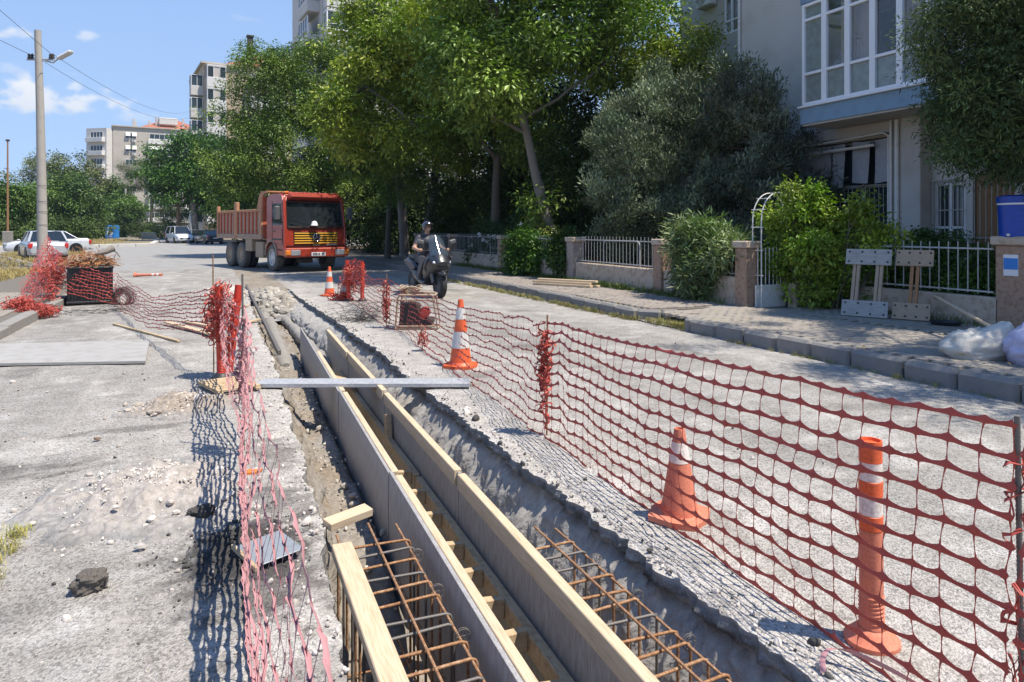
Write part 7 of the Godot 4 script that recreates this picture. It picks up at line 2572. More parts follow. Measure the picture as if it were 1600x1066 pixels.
	for s in [-1, 1]:
		var sh := Vector3(s * 0.2, 1.38, 0.92)
		var el := Vector3(s * 0.34, 1.14, 0.86)
		var wr := Vector3(s * 0.34, 1.09, 0.58)
		b.bone(sh, sh.lerp(el, 0.55), 0.07, 0.06, shirt)
		b.bone(sh.lerp(el, 0.55), el, 0.05, 0.045, skin)
		b.bone(el, wr, 0.045, 0.03, skin)
		b.bone(wr, wr + Vector3(-s * 0.01, 0.0, -0.08), 0.03, 0.034, skin)
		for k in 4:  # fingers close over the grip
			var kx := wr + Vector3(s * (-0.035 + 0.022 * k), 0.012, -0.09)
			b.bone(kx, kx + Vector3(0, 0.004, -0.03), 0.0095, 0.009, skin)
			b.bone(kx + Vector3(0, 0.004, -0.03), kx + Vector3(0, -0.03, -0.032), 0.009, 0.008, skin)
		b.bone(wr + Vector3(-s * 0.03, 0, -0.04), wr + Vector3(-s * 0.055, -0.022, -0.075), 0.011, 0.009, skin)
		var hp := Vector3(s * 0.11, 0.9, 1.02)
		var kn := Vector3(s * 0.25, 0.76, 0.6)
		var an := Vector3(s * 0.23, 0.4, 0.74)
		b.bone(hp, kn, 0.1, 0.068, jeans)
		b.bone(kn, an, 0.066, 0.045, jeans)
		b.bone(an + Vector3(0, -0.05, 0.02), an + Vector3(s * 0.01, -0.075, -0.16), 0.042, 0.036, shoe)
	g = Geo.new()
	b.build(g, 0.014)
	b = Body.new()  # head with nose, lips, chin and ears on a finer grid
	b.k = 0.016
	var hd := Vector3(0.0, 1.62, 0.86)
	b.bone(hd + Vector3(0, 0.03, 0.01), hd + Vector3(0, -0.02, 0), 0.088, 0.08, skin)
	b.bone(hd + Vector3(0, -0.05, -0.035), hd + Vector3(0, -0.095, -0.05), 0.05, 0.026, skin * 0.8)
	b.bone(hd + Vector3(0, 0.01, -0.082), hd + Vector3(0, -0.028, -0.1), 0.009, 0.014, skin)
	b.bone(hd + Vector3(-0.022, -0.062, -0.079), hd + Vector3(0.022, -0.062, -0.079), 0.006, 0.006, Color(0.4, 0.16, 0.13))
	b.bone(hd + Vector3(-0.02, -0.055, -0.0815), hd + Vector3(0.02, -0.055, -0.0815), 0.005, 0.005, Color(0.6, 0.57, 0.52))
	for s in [-1, 1]:
		b.bone(hd + Vector3(s * 0.033, 0.012, -0.076), hd + Vector3(s * 0.033, 0.012, -0.078), 0.01, 0.01, Color(0.05, 0.04, 0.035))
		b.bone(hd + Vector3(s * 0.02, 0.032, -0.082), hd + Vector3(s * 0.046, 0.034, -0.074), 0.006, 0.005, Color(0.03, 0.022, 0.018))
		b.bone(hd + Vector3(s * 0.085, 0.0, 0.01), hd + Vector3(s * 0.088, -0.03, 0.01), 0.012, 0.009, skin)
	b.bone(hd + Vector3(0, -0.06, 0.02), neck + Vector3(0, 0.06, 0), 0.055, 0.05, skin)
	b.build(g, 0.006)
	part("body", g, m.skin, rd)
	g = Geo.new()  # open face helmet
	rows = []
	for i in 15:
		var a := lerpf(0.02, 2.25, i / 14.0)
		var p := PackedVector3Array()
		for k in 29:
			var t := TAU * k / 28.0
			var front := maxf(0.0, -cos(t))  # t measured from the back
			var aa := minf(a, lerpf(2.25, 1.15, smoothstep(0.55, 0.85, front)))
			p.append(hd + Vector3(0, 0.025, 0.012) + Vector3(sin(aa) * sin(t) * 0.125, cos(aa) * 0.14, sin(aa) * cos(t) * 0.145))
		rows.append(p)
	g.grid(rows, false, false)
	var hl := part("helmet", g, m.helmet, rd)
	g = Geo.new()
	var vp := PackedVector3Array()
	for k in 11:
		var a := lerpf(-0.8, 0.8, k / 10.0)
		vp.append(hd + Vector3(sin(a) * 0.13, 0.085, 0.012 - cos(a) * 0.15))
	g.tube(vp, 0.018, 8)
	part("helmet_peak", g, m.black, rd)


# ---------------------------------------------------------------- poles, crates, sacks, machines
func build_street_things() -> void:
	# lamp pole
	var at := W(-5.74, 0.12, 31.9)
	var o := thing("lamp_pole", "tall pale concrete lamp pole at the left kerb", "street lamp", at)
	var g := Geo.new()
	g.tube(PackedVector3Array([Vector3(0, -0.1, 0), Vector3(-0.03, 3, 0), Vector3(-0.08, 6, 0), Vector3(-0.16, 9.05, 0)]), PackedFloat32Array([0.19, 0.165, 0.14, 0.115]), 14)
	part("pole", g, m.pole, o)
	g = Geo.new()
	for y in [1.6, 2.1, 2.5, 3.1]:
		g.lathe([Vector2(0.185, y), Vector2(0.185, y + 0.02)], 14)
	part("strap", g, m.rebar_grey, o)
	var cam_x := Vector3(0.917, 0, 0.399)  # the arm lies across the view
	g = Geo.new()
	var h := 7.95
	g.bar(cam_x * -0.6 + Vector3(0, h, 0), cam_x * 0.45 + Vector3(0, h, 0), 0.06, 0.06, 0.01)
	g.tube(PackedVector3Array([cam_x * 0.1 + Vector3(0, h - 0.05, 0), cam_x * 0.4 + Vector3(0, h - 0.12, 0), cam_x * 0.62 + Vector3(0, h + 0.05, 0)]), 0.03, 8)
	part("arm", g, m.iron, o)
	g = Geo.new()
	for e in [-0.52, -0.4, 0.3, 0.4]:
		g.lathe([Vector2(0.05, 0), Vector2(0.065, 0.06), Vector2(0.04, 0.09), Vector2(0.06, 0.14), Vector2(0.02, 0.2), Vector2(0, 0.2)], 10, Transform3D(Basis(), cam_x * e + Vector3(0, h + 0.03, 0)), true)
	part("insulator", g, m.chassis, o)
	g = Geo.new()
	g.box(Transform3D(Basis(cam_x, Vector3.UP, cam_x.cross(Vector3.UP)).rotated(cam_x.cross(Vector3.UP), 0.5), cam_x * 0.86 + Vector3(0, h + 0.17, 0)), Vector3(0.62, 0.13, 0.26), 0.05)
	part("lamp_head", g, m.ac, o)
	# overhead wires
	var wire := func(label: String, a: Vector3, b: Vector3, sag: float):
		var p := PackedVector3Array()
		for k in 25:
			var f := k / 24.0
			p.append(a.lerp(b, f) - Vector3(0, sag * 4.0 * f * (1.0 - f), 0))
		var gg := Geo.new()
		gg.tube(p, 0.009, 5, false)
		solo("overhead_wire", gg, m.wire, label, "wire")
	var top := at + Vector3(0, h + 0.2, 0)
	wire.call("dark overhead wire from the pole arm up to the left picture edge, upper one", top + cam_x * 0.35, W(-11.0, 13.5, 17.0), 0.3)
	wire.call("dark overhead wire from the pole arm to the left picture edge, lower one", top + cam_x * -0.5, W(-13.5, 11.3, 19.0), 0.3)
	wire.call("overhead wire running from the pole to the tan block, upper one", top + cam_x * 0.4, W(-1.0, 17.4, 100.8), 1.4)
	wire.call("overhead wire running from the pole to the tan block, lower one", top + cam_x * -0.4, W(-1.0, 16.6, 100.8), 1.5)
	# rusty post on the far left and an old trunk like pole by the cars
	g = Geo.new()
	g.tube(PackedVector3Array([Vector3(0, -0.1, 0), Vector3(0, 9.2, 0)]), PackedFloat32Array([0.1, 0.06]), 8)
	o = thing("rusty_post", "thin rusty steel post standing at the far left", "post", W(-15.9, 0.1, 74.0))
	part("shaft", g, m.rust_bar, o)
	g = Geo.new()
	g.bx(Vector3(0, 0.6, 0), Vector3(0.7, 1.3, 0.7), 0.04)
	part("foot_block", g, m.kerb, o)
	g = Geo.new()
	g.bx(Vector3(0, 9.2, 0), Vector3(0.3, 0.16, 0.2), 0.03)
	part("cap", g, m.chassis, o)
	g = Geo.new()
	g.tube(PackedVector3Array([Vector3(0, -0.1, 0), Vector3(0, 4.6, 0)]), PackedFloat32Array([0.2, 0.18]), 10)
	solo("wooden_pole", g, m.post_brown, "pale wooden pole behind the parked van", "pole", W(-3.0, 0, 92.0))
	g = Geo.new()
	g.tube(PackedVector3Array([Vector3(0, -0.1, 0), Vector3(0, 8.4, 0)]), PackedFloat32Array([0.22, 0.16]), 10)
	solo("wooden_pole", g, m.pole, "tall grey pole in front of the pale block", "pole", W(-12.6, 0, 136.4))
	# recycling container with its sign
	o = thing("recycling_container", "bright blue recycling container with white emblem on the grass island", "container", W(-11.6, 0.2, 108.6), -0.42)
	g = Geo.new()
	g.bx(Vector3(0, 0.95, 0), Vector3(1.35, 1.75, 1.1), 0.06)
	part("box", g, m.bin_blue, o)
	g = Geo.new()
	g.bx(Vector3(-0.3, 0.78, 0.56), Vector3(0.18, 0.66, 0.02))
	var pts := PackedVector2Array()
	for k in 13:
		var a := -PI / 2 + PI * k / 12.0
		pts.append(Vector2(cos(a) * 0.42, sin(a) * 0.33))
	g.prism(pts, 0.02, Transform3D(Basis(), Vector3(-0.02, 0.78, 0.56)))
	for k in 4:
		g.bx(Vector3(-0.25 + 0.16 * k, 1.5, 0.56), Vector3(0.1, 0.12, 0.02))
		g.bx(Vector3(-0.25 + 0.16 * k, 0.28, 0.56), Vector3(0.11, 0.06, 0.02))
		g.bx(Vector3(-0.2 + 0.14 * k, 1.32, 0.56), Vector3(0.08, 0.1, 0.02))
	part("white_emblem", g, m.white, o)
	g = Geo.new()
	g.bx(Vector3(0.02, 0.76, 0.575), Vector3(0.09, 0.36, 0.012))
	g.bx(Vector3(-0.04, 0.88, 0.575), Vector3(0.1, 0.08, 0.012), 0.0, Vector3(0, 0, 0.6))
	part("dark_figure", g, m.black, o)
	g = Geo.new()
	g.tube(PackedVector3Array([Vector3(-0.35, 1.8, 0), Vector3(-0.3, 2.0, 0), Vector3(0.3, 2.0, 0), Vector3(0.35, 1.8, 0)]), 0.05, 6)
	part("lifting_bar", g, m.chassis, o)
	# crowd barrier
	o = thing("crowd_barrier", "grey metal crowd barrier tipped over at the island's tip", "barrier", W(-5.8, 0.24, 89.5), -0.5)
	o.rotation.x = 0.5
	g = Geo.new()
	g.tube(PackedVector3Array([Vector3(-0.9, 0, 0), Vector3(-0.9, 1.0, 0), Vector3(0.9, 1.0, 0), Vector3(0.9, 0, 0), Vector3(-0.9, 0, 0)]), 0.035, 6)
	part("frame", g, m.alu, o)
	g = Geo.new()
	g.bx(Vector3(0, 0.5, 0), Vector3(1.75, 0.7, 0.03), 0.005)
	part("panel", g, m.alu, o)
	for k in 8:
		g = Geo.new()
		g.rod(Vector3(-0.7 + 0.2 * k, 0, 0.03), Vector3(-0.7 + 0.2 * k, 1.0, 0.03), 0.012, 5)
		part("bar", g, m.iron, o)
	# crate heaped with scrap
	var r := rnd(77)
	o = thing("scrap_crate", "black plastic crate heaped with rusty wire and scrap metal, caught in red netting", "crate", W(-2.25, 0, 17.3), deg_to_rad(6.0))
	g = Geo.new()
	for e in [[-0.475, 0.0, 0.04, 0.62], [0.475, 0.0, 0.04, 0.62]]:
		g.bx(Vector3(e[0], 0.42, 0), Vector3(0.035, 0.8, 0.62), 0.008)
	for z in [-0.31, 0.31]:
		g.bx(Vector3(0, 0.42, z), Vector3(0.98, 0.8, 0.03), 0.008)
	g.bx(Vector3(0, 0.04, 0), Vector3(0.98, 0.05, 0.62), 0.008)
	o.scale = Vector3(0.84, 0.97, 0.9)
	part("tub", g, m.black_plastic, o)
	g = Geo.new()
	for k in 15:
		g.bx(Vector3(-0.46 + 0.0657 * k, 0.4, 0.335), Vector3(0.02, 0.72, 0.03), 0.005)
	for y in [0.06, 0.8]:
		g.bx(Vector3(0, y, 0.33), Vector3(1.02, 0.05, 0.06), 0.012)
	part("rib", g, m.black_plastic, o)
	o = thing("scrap_heap", "heap of rusty binding wire and bent metal piled on the black crate", "scrap metal", W(-2.25, 0.8, 17.3), deg_to_rad(6.0))
	g = Geo.new()
	for i in 300:
		var p := PackedVector3Array()
		var q := Vector3(r.randf_range(-0.5, 0.48), 0, r.randf_range(-0.28, 0.3))
		q.y = (0.26 - 0.3 * absf(q.x + 0.1)) * r.randf_range(0.1, 1.1)
		var d := Vector3(r.randfn(), r.randfn() * 0.25, r.randfn()).normalized()
		for k in 6:
			p.append(q)
			d = (d + Vector3(r.randfn(), r.randfn() * 0.3, r.randfn()) * 0.45).normalized()
			q += d * 0.06
			q.y = maxf(q.y, -0.02)
		g.tube(p, r.randf_range(0.003, 0.008), 5)
	o.scale = Vector3(0.84, 1.0, 0.9)
	part("wire_tangle", g, m.scrap, o)
	g = Geo.new()
	for i in 34:
		g.bx(Vector3(r.randf_range(-0.4, 0.4), r.randf_range(0.02, 0.2), r.randf_range(-0.22, 0.25)), Vector3(r.randf_range(0.08, 0.3), 0.012, r.randf_range(0.05, 0.16)), 0.003, Vector3(r.randfn() * 0.4, r.randf() * TAU, r.randfn() * 0.4))
	part("scrap_plate", g, m.dusty_steel, o)
	g = Geo.new()
	g.bx(Vector3(-0.05, 0.03, 0), Vector3(0.8, 0.12, 0.5), 0.04)
	part("scrap_fill", g, m.scrap, o)
	o = thing("broken_log", "grey broken chunk of wood on top of the scrap heap", "wood", W(-1.95, 1.08, 17.15), 0.4)
	g = Geo.new()
	g.tube(PackedVector3Array([Vector3(-0.2, -0.02, 0), Vector3(0.0, 0.03, 0.02), Vector3(0.14, 0.1, 0)]), PackedFloat32Array([0.035, 0.06, 0.075]), 9)
	g.tube(PackedVector3Array([Vector3(0.1, 0.08, 0), Vector3(0.2, 0.0, 0.05), Vector3(0.26, -0.1, 0.05)]), PackedFloat32Array([0.02, 0.014, 0.01]), 6)
	part("wood", g, m.bark_pale, o)
	# wire coil beside the crate, loose wire on the road
	g = Geo.new()
	for i in 60:
		var p := PackedVector3Array()
		var rr := r.randf_range(0.12, 0.2)
		var c := Vector3(r.randfn() * 0.03, rr * 0.85, r.randfn() * 0.07)
		for k in 15:
			p.append(c + Vector3(sin(TAU * k / 14) * rr * 1.1, cos(TAU * k / 14) * rr, r.randfn() * 0.006))
		g.tube(p, 0.0035, 4, false)
	solo("wire_coil", g, m.wire, "dark brown coil of binding wire leaning against the black crate", "wire coil", W(-1.6, 0, 16.8)).rotation.y = -0.4
	var tangle := func(label: String, called: String, c: Vector3, rx: float, ry: float, rz: float, n: int, sd: int, mm: Material):
		var q := rnd(sd)
		var gg := Geo.new()
		for i in n:
			var p := PackedVector3Array()
			var a := Vector3(q.randfn() * rx * 0.5, absf(q.randfn()) * ry * 0.5 + 0.006, q.randfn() * rz * 0.5)
			var d := Vector3(q.randfn(), q.randfn() * 0.2, q.randfn()).normalized()
			for k in 8:
				p.append(a)
				d = (d + Vector3(q.randfn(), q.randfn() * 0.3, q.randfn()) * 0.4).normalized()
				a += d * 0.05
				a.y = clampf(a.y, 0.006, ry * 1.3)
			gg.tube(p, 0.0028, 4)
		solo(called, gg, mm, label, "wire", c)
	tangle.call("loose grey wire scattered on the road before the black crate", "wire_scrap", W(-1.9, 0, 15.6), 0.8, 0.05, 0.55, 90, 5, m.wire)
	tangle.call("heap of twisted dark wire between the cones and the red machine", "wire_heap", W(2.45, 0, 12.3), 0.32, 0.24, 0.4, 170, 6, m.wire)
	# machine in a tube frame
	o = thing("generator", "small red motor in a steel tube frame, draped with red netting", "generator", W(3.12, 0, 10.95), deg_to_rad(-23.5))
	g = Geo.new()
	for z in [-0.22, 0.22]:
		g.tube(PackedVector3Array([Vector3(-0.33, 0.02, z), Vector3(-0.29, 0.5, z), Vector3(-0.27, 0.55, z), Vector3(0.25, 0.55, z), Vector3(0.27, 0.5, z), Vector3(0.33, 0.02, z), Vector3(-0.33, 0.02, z)]), 0.017, 8, false)
	for x in [-0.33, 0.33]:
		g.rod(Vector3(x, 0.03, -0.22), Vector3(x, 0.03, 0.22), 0.016)
		g.rod(Vector3(x * 0.84, 0.54, -0.22), Vector3(x * 0.84, 0.54, 0.22), 0.016)
	for y in [0.06, 0.47]:
		g.bx(Vector3(0, y, 0.23), Vector3(0.6, 0.03, 0.02), 0.004)
	part("tube_frame", g, m.dusty_steel, o)
	g = Geo.new()
	g.lathe([Vector2(0, 0.1), Vector2(0.055, 0.1), Vector2(0.06, 0.07), Vector2(0.085, 0.065), Vector2(0.085, -0.1), Vector2(0.0, -0.1)], 20, Transform3D(Basis(Vector3.RIGHT, PI / 2), Vector3(0.12, 0.27, 0.14)))
	part("motor", g, mat(Color(0.33, 0.03, 0.02), 0.6, {tex = "worn", ts = 5.0, world = false}), o)
	g = Geo.new()
	g.bx(Vector3(-0.12, 0.26, 0.02), Vector3(0.3, 0.3, 0.3), 0.03)
	g.bx(Vector3(0, 0.12, 0), Vector3(0.5, 0.1, 0.36), 0.02)
	part("engine_block", g, m.chassis, o)
	g = Geo.new()
	for k in 9:
		g.bx(Vector3(-0.25 + 0.03 * k, 0.42, 0.18), Vector3(0.012, 0.08, 0.06))
	part("cooling_fin", g, m.grey_plastic, o)
	g = Geo.new()
	for i in 5:
		var p := PackedVector3Array()
		var rr := 0.06 + 0.014 * i
		for k in 15:
			p.append(Vector3(-0.12 + cos(TAU * k / 14) * rr * 1.5, 0.575 + 0.02 * i + 0.03 * sin(k * 1.3 + i), sin(TAU * k / 14) * rr * 1.6))
		g.tube(p, 0.014, 6)
	solo("hose_coil", g, m.dusty_steel, "dusty cable coil lying on top of the red machine's frame", "cable", Vector3.ZERO).transform = o.transform
	# things on the right pavement
	o = thing("plank_stack", "stack of pale planks lying on the right pavement", "planks", W(8.03, 0.195, 15.3), atan2(0.81, 1.36))
	for e in [[-0.06, 0.03, 0.0], [0.08, 0.03, 0.1], [0.0, 0.085, -0.05], [0.06, 0.135, 0.06]]:
		g = Geo.new()
		g.bx(Vector3.ZERO, Vector3(0.13, 0.05, 1.65), 0.004)
		var pq := part("plank", g, m.pine, o, Vector3(e[0], e[1] - 0.005, e[2]))
		pq.rotation.y = e[0] * 0.3
	for i in 2:
		var w := 0.68 if i == 0 else 0.52
		var mm: Material = [m.film_pale, m.dusty_steel][i]
		o = thing("scaffold_panel", ["pale drilled steel panel on two pairs of legs leaning on the railing", "rusty drilled steel panel leaning behind the pale one"][i], "steel panel", W(9.55 + 0.33 * i, 0.2, 8.0 - 0.56 * i), deg_to_rad(-64.8))
		o.rotation = Vector3(deg_to_rad(-17), deg_to_rad(-64.8), 0)
		for y in [0.13, 0.98]:
			g = Geo.new()
			g.bx(Vector3(0, y, 0), Vector3(w, 0.26, 0.03), 0.004)
			var pt := part("plate", g, mm, o)
			g = Geo.new()
			for x in [-0.42, -0.14, 0.14, 0.42]:
				for yy in [-0.08, 0.08]:
					if (x > 0.3 or x < -0.3 or yy > 0) or true:
						g.lathe([Vector2(0.017, 0), Vector2(0.017, 0.003), Vector2(0, 0.003)], 10, Transform3D(Basis(Vector3.RIGHT, PI / 2), Vector3(x * w, y + yy, 0.0165)))
			part("bolt_hole", g, m.black, pt)
		for x in ([-0.2, -0.14, 0.14, 0.2] if i == 0 else [-0.03, 0.05]):
			g = Geo.new()
			g.bar(Vector3(x, 0.06, -0.03), Vector3(x, 1.06, -0.03), 0.045, 0.05, 0.004)
			part("leg", g, m.dusty_steel if i == 0 else m.rust_bar, o)
	o = plank("broom_stick", m.pine, "long round wooden handle propped from the wall to the sacks", "stick", W(10.3, 0.56, 7.35), W(8.55, 0.3, 5.1), 0.045, 0.045)
	var cyl := Geo.new()
	cyl.tube(PackedVector3Array([Vector3(0, 0, -1.43), Vector3(0, 0, 1.43)]), 0.023, 10)
	o.mesh = cyl.mesh()
	g = Geo.new()
	g.lathe([Vector2(0, 0.01), Vector2(0.17, 0.01), Vector2(0.2, 0.05), Vector2(0.21, 0.05), Vector2(0.18, 0.0), Vector2(0, 0.0)], 20)
	solo("shallow_tray", g, m.black_plastic, "shallow black plastic tray on the pavement by the railing wall", "tray", W(9.9, 0.195, 6.9))
	var sack := func(label: String, c: Vector3, rad: Vector3, mm: Material, sd: int, turn: float, tie: Vector3):
		var f := FastNoiseLite.new()
		f.seed = sd
		f.frequency = 1.5
		var rows := []
		for i in 25:
			var a := PI * i / 24.0
			var p := PackedVector3Array()
			for k in 36:
				var t := TAU * k / 36
				var d := Vector3(sin(a) * cos(t), cos(a), sin(a) * sin(t))
				var fold := 1.0 - absf(f.get_noise_3dv(d * Vector3(1.6, 2.6, 1.6) + Vector3(5, 0, 0))) * 2.0
				var q := 0.93 + 0.2 * f.get_noise_3dv(d * 1.1) + 0.09 * fold + 0.05 * f.get_noise_3dv(d * 5.5)
				var e := Vector3(signf(d.x) * pow(absf(d.x), 0.75), d.y, signf(d.z) * pow(absf(d.z), 0.8)) * q * rad
				var pull := maxf(0.0, d.dot(tie.normalized()))
				e += tie * pow(pull, 7.0)
				e *= 1.0 - 0.25 * pow(pull, 4.0)
				e += d * 0.012 * sin(t * 13.0 + 3.0 * f.get_noise_3dv(d * 2.0)) * pull
				e.y = maxf(e.y, -rad.y * 0.62)
				p.append(e)
			rows.append(p)
		var gg := Geo.new()
		gg.grid(rows, true, false)
		var s := solo("sack", gg, mm, label, "sack", c + Vector3(0, rad.y * 0.62, 0))
		s.rotation.y = turn
	sack.call("grubby white woven sack slumped at the kerb, left of the lilac one", W(7.72, 0.18, 5.02), Vector3(0.36, 0.19, 0.24), m.sack, 3, deg_to_rad(-23.5), Vector3(0.2, 0.24, 0))
	sack.call("pale lilac plastic sack at the right picture edge", W(7.92, 0.18, 4.52), Vector3(0.3, 0.28, 0.28), m.sack_lilac, 4, 0.4, Vector3(0.0, 0.1, 0.0))
	# barrel on the post
	o = thing("water_barrel", "bright blue plastic water barrel with white band on the brown post", "barrel", W(10.62, 1.46, 6.3))
	g = Geo.new()
	g.lathe([Vector2(0, 0), Vector2(0.235, 0), Vector2(0.25, 0.02), Vector2(0.27, 0.5), Vector2(0.282, 0.5), Vector2(0.285, 0.59), Vector2(0.27, 0.6), Vector2(0.24, 0.61), Vector2(0, 0.62)], 36)
	part("tub", g, m.blue_plastic, o)
	g = Geo.new()
	g.lathe([Vector2(0.272, 0.475), Vector2(0.275, 0.48), Vector2(0.275, 0.495), Vector2(0.272, 0.5)], 36)
	g.tube(PackedVector3Array([Vector3(-0.1, 0.44, 0.27), Vector3(0.05, 0.3, 0.3), Vector3(0.15, 0.25, 0.26)]), 0.01, 6)
	part("handle", g, m.white, o)
	g = Geo.new()
	g.rod(Vector3(-0.24, 0.05, 0.0), Vector3(-0.3, 0.05, 0.02), 0.02)
	part("tap", g, m.ac, o)
	# sheet of plywood on the left of the road
	g = Geo.new()
	g.slab([Vector2(-0.65, 9.29), Vector2(-0.72, 10.98), Vector2(-2.62, 11.5), Vector2(-2.66, 9.95)], 0.045, 0.03)
	solo("plywood_sheet", g, m.film_pale, "weathered pale plywood sheet lying on the road at the left", "plywood sheet")
	plank("wood_strip", m.pine_old, "thin brown wooden lath on the road under the red net", "timber", W(-1.4, 0.02, 13.3), W(-0.35, 0.02, 10.9), 0.04, 0.025)
	plank("wood_strip", m.pine, "yellow splintered board under the net behind the wrapped posts, left one", "timber", W(-0.6, 0.06, 12.9), W(0.1, 0.03, 11.3), 0.1, 0.025)
	plank("wood_strip", m.pine, "yellow splintered board under the net behind the wrapped posts, right one", "timber", W(-0.35, 0.02, 13.2), W(0.2, 0.05, 11.9), 0.08, 0.025)
	# pallet under the wrapped posts
	o = thing("pallet", "small broken slatted pallet lying at the foot of the wrapped red posts", "pallet", W(0.22, 0.02, 7.55), 0.3)
	for k in 6:
		g = Geo.new()
		g.bx(Vector3(0, 0.03, -0.28 + 0.1 * k), Vector3(0.42, 0.016, 0.075), 0.003, Vector3(0, 0.02 * sin(k * 3.0), 0))
		part("slat", g, m.pine_old, o)
	for x in [-0.18, 0.18]:
		g = Geo.new()
		g.bx(Vector3(x, 0.01, -0.03), Vector3(0.05, 0.024, 0.62), 0.003)
		part("bearer", g, m.pine_old, o)
	# shiny sheet half buried in crumbs
	o = thing("metal_plate", "scratched grey metal plate under the left net, among the black crumbs", "metal plate", W(0.28, 0.03, 3.62), 0.35)
	g = Geo.new()
	g.bx(Vector3(0, 0.012, 0), Vector3(0.24, 0.006, 0.26), 0.002, Vector3(0.03, 0, 0.05))
	part("sheet", g, mat(Color(0.3, 0.33, 0.36), 0.35, {tex = "grime", ts = 4.0, det = "fine", ds = 9.0, world = false}), o)
	g = Geo.new()
	g.bx(Vector3(-0.12, 0.004, 0.0), Vector3(0.018, 0.025, 0.28), 0.003, Vector3(0.06, 0, 0.0))
	part("edge_strip", g, m.pine_old, o)


# ---------------------------------------------------------------- heaps, stones and crumbs
func heap(called: String, label: String, c: Vector3, ru: float, rv: float, h: float, sd: int, col: Color, chunks: int, size: float) -> void:
	var o := thing(called, label, "rubble", c)
	var r := rnd(sd)
	var f := FastNoiseLite.new()
	f.seed = sd
	f.frequency = 2.2
	f.fractal_octaves = 5
	var rows := []
	var cols := []
	for i in 65:
		var p := PackedVector3Array()
		var cc := []
		for j in 65:
			var x := lerpf(-1.15, 1.15, j / 64.0)
			var z := lerpf(1.15, -1.15, i / 64.0)
			var d := Vector2(x, z).length() + 0.35 * f.get_noise_2d(x * 0.9, z * 0.9)
			var y := h * smoothstep(1.0, 0.0, d) * (1.0 + 0.5 * f.get_noise_2d(x * 1.5 + 9, z * 1.5)) + 0.02 * smoothstep(1.0, 0.6, d) * f.get_noise_2d(x * 7, z * 7) + 0.012 * f.get_noise_2d(x * 17, z * 17)
			if d > 0.93:
				y = -0.03
			p.append(Vector3(x * ru, y, z * rv))
			cc.append((col * (1.0 + 0.35 * f.get_noise_2d(x * 5 + 30, z * 5))).lerp(road_color(c.x + x * ru, -c.z - z * rv, 9.0), smoothstep(0.5, 0.95, d)))
		rows.append(p)
		cols.append(cc)
	var g := Geo.new()
	g.grid(rows, false, false, cols)
	part("earth", g, m.soil, o)
	for k in chunks:
		var a := r.randf() * TAU
		var d := sqrt(r.randf()) * 0.95
		var s := size * r.randf_range(0.5, 1.4)
		g = Geo.new()
		var t := r.randf_range(0.8, 1.25)
		g.col = col * t
		g.rock(Vector3.ZERO, Vector3(s, s * 0.65, s * 0.85), r)
		part("chunk", g, m.rubble, o, Vector3(cos(a) * d * ru, h * smoothstep(1.0, 0.0, d) + s * 0.15, sin(a) * d * rv))
	var q := Geo.new()
	q.rock(Vector3.ZERO, Vector3(1, 0.7, 0.9), r)
	var xs := []
	var cs := PackedColorArray()
	for k in 1100:
		var a := r.randf() * TAU
		var d := absf(r.randfn()) * 0.55
		var s := size * 0.2 * exp(r.randfn() * 0.6)
		xs.append(Transform3D(Basis.from_euler(Vector3(r.randf() * 6, r.randf() * 6, r.randf() * 6)).scaled(Vector3(s, s, s)), Vector3(cos(a) * d * ru, h * smoothstep(1.0, 0.0, d) + s * 0.2, sin(a) * d * rv)))
		var t := r.randf_range(0.75, 1.3)
		var e := col * t
		e.a = 1
		cs.append(e)
	scatter("pebbles", q.mesh(), m.gravel, xs, cs, o).set_meta("kind", "stuff")


func lump(at: Vector3, s: Vector3, sd: int) -> Geo:  # a rough crumbly lump
	var f := FastNoiseLite.new()
	f.seed = sd
	f.frequency = 1.3
	f.fractal_octaves = 5
	f.fractal_gain = 0.6
	var g := Geo.new()
	var rows := []
	for i in 37:
		var a := PI * i / 36.0
		var p := PackedVector3Array()
		for k in 56:
			var t := TAU * k / 56
			var d := Vector3(sin(a) * cos(t), cos(a), sin(a) * sin(t))
			var e := Vector3(signf(d.x) * pow(absf(d.x), 0.8), signf(d.y) * pow(absf(d.y), 0.8), signf(d.z) * pow(absf(d.z), 0.8))
			p.append(at + e * (0.95 + 0.55 * f.get_noise_3dv(d)) * s)
		rows.append(p)
	g.grid(rows, true, false)
	return g


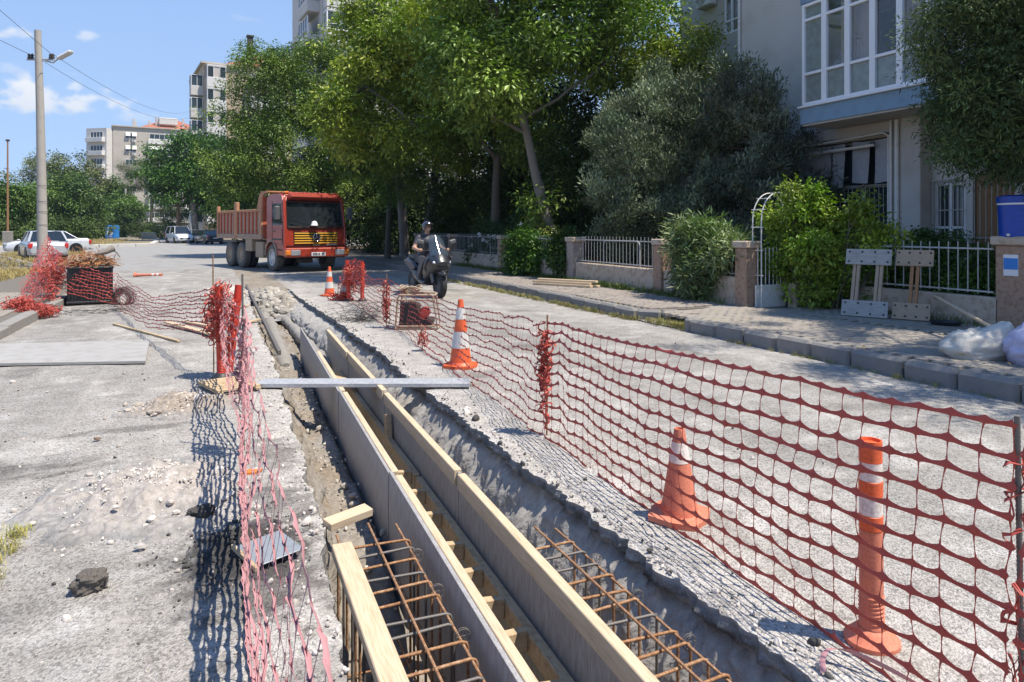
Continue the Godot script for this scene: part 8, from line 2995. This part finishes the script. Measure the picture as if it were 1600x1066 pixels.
func build_debris() -> void:
	var pale := Color(0.5, 0.45, 0.4)
	var dark := Color(0.09, 0.085, 0.08)
	heap("rubble_heap", "pinkish heap of broken concrete left of the net, the larger and nearer one", W(-0.3, 0, 4.75), 0.66, 0.72, 0.12, 1, Color(0.6, 0.545, 0.49), 60, 0.02)
	heap("rubble_heap", "sandy heap of rubble at the foot of the wrapped posts, the farther one", W(-0.2, 0, 6.95), 0.55, 0.42, 0.11, 2, Color(0.5, 0.43, 0.36), 18, 0.028)
	heap("asphalt_heap", "scatter of black asphalt crumbs under the left net by the metal plate", W(0.18, 0, 3.75), 0.3, 0.4, 0.03, 3, dark, 70, 0.014)
	heap("rubble_heap", "jumble of pale concrete lumps closing the far end of the trench", W(1.42, -0.3, 17.8), 0.85, 2.1, 0.42, 4, Color(0.4, 0.365, 0.315), 150, 0.1)
	heap("rubble_heap", "low pale spoil along the far left lip of the trench", W(0.55, 0, 18.6), 0.5, 1.6, 0.1, 5, pale, 30, 0.1)
	var r := rnd(8)
	m.lump = mat(Color(0.13, 0.115, 0.1), 0.95, {tex = "agg", ts = 4.0, nt = "n_rough", ns = 0.8})
	m.lump_black = mat(Color(0.07, 0.066, 0.063), 0.95, {tex = "agg", ts = 4.0, nt = "n_rough", ns = 0.8})
	var g := lump(Vector3.ZERO, Vector3(0.07, 0.045, 0.055), 3)
	solo("asphalt_lump", g, m.lump, "brown black lump of asphalt alone on the road, lower left", "asphalt lump", W(-0.47, 0.035, 3.6))
	g = lump(Vector3.ZERO, Vector3(0.07, 0.04, 0.055), 9)
	solo("asphalt_lump", g, m.lump_black, "black lump of asphalt at the edge of the pink heap", "asphalt lump", W(-0.02, 0.03, 4.25))
	for e in [[-0.3, 3.95, "pale flat stone between the pink heap and the black lump"], [-0.62, 4.25, "pale stone left of the black asphalt lump"], [-0.75, 6.1, "small brown stone between the two heaps"], [-1.2, 4.3, "small pale stone near the yellow grass patch"]]:
		g = Geo.new()
		g.col = Color(0.5, 0.47, 0.43) if not "brown" in e[2] else Color(0.25, 0.18, 0.13)
		g.rock(Vector3.ZERO, Vector3(0.03, 0.014, 0.024), r)
		solo("loose_stone", g, m.rubble, e[2], "stone", W(e[0], 0.02, e[1]))
	g = Geo.new()
	g.prism(PackedVector2Array([Vector2(-0.05, -0.02), Vector2(0.04, -0.03), Vector2(0.06, 0.02), Vector2(-0.02, 0.035)]), 0.012, Transform3D(Basis(Vector3.RIGHT, -PI / 2), Vector3.ZERO))
	solo("orange_scrap", g, m.amber, "bright orange scrap of plastic in the left net", "plastic scrap", W(0.22, 0.3, 4.0))
	# gravel: along the lips, on the trench floor and over the road
	var mesh := Geo.new()
	mesh.rock(Vector3.ZERO, Vector3(1, 0.7, 0.85), r)
	var xs := []
	var cs := PackedColorArray()
	var put := func(u: float, h: float, v: float, s: float, c: Color):
		xs.append(Transform3D(Basis.from_euler(Vector3(r.randf() * 6, r.randf() * 6, r.randf() * 6)).scaled(Vector3(s, s, s)), W(u, h + s * 0.25, v)))
		c = c * r.randf_range(0.7, 1.25)
		c.a = 1
		cs.append(c)
	for i in 3600:
		var v := 1.3 + 15.0 * pow(r.randf(), 1.6)
		var k := r.randi() % 4
		var s := 0.006 * exp(r.randfn() * 0.6)
		if k == 0:
			put.call(lip_l(v) - absf(r.randfn()) * 0.22, 0.0, v, s, pale)
		elif k == 1:
			put.call(lip_r(v) + absf(r.randfn()) * 0.12, 0.0, v, s, pale if r.randf() < 0.7 else dark)
		else:
			var u := r.randf_range(lip_l(v) + 0.2, board_l(v) - 0.03) if k == 2 else r.randf_range(board_r(v) + 0.03, lip_r(v) - 0.08)
			put.call(u, -(left_floor(v) if k == 2 else floor_depth(v)) + 0.02, v, s * 1.05, Color(0.5, 0.46, 0.4) if r.randf() < 0.7 else dark)
	for i in 1500:
		var v := 1.5 + 9.0 * pow(r.randf(), 1.5)
		put.call(r.randf_range(-2.6, 0.4), 0.0, v, 0.0045 * exp(r.randfn() * 0.6), pale if r.randf() < 0.75 else dark)
	for i in 900:
		var v := 1.5 + 9.0 * pow(r.randf(), 1.5)
		put.call(r.randf_range(2.1, 6.8), 0.0, v, 0.004 * exp(r.randfn() * 0.5), pale if r.randf() < 0.8 else dark)
	var o := scatter("gravel", mesh.mesh(), m.gravel, xs, cs, self)
	tag(o, "loose gravel and crumbs strewn over the road and the trench floor", "gravel", "", "stuff")
	# stones bedded in the cut face on the right
	xs = []
	cs = PackedColorArray()
	for i in 1700:
		var v := 1.4 + 13.0 * pow(r.randf(), 1.4)
		var f := r.randf()
		var wall := lerpf(0.14, 0.3, smoothstep(5.0, 9.0, v)) * (1.0 - f * f) + 0.03
		var s := 0.008 * exp(r.randfn() * 0.65)
		put.call(lip_r(v) - wall - 0.01, -floor_depth(v) * (1.0 - f) - 0.06 * f, v, s, Color(0.55, 0.52, 0.47) if r.randf() < 0.75 else Color(0.2, 0.19, 0.18))
	for i in 260:
		var v := 1.4 + 13.0 * pow(r.randf(), 1.3)
		put.call(lip_r(v) + r.randf_range(-0.03, 0.05), -r.randf() * 0.06, v, 0.022 * exp(r.randfn() * 0.45), Color(0.5, 0.48, 0.45) if r.randf() < 0.6 else Color(0.14, 0.135, 0.13))
	o = scatter("bedded_stones", mesh.mesh(), m.gravel, xs, cs, self)
	tag(o, "stones and broken asphalt bedded in the right face of the trench", "stones", "", "stuff")
	# rocks large enough to pick out in the trench
	for i in 18:
		var v := 4.2 + 6.5 * r.randf()
		g = Geo.new()
		g.col = Color(0.48, 0.44, 0.38) * r.randf_range(0.75, 1.15)
		var s := r.randf_range(0.015, 0.045)
		g.rock(Vector3.ZERO, Vector3(s, s * 0.6, s * 0.8), r)
		solo("trench_rock", g, m.rubble, "pale rough rock on the trench floor left of the shuttering", "rock", W(r.randf_range(lip_l(v) + 0.3, board_l(v) - 0.08), -left_floor(v) + 0.03, v), "rocks on the trench floor")
	# fallen leaves and twigs on the pavement
	var lf := spray(1, 0.01, 0.06, 0.035, 99, 0.0)
	xs = []
	cs = PackedColorArray()
	for i in 420:
		var s := r.randf_range(0.5, 1.2)
		xs.append(Transform3D(Basis.from_euler(Vector3(r.randfn() * 0.3, r.randf() * TAU, r.randfn() * 0.3)).scaled(Vector3(s, s, s)), W(r.randf_range(7.05, 10.3 if i % 2 else 8.9), 0.205, r.randf_range(3.5, 9.0) if i % 2 else r.randf_range(10.4, 24.0))))
		cs.append(Color(0.2, 0.13, 0.05).lerp(Color(0.3, 0.26, 0.08), r.randf()))
	o = scatter("fallen_leaves", lf, m.leaf_dull, xs, cs, self)
	tag(o, "dry fallen leaves scattered on the right pavement", "leaves", "", "stuff")
